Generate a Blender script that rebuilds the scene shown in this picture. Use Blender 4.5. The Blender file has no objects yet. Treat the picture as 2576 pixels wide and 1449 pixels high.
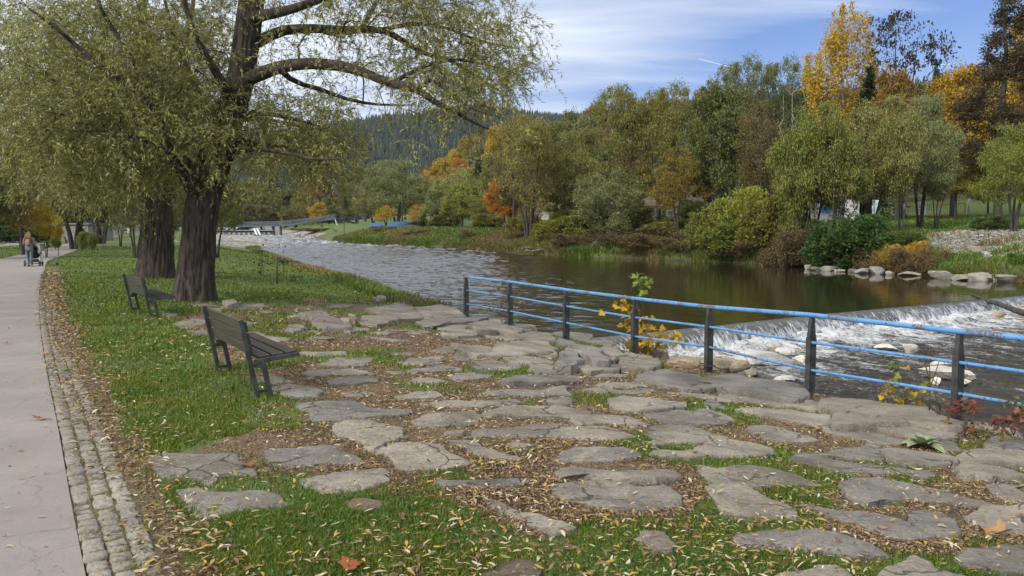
import bpy, math, random
import numpy as np
from mathutils import Vector, Matrix
S = bpy.context.scene
COL = S.collection
RNG = np.random.default_rng(7)
random.seed(7)
CAMZ = 1.78
PITCH = math.atan((724.5-580)/2010)
# ------------------------------------------------------------------ picture <-> place (photo measured on a 2576 x 1449 copy)
def ray(x, y):
    cx = (x-1288)/2010; cy = (724.5-y)/2010
    c, s = math.cos(PITCH), math.sin(PITCH)
    return np.array([cx, c+cy*s, -s+cy*c])
def at_depth(x, y, Y):
    d = ray(x, y); return np.array([0, 0, CAMZ])+d*(Y/d[1])
def project(p):
    c, s = math.cos(PITCH), math.sin(PITCH)
    q = np.asarray(p, float)-np.array([0, 0, CAMZ])
    f = q[1]*c-q[2]*s; u = q[1]*s+q[2]*c
    return 1288+2010*q[0]/f, 724.5-2010*u/f, f
# ------------------------------------------------------------------ value noise
def _h(i, j, k, s):
    n = (i*374761393+j*668265263+k*2147483647+s*974634777) & 0xffffffff
    n = ((n ^ (n >> 13))*1274126177) & 0xffffffff
    n = ((n ^ (n >> 16))*2246822519) & 0xffffffff
    return ((n ^ (n >> 15)) & 0xffff)/65535.0
def vnoise(x, y, z=0.0, seed=0):
    x, y, z = np.broadcast_arrays(np.asarray(x, float), np.asarray(y, float), np.asarray(z, float))
    i, j, k = np.floor(x).astype(np.int64), np.floor(y).astype(np.int64), np.floor(z).astype(np.int64)
    fx, fy, fz = x-i, y-j, z-k
    fx, fy, fz = fx*fx*(3-2*fx), fy*fy*(3-2*fy), fz*fz*(3-2*fz)
    r = 0
    for a in (0, 1):
        for b in (0, 1):
            for c in (0, 1):
                w = (fx if a else 1-fx)*(fy if b else 1-fy)*(fz if c else 1-fz)
                r = r+w*_h(i+a, j+b, k+c, seed)
    return r
def fbm(x, y, z=0.0, seed=0, o=4):
    r, a, t = 0, .5, 0
    for q in range(o):
        f = 2.03**q
        r = r+a*vnoise(np.asarray(x)*f, np.asarray(y)*f, np.asarray(z)*f, seed+q); t += a; a *= .5
    return r/t
def sstep(a, b, x):
    t = np.clip((np.asarray(x, float)-a)/(b-a), 0, 1); return t*t*(3-2*t)
# ------------------------------------------------------------------ river and terrain
_XL = np.array([(-30, 26.6), (0, 10.9), (9.7, 5.75), (15, 2.95), (19, 0.75), (22, -0.85), (31, -4.7), (42, -8.7), (54.6, -14.3), (77, -23), (106, -34), (126, -37), (168, -53), (220, -72), (400, -140), (900, -330)])
_XR = np.array([(-30, 58), (0, 44), (41, 26.3), (52, 24.6), (61.7, 21.2), (72.4, 14.6), (83.5, 4.65), (105, -4.6), (140, -29.5), (220, -62), (400, -124), (900, -310)])
def XL(Y): return np.interp(Y, _XL[:, 0], _XL[:, 1])
def XR(Y): return np.interp(Y, _XR[:, 0], _XR[:, 1])
def ZW(Y): return np.interp(Y, [90, 220, 400, 900], [-.92, .5, 1.6, 4])
_WEIR = np.array([(-3.0, 16.2), (0.4, 18.9), (1.35, 19.6), (5.67, 22.6), (9.9, 25.7), (14.7, 28.9), (21.5, 33.5), (27.5, 37.6), (32, 40.6)])
def z_left(X, Y):
    e = XL(Y)-X
    up = np.interp(Y, [55, 144, 225, 400], [0, .5, 1.0, 3])
    edge = np.where(np.asarray(Y) < 100, -.66, ZW(Y)+.08)
    edge = np.interp(Y, [0, 90, 110, 1000], [-.66, -.66, 1e9, 1e9]); edge = np.minimum(edge, np.maximum(ZW(Y)+.1, -.66))
    w = np.interp(Y, [0, 30, 60, 110, 170, 300], [8.5, 8.5, 5, 9, 14, 14])
    t = sstep(0, 1, np.clip(e/w, 0, 1))*.6+.4*np.clip(e/w, 0, 1)
    z = edge+(up-edge)*t
    z = z+np.where(e > 40, (e-40)*.01, 0)
    return np.where(e < 0, edge-np.minimum(1.5, -e*1.1), z)
def z_right(X, Y):
    r = X-XR(Y)
    prof = np.interp(r, [-4, 0, .35, 1.5, 8, 20, 50, 90, 140, 220, 400], [-1.3, -.1, .45, .85, 2.4, 3.2, 4.4, 8, 13, 20, 24])
    prof2 = np.interp(r, [-4, 0, .6, 4, 10, 20, 50, 90, 140, 220, 400], [-1.3, -.1, .35, 1.0, 2.2, 3.2, 4.4, 8, 13, 20, 24])
    k = sstep(58, 50, Y)
    return ZW(Y)+prof*(1-k)+prof2*k
def terrain(X, Y):
    X = np.asarray(X, float); Y = np.asarray(Y, float)
    mid = .5*(XL(Y)+XR(Y))
    z = np.where(X < mid, z_left(X, Y), z_right(X, Y))
    low = np.where((Y < 45) & (X > XL(Y)) & (X < XR(Y)), -.5, 0)
    bump = (fbm(X*.35, Y*.35, 0, 3)-.5)*np.where((Y < 30) & (X < XL(Y)), .02, .10)*sstep(0, 2, np.maximum(XL(Y)-X, X-XR(Y)))
    return z+low+bump
def on_ground(x, y, f=terrain, off=0.0):
    d = ray(x, y); o = np.array([0, 0, CAMZ]); t = 1.5; prev = t
    while t < 900:
        p = o+d*t
        if p[2] < float(f(p[0], p[1]))+off: break
        prev = t; t *= 1.02
    a, b = prev, t
    for _ in range(25):
        m = .5*(a+b); p = o+d*m
        if p[2] < float(f(p[0], p[1]))+off: b = m
        else: a = m
    p = o+d*b; p[2] = float(f(p[0], p[1])); return p
def on_plane(x, y, z):
    d = ray(x, y); return np.array([0, 0, CAMZ])+d*((z-CAMZ)/d[2])
# ------------------------------------------------------------------ mesh helpers
def link(o, parent=None):
    COL.objects.link(o)
    if parent is not None: o.parent = parent
    return o
def mesh_np(name, V, F, mat=None, parent=None, smooth=False, attrs=None):
    """V (n,3), F (m,k) one face size"""
    V = np.ascontiguousarray(V, np.float32); F = np.ascontiguousarray(F, np.int32)
    me = bpy.data.meshes.new(name); n, (m, k) = len(V), F.shape
    me.vertices.add(n); me.vertices.foreach_set('co', V.ravel())
    me.loops.add(m*k); me.loops.foreach_set('vertex_index', F.ravel())
    me.polygons.add(m); me.polygons.foreach_set('loop_start', np.arange(0, m*k, k, dtype=np.int32))
    try: me.polygons.foreach_set('loop_total', np.full(m, k, np.int32))
    except Exception: pass
    if smooth: me.polygons.foreach_set('use_smooth', np.ones(m, bool))
    me.update(calc_edges=True); me.validate()
    for an, av in (attrs or {}).items():
        at = me.attributes.new(an, 'FLOAT', 'POINT'); at.data.foreach_set('value', np.ascontiguousarray(av, np.float32))
    o = bpy.data.objects.new(name, me)
    if mat: me.materials.append(mat)
    return link(o, parent)
class MB:
    def __init__(s): s.v = []; s.f = []
    def add(s, V, F):
        b = len(s.v); s.v += [tuple(map(float, q)) for q in V]; s.f += [tuple(b+i for i in q) for q in F]; return s
    def box(s, c, d, rot=None):
        x, y, z = [q/2 for q in d]
        V = [Vector(q) for q in ((-x, -y, -z), (x, -y, -z), (x, y, -z), (-x, y, -z), (-x, -y, z), (x, -y, z), (x, y, z), (-x, y, z))]
        if rot is not None: V = [rot @ q for q in V]
        c = Vector(c)
        return s.add([q+c for q in V], [(0, 3, 2, 1), (4, 5, 6, 7), (0, 1, 5, 4), (1, 2, 6, 5), (2, 3, 7, 6), (3, 0, 4, 7)])
    def bar(s, a, b, w, h, up=(0, 0, 1)):
        a, b = Vector(a), Vector(b); d = (b-a); L = d.length; d.normalize()
        sx = d.cross(Vector(up))
        if sx.length < 1e-4: sx = d.cross(Vector((0, 1, 0)))
        sx.normalize(); uy = sx.cross(d)
        R = Matrix((sx, d, uy)).transposed()
        return s.box((a+b)/2, (w, L, h), R)
    def tube(s, pts, rad, n=8, caps=True):
        V, F = tube_arr(np.array(pts, float), np.broadcast_to(np.asarray(rad, float), (len(pts),)), n)
        V = list(V); F = [tuple(q) for q in F]; m = len(pts)
        if caps: F += [tuple(range(n-1, -1, -1)), tuple((m-1)*n+i for i in range(n))]
        return s.add(V, F)
    def prism(s, poly, z0, z1):
        n = len(poly)
        V = [(p[0], p[1], z0) for p in poly]+[(p[0], p[1], z1) for p in poly]
        return s.add(V, [tuple(range(n-1, -1, -1)), tuple(range(n, 2*n))]+[(i, (i+1) % n, n+(i+1) % n, n+i) for i in range(n)])
    def lathe(s, prof, c=(0, 0, 0), n=12):
        V = []
        for r, z in prof:
            for i in range(n):
                a = 2*math.pi*i/n; V.append((c[0]+r*math.cos(a), c[1]+r*math.sin(a), c[2]+z))
        m = len(prof)
        F = [(j*n+i, j*n+(i+1) % n, (j+1)*n+(i+1) % n, (j+1)*n+i) for j in range(m-1) for i in range(n)]
        F += [tuple(range(n-1, -1, -1)), tuple((m-1)*n+i for i in range(n))]
        return s.add(V, F)
    def ball(s, c, r, n=10, m=6):
        r = (r, r, r) if np.isscalar(r) else r
        V = [(c[0], c[1], c[2]-r[2])]
        for j in range(1, m):
            p = math.pi*j/m
            for i in range(n):
                a = 2*math.pi*i/n; V.append((c[0]+r[0]*math.sin(p)*math.cos(a), c[1]+r[1]*math.sin(p)*math.sin(a), c[2]-r[2]*math.cos(p)))
        V.append((c[0], c[1], c[2]+r[2])); e = len(V)-1
        F = [(0, 1+(i+1) % n, 1+i) for i in range(n)]+[(e, e-n+i, e-n+(i+1) % n) for i in range(n)]
        F += [(1+j*n+i, 1+j*n+(i+1) % n, 1+(j+1)*n+(i+1) % n, 1+(j+1)*n+i) for j in range(m-2) for i in range(n)]
        return s.add(V, F)
    def build(s, name, mat, parent=None, smooth=False, bevel=0.0):
        me = bpy.data.meshes.new(name); me.from_pydata(s.v, [], s.f)
        if smooth: me.polygons.foreach_set('use_smooth', [True]*len(me.polygons))
        me.update(); me.materials.append(mat)
        o = link(bpy.data.objects.new(name, me), parent)
        if bevel:
            m = o.modifiers.new('bevel', 'BEVEL'); m.width = bevel; m.segments = 2; m.limit_method = 'ANGLE'
        return o
def tube_arr(P, R, n):
    m = len(P); T = np.gradient(P, axis=0); T /= np.linalg.norm(T, axis=1)[:, None]+1e-9
    ref = np.array([0, 0, 1.]) if abs(T[:, 2]).mean() < .8 else np.array([1., 0, 0])
    A = np.cross(T, ref); A /= np.linalg.norm(A, axis=1)[:, None]+1e-9; B = np.cross(A, T)
    a = np.arange(n)*2*math.pi/n
    V = P[:, None]+R[:, None, None]*(np.cos(a)[None, :, None]*A[:, None]+np.sin(a)[None, :, None]*B[:, None])
    j, i = np.meshgrid(np.arange(m-1), np.arange(n), indexing='ij')
    F = np.stack([j*n+i, j*n+(i+1) % n, (j+1)*n+(i+1) % n, (j+1)*n+i], -1).reshape(-1, 4)
    return V.reshape(-1, 3), F
def tag(o, label=None, cat=None, group=None, kind=None):
    if label: o['label'] = label
    if cat: o['category'] = cat
    if group: o['group'] = group
    if kind: o['kind'] = kind
    return o
def thing(name, loc, label, cat, group=None, rz=0.0):
    o = bpy.data.objects.new(name, None); o.empty_display_size = .2; link(o)
    o.location = [float(q) for q in loc]; o.rotation_euler = (0, 0, rz)
    return tag(o, label, cat, group)
def copy_tree(o, parent=None):
    c = o.copy(); COL.objects.link(c)
    if parent is not None: c.parent = parent
    for ch in list(o.children): copy_tree(ch, c)
    return c
# ------------------------------------------------------------------ material helpers
def new_mat(name):
    m = bpy.data.materials.new(name); m.use_nodes = True; nt = m.node_tree
    return m, nt, nt.nodes['Principled BSDF']
def nd(nt, typ, ins=None, **props):
    n = nt.nodes.new(typ)
    for k, v in props.items(): setattr(n, k, v)
    for k, v in (ins or {}).items():
        if isinstance(v, bpy.types.NodeSocket): nt.links.new(v, n.inputs[k])
        else: n.inputs[k].default_value = v
    return n
def C4(c): return (c[0], c[1], c[2], 1.0)
def ramp(nt, fac, stops, interp='LINEAR'):
    n = nt.nodes.new('ShaderNodeValToRGB'); n.color_ramp.interpolation = interp; e = n.color_ramp.elements
    while len(e) < len(stops): e.new(.5)
    for q, (p, c) in zip(e, stops):
        q.position = p; q.color = C4(c) if hasattr(c, '__len__') else (c, c, c, 1)
    nt.links.new(fac, n.inputs[0]); return n.outputs[0]
def mixc(nt, fac, a, b, mode='MIX'):
    n = nt.nodes.new('ShaderNodeMix'); n.data_type = 'RGBA'; n.blend_type = mode; n.clamp_factor = True
    for sock, v in ((n.inputs[0], fac), (n.inputs[6], a), (n.inputs[7], b)):
        if isinstance(v, bpy.types.NodeSocket): nt.links.new(v, sock)
        else: sock.default_value = v if not hasattr(v, '__len__') else C4(v)
    return n.outputs[2]
def math_(nt, op, a, b=0.0, c=None):
    n = nt.nodes.new('ShaderNodeMath'); n.operation = op
    for i, v in enumerate((a, b) if c is None else (a, b, c)):
        if isinstance(v, bpy.types.NodeSocket): nt.links.new(v, n.inputs[i])
        else: n.inputs[i].default_value = v
    return n.outputs[0]
def pos(nt, scale=(1, 1, 1), world=True, rot=(0, 0, 0)):
    s = nd(nt, 'ShaderNodeNewGeometry').outputs['Position'] if world else nd(nt, 'ShaderNodeTexCoord').outputs['Object']
    return nd(nt, 'ShaderNodeMapping', {'Vector': s, 'Scale': scale, 'Rotation': rot}).outputs[0]
def noise(nt, vec, scale=1.0, detail=4.0, rough=.55, dist=0.0):
    return nd(nt, 'ShaderNodeTexNoise', {'Vector': vec, 'Scale': scale, 'Detail': detail, 'Roughness': rough, 'Distortion': dist}).outputs[0]
def bump(nt, bsdf, h, strength=.4, dist=.02):
    b = nd(nt, 'ShaderNodeBump', {'Height': h, 'Strength': strength, 'Distance': dist})
    nt.links.new(b.outputs[0], bsdf.inputs['Normal'])
def attr(nt, name): return nd(nt, 'ShaderNodeAttribute', attribute_name=name).outputs['Fac']
def simple(name, col, rough=.6, var=.25, scale=6.0, metal=0.0, bumpy=0.0, col2=None, lo=.4, hi=.6, world=False):
    m, nt, b = new_mat(name)
    n = noise(nt, pos(nt, world=world), scale, 5)
    c2 = col2 or tuple(q*(1-var) for q in col)
    nt.links.new(ramp(nt, n, [(lo, c2), (hi, col)]), b.inputs['Base Color'])
    b.inputs['Roughness'].default_value = rough; b.inputs['Metallic'].default_value = metal
    if bumpy: bump(nt, b, n, bumpy, .02)
    return m
# ------------------------------------------------------------------ materials
def mk_stone(name, a, b_, c_, streak=True):
    m, nt, b = new_mat(name)
    oi = nd(nt, 'ShaderNodeObjectInfo')
    p = pos(nt); big = noise(nt, p, 1.6, 5); fine = noise(nt, p, 38, 4); st = noise(nt, pos(nt, (3, 14, 9), True, (0, 0, .5)), 1.3, 5)
    col = ramp(nt, big, [(.3, a), (.52, b_), (.72, c_)])
    col = mixc(nt, .55, col, ramp(nt, fine, [(.30, (.40, .39, .38)), (.64, (1.3, 1.28, 1.24))]), 'MULTIPLY')
    tint = ramp(nt, oi.outputs['Random'], [(0, (.78, .79, .82)), (.35, (.95, .93, .9)), (.7, (1.08, 1.03, .94)), (1, (1.22, 1.18, 1.1))])
    col = mixc(nt, 1.0, col, tint, 'MULTIPLY')
    spots = ramp(nt, noise(nt, p, 95, 2), [(.66, 0.0), (.72, 1.0)])
    col = mixc(nt, math_(nt, 'MULTIPLY', spots, .35), col, (.5, .48, .42))
    moss = ramp(nt, noise(nt, p, 2.7, 6, .7), [(.58, 0.0), (.72, 1.0)])
    col = mixc(nt, math_(nt, 'MULTIPLY', moss, .35), col, (.12, .115, .05))
    wv = nd(nt, 'ShaderNodeVectorMath', {0: p, 1: nd(nt, 'ShaderNodeVectorMath', {0: nd(nt, 'ShaderNodeTexNoise', {'Vector': p, 'Scale': 3.0, 'Detail': 5.0}).outputs['Color'], 1: (.45, .45, 0)}, operation='MULTIPLY').outputs[0]}, operation='ADD').outputs[0]
    vo = nd(nt, 'ShaderNodeTexVoronoi', {'Vector': wv, 'Scale': 1.25}, feature='DISTANCE_TO_EDGE').outputs[0]
    crk = math_(nt, 'MULTIPLY', ramp(nt, vo, [(.004, 1.0), (.016, 0.0)]), ramp(nt, noise(nt, p, 1.1, 3), [(.47, 0.0), (.56, .85)]))
    col = mixc(nt, crk, col, (.035, .032, .028))
    blot = ramp(nt, noise(nt, p, .75, 5, .7), [(.38, .7), (.5, 1.0), (.64, 1.18)]); col = mixc(nt, .8, col, blot, 'MULTIPLY')
    nt.links.new(col, b.inputs['Base Color']); b.inputs['Roughness'].default_value = .85
    fine = math_(nt, 'SUBTRACT', fine, math_(nt, 'MULTIPLY', crk, 2.0))
    h = math_(nt, 'ADD', math_(nt, 'MULTIPLY', fine, .35), math_(nt, 'MULTIPLY', st, 1.0))
    bump(nt, b, h, .8, .04)
    return m
STONE = mk_stone('terrace_stone', (.14, .129, .112), (.225, .21, .187), (.30, .282, .252))
BOULDER = mk_stone('river_boulder', (.17, .165, .15), (.29, .28, .255), (.38, .37, .34))
WHITEROCK = mk_stone('white_rock', (.45, .44, .42), (.62, .61, .58), (.72, .71, .68))
SOILSTONE = mk_stone('earthy_stone', (.07, .052, .035), (.12, .09, .062), (.17, .13, .095))
TANROCK = mk_stone('tan_rock', (.21, .17, .12), (.34, .28, .2), (.46, .39, .28))
def mk_leaf(name, transl=.3, yellow=.0, spread=.5, patch=False):
    m, nt, b = new_mat(name)
    oi = nd(nt, 'ShaderNodeObjectInfo'); isl = nd(nt, 'ShaderNodeNewGeometry').outputs['Random Per Island']
    v = ramp(nt, isl, [(0, 1-spread), (1, 1+spread)])
    c = mixc(nt, 1.0, oi.outputs['Color'], v, 'MULTIPLY')
    if yellow:
        f = ramp(nt, math_(nt, 'FRACT', math_(nt, 'MULTIPLY', isl, 37.7)), [(1-yellow-.01, 0.0), (1-yellow, 1.0)], 'CONSTANT')
        c = mixc(nt, f, c, (.26, .19, .035))
    if patch:
        c = mixc(nt, 1.0, c, ramp(nt, noise(nt, pos(nt), .9, 5, .65), [(.34, (.72, .86, .8)), (.5, (1, 1, 1)), (.66, (1.45, 1.08, 1.1))]), 'MULTIPLY')
    nt.links.new(c, b.inputs['Base Color']); b.inputs['Roughness'].default_value = .55
    b.inputs['Specular IOR Level'].default_value = .3
    t = nd(nt, 'ShaderNodeBsdfTranslucent', {'Color': c})
    mx = nd(nt, 'ShaderNodeMixShader', {0: transl, 1: b.outputs[0], 2: t.outputs[0]})
    nt.links.new(mx.outputs[0], nt.nodes['Material Output'].inputs[0])
    return m
LEAF = mk_leaf('foliage'); WLEAF = mk_leaf('willow_foliage', .35, .12, .45); GRASS = mk_leaf('grass_blades', .25, .06, .5, True)
def mk_bark(name, a, b_, sc=1.0, strength=.9):
    m, nt, b = new_mat(name)
    p = pos(nt, (7*sc, 7*sc, 1.1*sc), False); n = noise(nt, p, 1.6, 6, .6, .6); f = noise(nt, pos(nt, (1, 1, 1), False), 9*sc, 4)
    col = ramp(nt, n, [(.36, a), (.6, b_)]); col = mixc(nt, .5, col, ramp(nt, f, [(.3, .5), (.7, 1.25)]), 'MULTIPLY')
    nt.links.new(col, b.inputs['Base Color']); b.inputs['Roughness'].default_value = .9
    bump(nt, b, n, strength, .06)
    return m
BARK = mk_bark('willow_bark', (.011, .009, .007), (.092, .072, .052), 1.0, 1.0)
BARK2 = mk_bark('grey_bark', (.03, .026, .022), (.085, .075, .062))
BARKW = mk_bark('pale_bark', (.2, .18, .15), (.42, .39, .34))
BIRCH = mk_bark('birch_bark', (.06, .05, .045), (.4, .38, .35), .6, .3)
STEEL = simple('dark_painted_steel', (.075, .076, .073), .5, .5, 9, .2, bumpy=.2)
def mk_blue():
    m, nt, b = new_mat('blue_rail_paint'); p = pos(nt)
    n = noise(nt, p, 2.1, 6, .65); f = noise(nt, p, 45, 3)
    c = mixc(nt, .5, (.10, .29, .58), ramp(nt, noise(nt, p, 7, 4), [(.3, (.07, .22, .48)), (.7, (.17, .38, .68))]))
    rust = math_(nt, 'MULTIPLY', ramp(nt, n, [(.52, 0.0), (.60, 1.0)]), ramp(nt, f, [(.40, 0.0), (.52, 1.0)]))
    c = mixc(nt, rust, c, (.13, .085, .06)); c = mixc(nt, ramp(nt, noise(nt, p, 24, 2), [(.63, 0.0), (.66, 1.0)]), c, (.03, .05, .09))
    nt.links.new(c, b.inputs['Base Color']); b.inputs['Roughness'].default_value = .42
    return m
BLUE = mk_blue()
def mk_wood(name, a, b_):
    m, nt, b = new_mat(name); n = noise(nt, pos(nt, (1.2, 22, 22), False), 1.0, 6, .6, .4)
    nt.links.new(ramp(nt, n, [(.3, a), (.7, b_)]), b.inputs['Base Color']); b.inputs['Roughness'].default_value = .6
    bump(nt, b, n, .3, .01); return m
SLAT_G = mk_wood('back_plank_wood', (.038, .035, .022), (.075, .068, .044))
SLAT_B = mk_wood('seat_plank_wood', (.026, .02, .016), (.066, .05, .04))
CONC = simple('concrete', (.36, .35, .33), .85, .3, 3.0, bumpy=.2)
CONC_D = simple('dark_concrete', (.12, .115, .105), .85, .5, 2.0, bumpy=.2)
WHITE = simple('white_paint', (.72, .72, .7), .5, .12, 3)
GREYM = simple('grey_metal', (.33, .35, .37), .45, .15, 5, .2)
BLUEG = simple('grey_blue_metal', (.11, .16, .205), .45, .25, 5, .1)
# ------------------------------------------------------------------ zones on the near bank
def unproj_poly(pts): return np.array([on_ground(x, y, lambda X, Y: terrain_s(X, Y))[:2] for x, y in pts])
def terrain_s(X, Y): return z_left(np.asarray(X, float), np.asarray(Y, float))
def pip(P, X, Y):
    r = np.zeros(np.shape(X), bool); n = len(P); j = n-1
    for i in range(n):
        xi, yi = P[i]; xj, yj = P[j]
        c = (yi > Y) != (yj > Y)
        r ^= c & (X < (xj-xi)*(Y-yi)/((yj-yi) if yj != yi else 1e-9)+xi); j = i
    return r
_edge = [(215, 1449), (185, 1300), (150, 1100), (120, 950), (104, 850), (98, 750), (104, 700), (112, 679), (122, 656), (162.5, 641), (211, 623.4), (248, 609), (276, 600), (300, 594.5)]
PE = np.array([on_ground(x, y, terrain_s)[:2] for x, y in _edge])
PE = np.vstack([PE[0]+(PE[0]-PE[1])*6, PE])
def smooth_line(P, step):
    P = np.asarray(P, float); t = np.r_[0, np.cumsum(np.linalg.norm(np.diff(P, axis=0), axis=1))]
    M = np.gradient(P, t, axis=0); q = np.arange(0, t[-1], step); i = np.clip(np.searchsorted(t, q, 'right')-1, 0, len(t)-2)
    h = (t[i+1]-t[i]); u = (q-t[i])/h; u2, u3 = u*u, u*u*u
    r = (2*u3-3*u2+1)[:, None]*P[i]+((u3-2*u2+u)*h)[:, None]*M[i]+(-2*u3+3*u2)[:, None]*P[i+1]+((u3-u2)*h)[:, None]*M[i+1]
    return r
PEL = smooth_line(PE, .4)
_T = np.gradient(PEL, axis=0); _T /= np.linalg.norm(_T, axis=1)[:, None]
PN = np.stack([-_T[:, 1], _T[:, 0]], 1)            # towards the left of the walking direction
PATHW = 3.0
def path_dist(X, Y):
    """signed distance from the right path edge, positive on the lawn side"""
    X = np.asarray(X, float); Y = np.asarray(Y, float); sh = X.shape; X = X.ravel(); Y = Y.ravel(); out = np.empty(X.shape)
    for a in range(0, len(X), 20000):
        dx = X[a:a+20000, None]-PEL[None, :, 0]; dy = Y[a:a+20000, None]-PEL[None, :, 1]
        i = np.argmin(dx*dx+dy*dy, 1); k = np.arange(len(i))
        out[a:a+20000] = -(dx[k, i]*PN[i, 0]+dy[k, i]*PN[i, 1])
    return out.reshape(sh)
GP = [unproj_poly(p) for p in (
    [(115, 700), (125, 860), (160, 960), (215, 1060), (290, 1160), (330, 1250), (380, 1480), (1480, 1480), (1330, 1345), (1180, 1245), (960, 1225), (770, 1262), (620, 1262), (480, 1262), (440, 1205), (390, 1150), (560, 1120), (690, 1100), (620, 1030), (740, 1005), (660, 965), (540, 930), (515, 850), (430, 795), (545, 768), (760, 752), (960, 735), (860, 702), (760, 676), (640, 634), (560, 604), (300, 598), (120, 650)],
    [(1300, 1345), (1500, 1320), (1800, 1275), (2020, 1290), (2230, 1400), (2576, 1320), (2700, 1480), (1300, 1480)],
)]
def grass_w(X, Y):
    X = np.asarray(X, float); Y = np.asarray(Y, float)
    jx = (fbm(X*1.3, Y*1.3, 0, 21)-.5)*.9; jy = (fbm(X*1.3, Y*1.3, 5, 22)-.5)*.9
    g = np.maximum(pip(GP[0], X+jx, Y+jy)*1.0, pip(GP[1], X+jx, Y+jy)*.75)
    patch = sstep(.48, .62, fbm(X*.95, Y*.95, 0, 31)+.02)*.62
    g = np.maximum(g, patch)
    far = ((Y > 26) & (X < XL(Y))) | (X > XR(Y))
    g = np.where(far, 1.0, g)
    pd = path_dist(X, Y)
    return np.where((pd < .42+.3*fbm(X*2, Y*2, 0, 5)) & (pd > 0) & (Y < 40), g*.12, np.where((pd < .05) & (pd > -PATHW-.05), 0, np.where(pd < -PATHW, 1, g)))
# ------------------------------------------------------------------ the ground: one sheet in river coordinates
def mk_ground():
    m, nt, b = new_mat('ground_cover'); p = pos(nt)
    n1 = noise(nt, p, .8, 6, .6); n2 = noise(nt, p, 14, 5, .6); n3 = noise(nt, p, 60, 3)
    gr = ramp(nt, n2, [(.3, (.042, .068, .012)), (.5, (.078, .130, .019)), (.7, (.118, .18, .028))])
    gr = mixc(nt, ramp(nt, n1, [(.45, 0.0), (.7, .6)]), gr, (.085, .085, .035))
    li = ramp(nt, n3, [(.3, (.05, .035, .018)), (.5, (.135, .09, .046)), (.62, (.23, .16, .085)), (.75, (.36, .28, .17))])
    soil = ramp(nt, n2, [(.3, (.055, .04, .026)), (.7, (.12, .09, .06))])
    li = mixc(nt, ramp(nt, n1, [(.4, 0.0), (.65, .55)]), li, soil)
    gv = nd(nt, 'ShaderNodeTexVoronoi', {'Vector': p, 'Scale': 9.0}); gc = ramp(nt, nd(nt, 'ShaderNodeSeparateColor', {0: gv.outputs['Color']}).outputs[0], [(0, (.18, .17, .15)), (.5, (.29, .275, .25)), (1, (.40, .385, .35))])
    gc = mixc(nt, 1.0, gc, ramp(nt, gv.outputs['Distance'], [(.0, 1.0), (.55, .9), (.8, .45)]), 'MULTIPLY')
    bed = ramp(nt, n2, [(.3, (.04, .032, .02)), (.7, (.10, .08, .05))])
    rough = ramp(nt, n2, [(.3, (.05, .042, .018)), (.5, (.09, .08, .03)), (.68, (.15, .125, .06))])
    def sharp(a): return ramp(nt, math_(nt, 'ADD', attr(nt, a), math_(nt, 'MULTIPLY', math_(nt, 'SUBTRACT', n2, .5), .7)), [(.38, 0.0), (.62, 1.0)])
    c = mixc(nt, sharp('grass'), li, gr); c = mixc(nt, sharp('rough'), c, rough); c = mixc(nt, sharp('gravel'), c, gc); c = mixc(nt, sharp('bed'), c, bed)
    nt.links.new(c, b.inputs['Base Color']); b.inputs['Roughness'].default_value = .9
    bump(nt, b, math_(nt, 'ADD', n2, math_(nt, 'MULTIPLY', n3, .5)), .6, .05)
    return m
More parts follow.
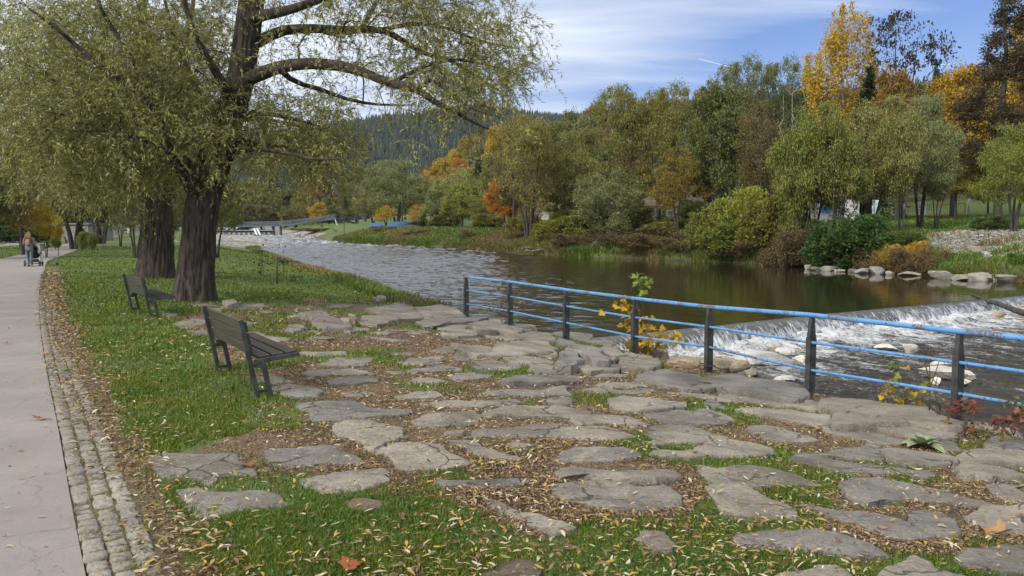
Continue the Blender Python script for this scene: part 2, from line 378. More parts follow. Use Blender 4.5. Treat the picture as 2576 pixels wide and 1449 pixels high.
def build_ground():
    e = np.r_[np.arange(0, 16, .22), np.geomspace(16.4, 700, 42)]
    r = np.r_[np.arange(0, 3, .3), np.geomspace(3.2, 420, 46)]
    mid = np.linspace(0, 1, 14)[1:-1]
    Ys = np.r_[np.arange(-14, 30, .25), np.geomspace(30.3, 880, 130)]
    k0 = np.geomspace(.15, 3, 7)
    rows = []
    for Y in Ys:
        a, b = float(XL(Y)), float(XR(Y)); w = b-a
        kk = np.minimum(k0, w*.3)
        rows.append(np.r_[a-e[::-1], a+kk, a+kk[-1]+(w-2*kk[-1])*mid, (b-kk)[::-1], b+r])
    X = np.array(rows); Y = np.repeat(Ys[:, None], X.shape[1], 1); Z = terrain(X, Y)
    inland = XL(Y)-X; rr = X-XR(Y)
    pd = path_dist(X, Y)
    Z = np.where((pd < .5) & (pd > -PATHW-.1) & (Y < 170), terrain_s(X, Y)+np.where(pd < 0, -.03, .005), Z)
    near = (Y < 28) & (inland > 0) & (pd > .6)
    Z = Z+np.where(near, (fbm(X*1.9, Y*1.9, 0, 8)-.8)*.03, 0)
    g = grass_w(X, Y)
    gravel = np.where((inland > -2) & (inland < 13) & (Y > 104) & (Y < 240), sstep(13, 8, inland+5*(fbm(X*.1, Y*.1, 0, 4)-.5)), 0)
    gravel = np.maximum(gravel, np.where((Y < 59) & (rr > 1.2) & (rr < 13), sstep(59, 55, Y+4*(fbm(X*.3, Y*.3, 0, 4)-.5))*sstep(13, 11, rr), 0))
    gravel = np.maximum(gravel, np.where((Y > 170) & (rr > 0) & (rr < 3), 1., 0))
    bed = np.where((inland < -.1) & (rr < .1), 1., 0)
    rough = np.where((rr > 0) & (rr < 9), sstep(9, 4, rr)*sstep(.40, .56, fbm(X*.22, Y*.22, 0, 14)), 0)
    rough = np.maximum(rough, np.where(rr > 75, .8, 0))
    rough = np.maximum(rough, np.where((inland > 0) & (inland < .5) & (Y > 22), .6, 0))
    n, k = X.shape; j, i = np.meshgrid(np.arange(n-1), np.arange(k-1), indexing='ij')
    F = np.stack([j*k+i, j*k+i+1, (j+1)*k+i+1, (j+1)*k+i], -1).reshape(-1, 4)
    o = mesh_np('ground', np.stack([X, Y, Z], -1).reshape(-1, 3), F, mk_ground(), None, True,
                dict(grass=g.ravel(), gravel=gravel.ravel(), bed=bed.ravel(), rough=rough.ravel()))
    tag(o, 'grassy river valley ground littered with fallen leaves', 'ground', kind='structure')
build_ground()
# ------------------------------------------------------------------ paved path and cobbled edge
def strip(name, L, N, a, b, cols, lift, mat, lab, cat):
    s = np.linspace(a, b, cols); X = L[:, 0][:, None]+N[:, 0][:, None]*s; Y = L[:, 1][:, None]+N[:, 1][:, None]*s
    Z = terrain_s(X, Y)+lift; n, k = X.shape
    j, i = np.meshgrid(np.arange(n-1), np.arange(k-1), indexing='ij')
    F = np.stack([j*k+i, (j+1)*k+i, (j+1)*k+i+1, j*k+i+1], -1).reshape(-1, 4)
    o = mesh_np(name, np.stack([X, Y, Z], -1).reshape(-1, 3), F, mat, None, True)
    return tag(o, lab, cat, kind='structure')
def mk_path():
    m, nt, b = new_mat('worn_paving'); p = pos(nt)
    n = noise(nt, p, .9, 6, .6); f = noise(nt, p, 130, 3); st = noise(nt, p, 4, 5, .7)
    c = ramp(nt, n, [(.3, (.215, .193, .177)), (.55, (.262, .238, .219)), (.75, (.305, .281, .26))])
    c = mixc(nt, .5, c, ramp(nt, f, [(.3, .7), (.7, 1.25)]), 'MULTIPLY')
    c = mixc(nt, ramp(nt, st, [(.52, 0.0), (.68, .4)]), c, (.18, .155, .14))
    v = nd(nt, 'ShaderNodeTexVoronoi', {'Vector': noise_vec(nt, p), 'Scale': .75}, feature='DISTANCE_TO_EDGE')
    cr = math_(nt, 'MULTIPLY', ramp(nt, v.outputs[0], [(.002, 1.0), (.006, 0.0)]), ramp(nt, noise(nt, p, .6, 3), [(.48, 0.0), (.60, .4)]))
    c = mixc(nt, cr, c, (.05, .045, .04))
    nt.links.new(c, b.inputs['Base Color']); b.inputs['Roughness'].default_value = .88
    bump(nt, b, f, .25, .008); return m
def noise_vec(nt, p):
    t = nd(nt, 'ShaderNodeTexNoise', {'Vector': p, 'Scale': 2.2, 'Detail': 4.0})
    return nd(nt, 'ShaderNodeVectorMath', {0: p, 1: nd(nt, 'ShaderNodeVectorMath', {0: t.outputs['Color'], 1: (.5, .5, 0)}, operation='MULTIPLY').outputs[0]}, operation='ADD').outputs[0]
PATHM = mk_path()
strip('path', PEL, PN, 0, PATHW, 9, .012, PATHM, 'worn grey paved footpath bending away through the park', 'path')
def side(name, pts, w, lab):
    P = np.array([on_ground(x, y, terrain_s)[:2] for x, y in pts]); L = smooth_line(P, .8)
    T = np.gradient(L, axis=0); T /= np.linalg.norm(T, axis=1)[:, None]
    strip(name, L, np.stack([-T[:, 1], T[:, 0]], 1), -w/2, w/2, 4, .03, PATHM, lab, 'path')
side('side_path', [(232, 603.5), (180, 601.5), (120, 600), (60, 599), (-30, 598)], 2.2, 'narrow pale path crossing the left lawn behind the benches')
side('side_path', [(66, 601), (52, 609), (22, 617), (-40, 622)], 2.4, 'short pale path bending round the tree at the left edge')
COBM = mk_stone('cobble_granite', (.17, .16, .145), (.25, .238, .22), (.33, .317, .295))
def cobbles():
    mb_v, mb_f = [], []; L = smooth_line(PE, .118); T = np.gradient(L, axis=0); T /= np.linalg.norm(T, axis=1)[:, None]; N = np.stack([-T[:, 1], T[:, 0]], 1)
    tpl = np.array([(x, y) for x, y in ((-1, -1), (1, -1), (1, 1), (-1, 1))], float)
    V, F = [], []; base = 0
    for i in range(len(L)):
        if L[i, 1] > 22: break
        for q in range(3):
            a, b = .106+RNG.normal(0, .007), .102+RNG.normal(0, .007); off = -(.062+q*.118)
            c = L[i]+N[i]*off+T[i]*((q % 2)*.05+RNG.normal(0, .008))
            h = .016+RNG.normal(0, .005); z0 = float(terrain_s(c[0], c[1]))
            ang = RNG.normal(0, .06); ca, sa = math.cos(ang), math.sin(ang)
            for sc, z in ((1, -.06), (1, h-.012), (.82, h), (.35, h+.003)):
                for px, py in tpl:
                    u, v = px*a/2*sc+RNG.normal(0, .003), py*b/2*sc+RNG.normal(0, .003)
                    w = c+N[i]*(u*ca-v*sa)+T[i]*(u*sa+v*ca); V.append((w[0], w[1], z0+z+(RNG.normal(0, .002) if z > 0 else 0)))
            for l in range(3):
                for s in range(4): F.append((base+l*4+s, base+l*4+(s+1) % 4, base+l*4+4+(s+1) % 4, base+l*4+4+s))
            F.append((base+12, base+13, base+14, base+15)); base += 16
    o = mesh_np('cobbled_edge', V, F, COBM, None, False)
    tag(o, 'narrow border of grey granite cobbles along the path', 'cobbled edge', kind='structure')
cobbles()
# ------------------------------------------------------------------ the river, the weir and the lower pool
_wt = np.r_[0, np.cumsum(np.linalg.norm(np.diff(_WEIR, axis=0), axis=1))]; _wt /= _wt[-1]
def weir(t):
    x = np.interp(t, _wt, _WEIR[:, 0]); y = np.interp(t, _wt, _WEIR[:, 1]); return x, y
WD = np.array([.57, -.82])
ZU, ZL = -.92, -1.42
def mk_water(name, foam):
    m, nt, b = new_mat(name); p = pos(nt)
    b.inputs['Roughness'].default_value = .06; b.inputs['IOR'].default_value = 1.33
    if not foam:
        b.inputs['Base Color'].default_value = (.024, .020, .010, 1)
        r1 = noise(nt, pos(nt, (1, 1.0, 1), True, (0, 0, -.4)), 2.2, 3, .55); r2 = noise(nt, p, 7.5, 3, .6)
        wind = ramp(nt, noise(nt, pos(nt, (.05, .03, .05)), 1.0, 3), [(.35, .35), (.65, 1.0)])
        h = math_(nt, 'ADD', r1, math_(nt, 'MULTIPLY', r2, .35)); h = math_(nt, 'MULTIPLY', h, wind)
        y = nd(nt, 'ShaderNodeSeparateXYZ', {0: nd(nt, 'ShaderNodeNewGeometry').outputs['Position']})
        cho = ramp(nt, math_(nt, 'MULTIPLY_ADD', y.outputs[0], -.022, .44), [(0, .04), (.3, .14), (.45, .5), (.7, 1.0)])
        bn = nd(nt, 'ShaderNodeBump', {'Height': h, 'Strength': math_(nt, 'MULTIPLY', cho, .6), 'Distance': .12}); nt.links.new(bn.outputs[0], b.inputs['Normal'])
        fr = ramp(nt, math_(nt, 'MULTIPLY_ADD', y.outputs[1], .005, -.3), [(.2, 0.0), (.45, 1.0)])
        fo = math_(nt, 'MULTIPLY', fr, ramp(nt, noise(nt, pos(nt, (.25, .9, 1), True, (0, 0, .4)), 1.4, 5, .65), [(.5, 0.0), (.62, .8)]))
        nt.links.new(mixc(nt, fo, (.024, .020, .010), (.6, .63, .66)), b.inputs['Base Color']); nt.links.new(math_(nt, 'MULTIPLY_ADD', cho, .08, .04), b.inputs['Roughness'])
    else:
        d = attr(nt, 'down'); fl = pos(nt, (1.0, 1.0, 1.0), True, (0, 0, .96))
        st = noise(nt, nd(nt, 'ShaderNodeMapping', {'Vector': fl, 'Scale': (.5, 1.5, 1)}).outputs[0], 1.5, 7, .68, .8); fi = noise(nt, p, 11, 5, .7)
        s = math_(nt, 'ADD', math_(nt, 'MULTIPLY', st, .62), math_(nt, 'MULTIPLY', fi, .38))
        th = ramp(nt, math_(nt, 'MULTIPLY', d, .1), [(0, .33), (.14, .39), (.28, .45), (.5, .515), (.8, .575), (1, .61)])
        k = math_(nt, 'MULTIPLY', math_(nt, 'SUBTRACT', s, th), 6.5); k = nd(nt, 'ShaderNodeClamp', {0: k}).outputs[0]
        c = mixc(nt, k, ramp(nt, st, [(.35, (.020, .017, .014)), (.7, (.06, .052, .042))]), (.70, .72, .74)); nt.links.new(c, b.inputs['Base Color'])
        nt.links.new(math_(nt, 'MULTIPLY_ADD', k, .5, .06), b.inputs['Roughness'])
        bump(nt, b, math_(nt, 'ADD', st, math_(nt, 'MULTIPLY', fi, .5)), .7, .28)
    return m
def build_water():
    NT = 420; t = np.linspace(0, 1, NT); wx, wy = weir(t)
    rx = XL(40)-2+(XR(40)+2-XL(40)+2)*t
    V = []
    for s in np.linspace(0, 1, 210):
        V.append(np.stack([wx*(1-s)+rx*s, wy*(1-s)+40*s, np.full(NT, ZU)], -1))
    for Y in np.r_[np.exp(np.arange(math.log(40.1), math.log(240), .0026)), np.geomspace(242, 430, 40)]:
        a, b = XL(Y)-2, XR(Y)+2; V.append(np.stack([a+(b-a)*t, np.full(NT, Y), np.full(NT, ZW(Y))], -1))
    V = np.array(V); X, Y = V[..., 0], V[..., 1]; ch = np.interp(X, [-6, 0, 5, 10, 18], [1, .55, .22, .07, .03])*sstep(0, .12, np.linspace(0, 1, len(V))[:, None]*4)*(.55+.9*fbm(X*.12, Y*.05, 0, 93))
    lam = np.maximum(1.0, Y/42); sY = np.where(Y < 42, Y, 42+42*np.log(np.maximum(Y, 42)/42)); q = (fbm(X*2.6/lam+.8*sY, sY*1.9, 0, 94, 2)-.5)*.11*lam+(fbm(X*.8/lam, sY*.7, 0, 95, 2)-.5)*.07*lam; V[..., 2] += q*ch*np.interp(Y, [20, 30, 60, 110], [.5, 1.0, 1.5, 1.6]); n, k = V.shape[:2]; j, i = np.meshgrid(np.arange(n-1), np.arange(k-1), indexing='ij')
    F = np.stack([j*k+i, j*k+i+1, (j+1)*k+i+1, (j+1)*k+i], -1).reshape(-1, 4)
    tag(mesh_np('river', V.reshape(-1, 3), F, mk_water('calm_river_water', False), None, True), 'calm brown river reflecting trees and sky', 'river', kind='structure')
    # lower pool
    t = np.linspace(0, 1, 260); wx, wy = weir(t); D = np.r_[np.linspace(.25, 8, 130), np.linspace(8.2, 42, 70)]
    X = wx[None]+WD[0]*D[:, None]; Y = wy[None]+WD[1]*D[:, None]
    am = .20*np.exp(-((D-1.0)/.9)**2)+.09*np.exp(-D/4)+.04
    Z = ZL+am[:, None]*(fbm(X*1.7, Y*1.7, 0, 41)+.6*fbm(X*4.5, Y*4.5, 0, 42)-.8)*1.6+(.06*np.exp(-((D-.8)/.7)**2))[:, None]
    n, k = X.shape; j, i = np.meshgrid(np.arange(n-1), np.arange(k-1), indexing='ij')
    F = np.stack([j*k+i, j*k+i+1, (j+1)*k+i+1, (j+1)*k+i], -1).reshape(-1, 4)[:, ::-1]
    tag(mesh_np('river_rapids', np.stack([X, Y, Z], -1).reshape(-1, 3), F, mk_water('white_water', True), None, True, dict(down=np.repeat(D[:, None], k, 1).ravel())),
        'foaming white water running shallow below the weir', 'river', kind='structure')
    # falling sheet
    m, nt, b = new_mat('falling_water')
    u, w = attr(nt, 'along'), attr(nt, 'fall'); cv = nd(nt, 'ShaderNodeCombineXYZ', {0: u, 1: math_(nt, 'MULTIPLY', w, .5)}).outputs[0]
    s = noise(nt, cv, 7.0, 5, .7); s2 = noise(nt, cv, 1.1, 4, .6)
    k = math_(nt, 'MULTIPLY', math_(nt, 'ADD', math_(nt, 'MULTIPLY', s, .7), math_(nt, 'MULTIPLY', s2, .3)), 1.0)
    k = ramp(nt, math_(nt, 'ADD', k, math_(nt, 'MULTIPLY_ADD', w, .22, -.16)), [(.42, 0.0), (.6, 1.0)])
    nt.links.new(mixc(nt, k, (.05, .05, .045), (.66, .69, .72)), b.inputs['Base Color']); nt.links.new(math_(nt, 'MULTIPLY_ADD', k, .4, .08), b.inputs['Roughness'])
    bump(nt, b, s, .6, .05)
    t = np.linspace(0, 1, 700); wx, wy = weir(t)
    pr = [(-.02, -.003), (.10, -.015), (.22, -.05), (.33, -.12), (.42, -.21), (.50, -.33), (.57, -.46), (.62, -.60)]
    X, Y, Z, A, Fv = [], [], [], [], []
    jit = (fbm(t*120, 0, 0, 9)-.5)*1.4+(fbm(t*16, 0, 0, 10)-.5)*3
    for q, (dx, dz) in enumerate(pr):
        dd = dx+jit*.10*q/7; X.append(wx+WD[0]*dd); Y.append(wy+WD[1]*dd); Z.append(np.full(700, ZU+dz)); A.append(t*44); Fv.append(np.full(700, q/7))
    V = np.stack([X, Y, Z], -1); n, kk = V.shape[:2]; j, i = np.meshgrid(np.arange(n-1), np.arange(kk-1), indexing='ij')
    F = np.stack([j*kk+i, (j+1)*kk+i, (j+1)*kk+i+1, j*kk+i+1], -1).reshape(-1, 4)
    tag(mesh_np('waterfall', V.reshape(-1, 3), F, m, None, True, dict(along=np.array(A).ravel(), fall=np.array(Fv).ravel())), 'low curtain of water falling over the weir lip', 'waterfall', kind='structure')
build_water()
# ------------------------------------------------------------------ terrace stones, traced outline by outline
CROP = dict(A=(540, 1640, .42702), B=(1640, 1640, .42702), C=(2740, 1640, .42702), D=(900, 1360, .3882), E=(1800, 1360, .3882), F=(2700, 1360, .44255), G=(600, 1080, .3882), H=(1500, 1080, .3882))
ST = {
'A': ["40,190 160,150 300,135 680,140 800,150 880,250 960,325 740,325 620,345 600,405 430,370 220,345 110,280", "1060,110 1290,95 1660,65 1730,120 1890,190 1880,235 1640,225 1290,250 1100,195", "1390,360 1840,285 2080,265 2150,300 2110,345 2150,380 1960,440 1600,485 1480,430", "300,470 500,450 560,475 1020,460 1180,500 1200,550 1280,575 1180,610 900,620 700,650 560,700 470,670 380,560", "1780,575 1900,550 2080,560 2090,600 1960,650 1800,620"],
'B': ["1040,500 1100,420 1280,375 1600,385 1760,440 2020,440 2110,545 2080,600 1900,620 1580,645 1380,600 1120,545", "430,560 480,530 600,580 680,640 900,680 1070,740 1200,790 1100,830 920,840 780,740 620,670", "1750,880 1810,810 2000,820 2040,880 2090,930 2060,1000 1900,1000 1830,930", "540,1130 590,1060 700,1050 860,1110 910,1160 870,1230 560,1250 380,1210", "1050,280 1100,255 1280,270 1500,300 1800,310 2050,280 2120,330 1900,360 1600,350 1300,310 1110,330", "0,385 330,375 590,345 720,355 800,380 640,430 420,430 130,440 0,425", "1050,180 1210,95 1480,80 1700,100 1770,165 1640,200 1300,205 1100,210", "2380,470 2410,425 2576,420 2696,425 2836,510 3026,580 3136,640 3146,700 2876,700 2576,690 2490,620"],
'C': ["-260,250 -120,290 0,265 180,245 420,270 560,310 720,385 740,410 420,400 0,410 -120,400", "530,190 580,140 740,150 860,190 1180,240 1500,270 1540,310 1300,320 1000,310 800,260 600,230", "980,430 1060,360 1320,350 1560,390 1860,450 2150,540 2340,600 2160,600 1860,570 1560,545 1230,595 1040,510", "620,575 760,600 980,630 1200,640 1420,690 1600,780 1770,860 1400,870 1210,790 1000,710 820,660", "1550,670 1640,640 1860,660 1950,720 2010,850 1880,860 1760,850 1630,770", "2060,690 2190,610 2640,600 2640,820 2300,830 2180,760", "1980,1060 2050,960 2380,945 2640,930 2640,1200 2300,1150 2080,1130", "60,890 240,830 600,815 960,840 1180,900 1330,990 1360,1030 1100,1040 800,980 500,950 140,950", "400,1200 760,1120 920,1120 1050,1200 1100,1300 300,1300", "1330,1150 1480,1080 1600,1030 1760,1080 1850,1160 2080,1210 2100,1290 1400,1280", "740,130 1000,90 1190,45 1350,80 1350,180 1430,220 1300,200 1000,180", "1370,150 1420,85 1640,110 1880,140 1990,170 1960,220 1780,230 1450,200", "1990,170 2150,100 2360,100 2640,140 2640,240 2300,215 2050,185", "1960,250 2050,200 2250,225 2500,290 2640,330 2300,350 2000,330", "2240,420 2400,400 2640,385 2640,540 2460,550 2290,480", "1560,295 1720,290 1810,340 1700,370 1580,340", "2260,10 2400,-10 2640,30 2640,120 2420,90 2240,60"],
'D': ["540,375 1080,365 1200,420 1320,450 1640,460 1600,495 1330,510 1000,545 720,560 700,490 600,440", "910,620 1020,575 1250,550 1420,590 1560,650 1570,690 1400,740 1290,830 1190,810 1160,740 1060,710 950,690", "1440,790 1640,770 1900,780 1990,850 2130,900 2250,950 2050,1000 1700,1030 1520,1020 1480,930", "1250,860 1380,820 1430,840 1430,880 1330,890", "2000,740 2280,745 2330,800 2480,850 2680,900 2680,930 2460,930 2300,900 2160,820", "1680,545 1920,490 2180,470 2330,500 2290,570 2100,590 1900,610 1720,590", "1760,375 2000,360 2400,375 2650,380 2640,405 2300,420 1950,415", "290,240 400,210 700,225 800,275 740,320 560,330 400,300", "150,130 420,140 500,180 300,195 180,190", "600,120 700,75 1060,50 1180,65 1290,105 1100,115 900,110 720,140", "850,180 960,140 1200,125 1340,150 1330,180 1100,205 900,205", "980,290 1180,265 1300,285 1220,320 1050,320", "1490,310 1700,265 1900,275 1950,310 1750,340 1550,340", "1420,80 1560,75 1600,105 1480,115", "1620,85 1850,45 1950,15 2120,50 2110,75 1900,90 1720,100", "2030,140 2150,95 2400,110 2430,140 2250,160 2060,160", "1640,165 1800,140 2010,175 1900,195 1700,190", "1970,660 2090,640 2180,665 2100,700 1990,690", "760,15 900,0 1150,0 1130,25 900,35"],
'E': ["0,645 300,620 900,605 1200,620 1340,660 1460,705 1300,740 1000,740 700,710 300,715 -80,720 -30,670", "50,490 300,420 750,400 950,440 1060,465 1000,500 750,515 450,520 150,510", "20,290 350,265 700,240 860,240 880,310 600,320 300,310", "560,370 700,335 860,330 910,370 890,400 700,390", "190,180 350,120 560,115 900,125 1010,135 850,175 500,190", "1130,215 1260,190 1590,180 1590,225 1400,240 1280,240", "1000,250 1130,235 1350,265 1640,250 1650,280 1450,300 1200,290", "1250,350 1400,330 1700,350 1970,375 1970,415 1700,440 1450,445 1280,420", "1620,520 1700,475 2050,460 2200,435 2320,490 2430,550 2330,590 2000,595 1840,600 1760,560", "1610,650 1700,612 2040,605 2130,640 2270,700 2390,730 2200,760 1900,770 1690,720", "890,570 980,500 1220,490 1400,500 1560,570 1630,600 1500,605 1250,580 1000,595", "750,910 860,850 1060,820 1350,815 1500,850 1540,890 1440,930 1150,945 850,950", "1640,880 1720,840 1900,850 2040,840 2080,890 2150,910 2050,920 1800,910", "2080,840 2180,775 2380,735 2600,760 2800,810 2850,870 2576,900 2250,900", "2030,320 1900,290 2200,300 2300,320 2250,350", "2140,390 2230,365 2350,370 2390,440 2260,430", "1510,150 1620,90 1800,75 2100,130 2250,190 2220,240 1980,235 1800,200", "470,80 480,20 700,0 850,20 870,60 800,100 605,105", "1070,140 1150,115 1450,110 1400,130 1250,145", "2270,300 2350,220 2440,230 2500,280 2400,310", "-10,20 350,0 380,50 250,75 0,70", "220,790 330,760 540,790 440,825 300,820", "0,370 340,355 390,380 250,410 30,410", "1550,760 1700,745 1880,770 1700,800"],
'F': ["-200,130 150,108 640,180 740,250 640,300 300,250 0,200 -150,150", "0,290 150,262 500,305 780,330 850,370 840,415 600,370 250,335 0,330", "150,385 350,380 700,420 950,445 970,510 850,520 600,480 300,420", "860,310 1000,290 1350,340 1700,390 2040,510 1900,540 1600,500 1250,505 970,500 960,450 1050,410 930,360", "1250,525 1500,515 1800,510 1960,560 1990,620 1800,630 1500,590", "880,550 1100,525 1350,565 1560,620 1650,680 1400,690 1000,620", "220,560 380,515 560,560 820,650 700,670 400,650", "1690,640 1780,630 2000,690 2060,740 1900,750 1780,700"],
'G': ["130,340 250,310 410,290 430,340 300,390 180,370", "20,250 80,235 170,270 80,290", "260,420 420,410 480,450 350,450", "600,120 720,105 750,140 650,165", "260,150 450,150 560,178 440,180", "600,175 760,165 1000,160 960,195 700,200", "430,190 590,195 590,225 460,215", "1430,230 1550,215 1640,260 1740,310 1850,340 1800,370 1600,365 1480,330 1460,280", "1230,370 1300,345 1410,355 1380,395 1290,405", "1610,190 1700,165 1860,165 1840,190", "1740,290 1820,250 1890,260 1880,305", "1895,310 1960,262 2200,262 2500,265 2540,290 2300,300 2100,350 1960,340", "1990,190 2200,170 2480,200 2530,240 2300,250 2100,225", "2200,150 2300,100 2450,90 2576,110 2700,145 2500,160 2300,165", "1640,400 1800,375 2000,380 2040,405 1850,425", "1200,410 1530,412 1500,430 1250,430", "830,420 960,420 1100,470 1250,490 1150,510 950,490", "1440,480 1600,465 1700,480 1600,495", "750,320 850,320 930,345 840,365", "1240,650 1400,615 1780,610 1800,640 1500,655", "1610,700 1700,668 2060,665 2000,730 1860,760 1600,760 1540,740", "2290,720 2400,680 2650,670 2700,720 2400,750", "2040,430 2400,400 2480,410 2200,445", "1030,570 1140,545 1200,570 1100,590", "1980,470 2200,480 2440,510 2300,520", "2210,630 2400,620 2430,650 2280,650", "1230,270 1400,250 1400,275 1270,285", "960,215 1100,225 1090,240 980,240", "1970,25 2200,30 2230,55 2100,45", "2050,90 2150,75 2190,98 2120,118"],
'H': ["215,240 400,175 600,240 620,270 400,280 250,290", "40,235 150,228 205,270 120,290", "170,315 400,290 760,288 840,300 640,325 400,335 250,360", "300,365 400,345 620,340 620,390 400,410", "665,345 830,300 1030,350 1260,400 1130,425 950,410 750,410", "400,430 560,390 720,415 740,450 560,465 430,450", "840,455 950,438 1120,452 1240,495 1100,505 900,490", "1140,430 1250,420 1420,430 1490,495 1500,500 1380,500 1230,480", "920,540 1200,510 1400,508 1520,570 1510,615 1350,600 1100,570", "510,540 700,560 1000,575 1240,595 1200,640 1000,640 750,640 600,590", "290,600 420,565 560,580 540,605 420,630", "490,660 650,630 860,660 800,690 600,700", "1010,670 1150,645 1300,660 1440,690 1480,720 1250,720 1080,700", "1500,720 1540,620 1640,580 1740,620 1780,690 1650,740", "1590,570 1700,545 1850,560 1960,600 2000,690 1850,680 1760,610", "1900,580 1980,560 2120,570 2160,620 2060,690 1990,620", "1670,745 1800,700 2000,710 2110,740 2240,760 2100,790 1850,810 1720,775", "2120,700 2190,620 2380,650 2520,720 2400,770 2150,760", "1260,765 1400,725 1600,745 1660,785 1550,810 1300,800", "700,760 720,715 900,700 1150,740 1150,765 900,790 750,790", "0,710 200,670 420,660 440,690 250,730 50,750", "110,800 340,735 480,750 590,770 400,810 200,820", "480,840 620,815 820,840 760,870", "1280,620 1400,615 1490,650 1470,680 1340,650", "1530,475 1640,500 1700,540 1580,560", "395,482 700,472 820,490 650,500", "0,410 200,402 300,430 150,445"],
}
RAISED = {('C', 9): .10, ('F', 0): .10, ('F', 3): .12, ('F', 4): .07, ('C', 12): .07, ('C', 13): .05, ('C', 16): .1, ('H', 13): .16, ('H', 14): .20, ('H', 15): .14, ('H', 17): .10, ('H', 8): .10, ('H', 4): .12, ('H', 7): .08, ('H', 9): .08, ('H', 16): .07, ('H', 24): .10, ('E', 16): .07, ('G', 7): .10, ('G', 8): .08, ('G', 3): .12, ('G', 11): .08, ('G', 12): .10, ('G', 13): .13, ('H', 0): .14, ('H', 2): .10, ('H', 1): .08, ('G', 10): .12, ('G', 29): .12, ('E', 4): .05, ('E', 7): .05, ('F', 2): .05, ('D', 1): .04, ('B', 4): .06, ('C', 11): .06, ('H', 12): .06, ('H', 5): .07}
TAN = {('G', 10)}
def stone_mesh(P, h, seed, name, mat, deep=.3):
    """P: (n,2) outline on the ground"""
    rg = np.random.default_rng(seed)
    a = .5*np.sum(P[:, 0]*np.roll(P[:, 1], -1)-np.roll(P[:, 0], -1)*P[:, 1])
    if a < 0: P = P[::-1]
    for it in range(3):                                   # cut corners a little, roughen the line
        Q = np.roll(P, -1, 0); L = np.linalg.norm(Q-P, axis=1)[:, None]
        M = (P+Q)/2+rg.normal(0, 1, P.shape)*L*(.06 if it else .07)
        if it == 0: P = P*.97+.015*(np.roll(P, 1, 0)+Q)
        P = np.stack([P, M], 1).reshape(-1, 2)
    c = P.mean(0); n = len(P); size = math.sqrt(abs(a))
    cz = float(terrain_s(c[0], c[1])); dz = terrain_s(P[:, 0], P[:, 1])
    out = P-c; R = np.linalg.norm(out, axis=1)[:, None]; u = out/(R+1e-6)
    b = min(.026, .06*size) if h < .08 else min(.05, .1*size)
    tilt = rg.normal(0, .012, 2)
    def H(Q): return (fbm(Q[:, 0]*3.1+seed, Q[:, 1]*3.1, 0, 77)-.5)*.055+(fbm(Q[:, 0]*11+seed, Q[:, 1]*11, 0, 78)-.5)*.014+(Q-c) @ tilt
    rings = []
    def ring(Q, zz): rings.append(np.c_[Q, zz])
    ring(c+out*1.02, dz-deep)
    e = P; ring(e, dz+h*.35-.004+.35*H(e)*min(1, h*12))
    e = P-u*b*.22; ring(e, dz+h*.82+.7*H(e))
    e = P-u*b*.7; ring(e, dz+h+H(e))
    for s in (.78, .55, .3):
        Q = c+out*s; ring(Q, terrain_s(Q[:, 0], Q[:, 1])+h+H(Q))
    V = np.vstack(rings+[np.array([[c[0], c[1], cz+h+float(H(c[None])[0])]])]); m = len(rings)
    F4 = [(j*n+i, j*n+(i+1) % n, (j+1)*n+(i+1) % n, (j+1)*n+i) for j in range(m-1) for i in range(n)]
    F3 = [((m-1)*n+i, (m-1)*n+(i+1) % n, m*n) for i in range(n)]
    V = V-np.array([c[0], c[1], cz])
    me = bpy.data.meshes.new(name); me.from_pydata(V.tolist(), [], F4+F3); me.materials.append(mat)
    me.polygons.foreach_set('use_smooth', [True]*len(me.polygons)); me.update()
    try: me.set_sharp_from_angle(angle=math.radians(42))
    except Exception: pass
    o = link(bpy.data.objects.new(name, me)); o.location = (c[0], c[1], cz)
    return o, size
STONES = []; STONE_POLYS = []
for k, L in ST.items():
    ox, oy, sc = CROP[k]
    for i, s in enumerate(L):
        pts = [tuple(map(float, q.split(','))) for q in s.split()]
        h = RAISED.get((k, i), .013+.014*random.random())
        P = np.array([on_ground((ox+x*sc)/1.4907, (oy+y*sc)/1.4907, terrain_s, h)[:2] for x, y in pts])
        P = P.mean(0)+(P-P.mean(0))*1.075
        o, size = stone_mesh(P, h, 100+len(STONES), 'terrace_stone', TANROCK if (k, i) in TAN else SOILSTONE if (k, i) in (('A', 4), ('B', 3)) else STONE)
        STONES.append((o, size, k, i)); STONE_POLYS.append(P)
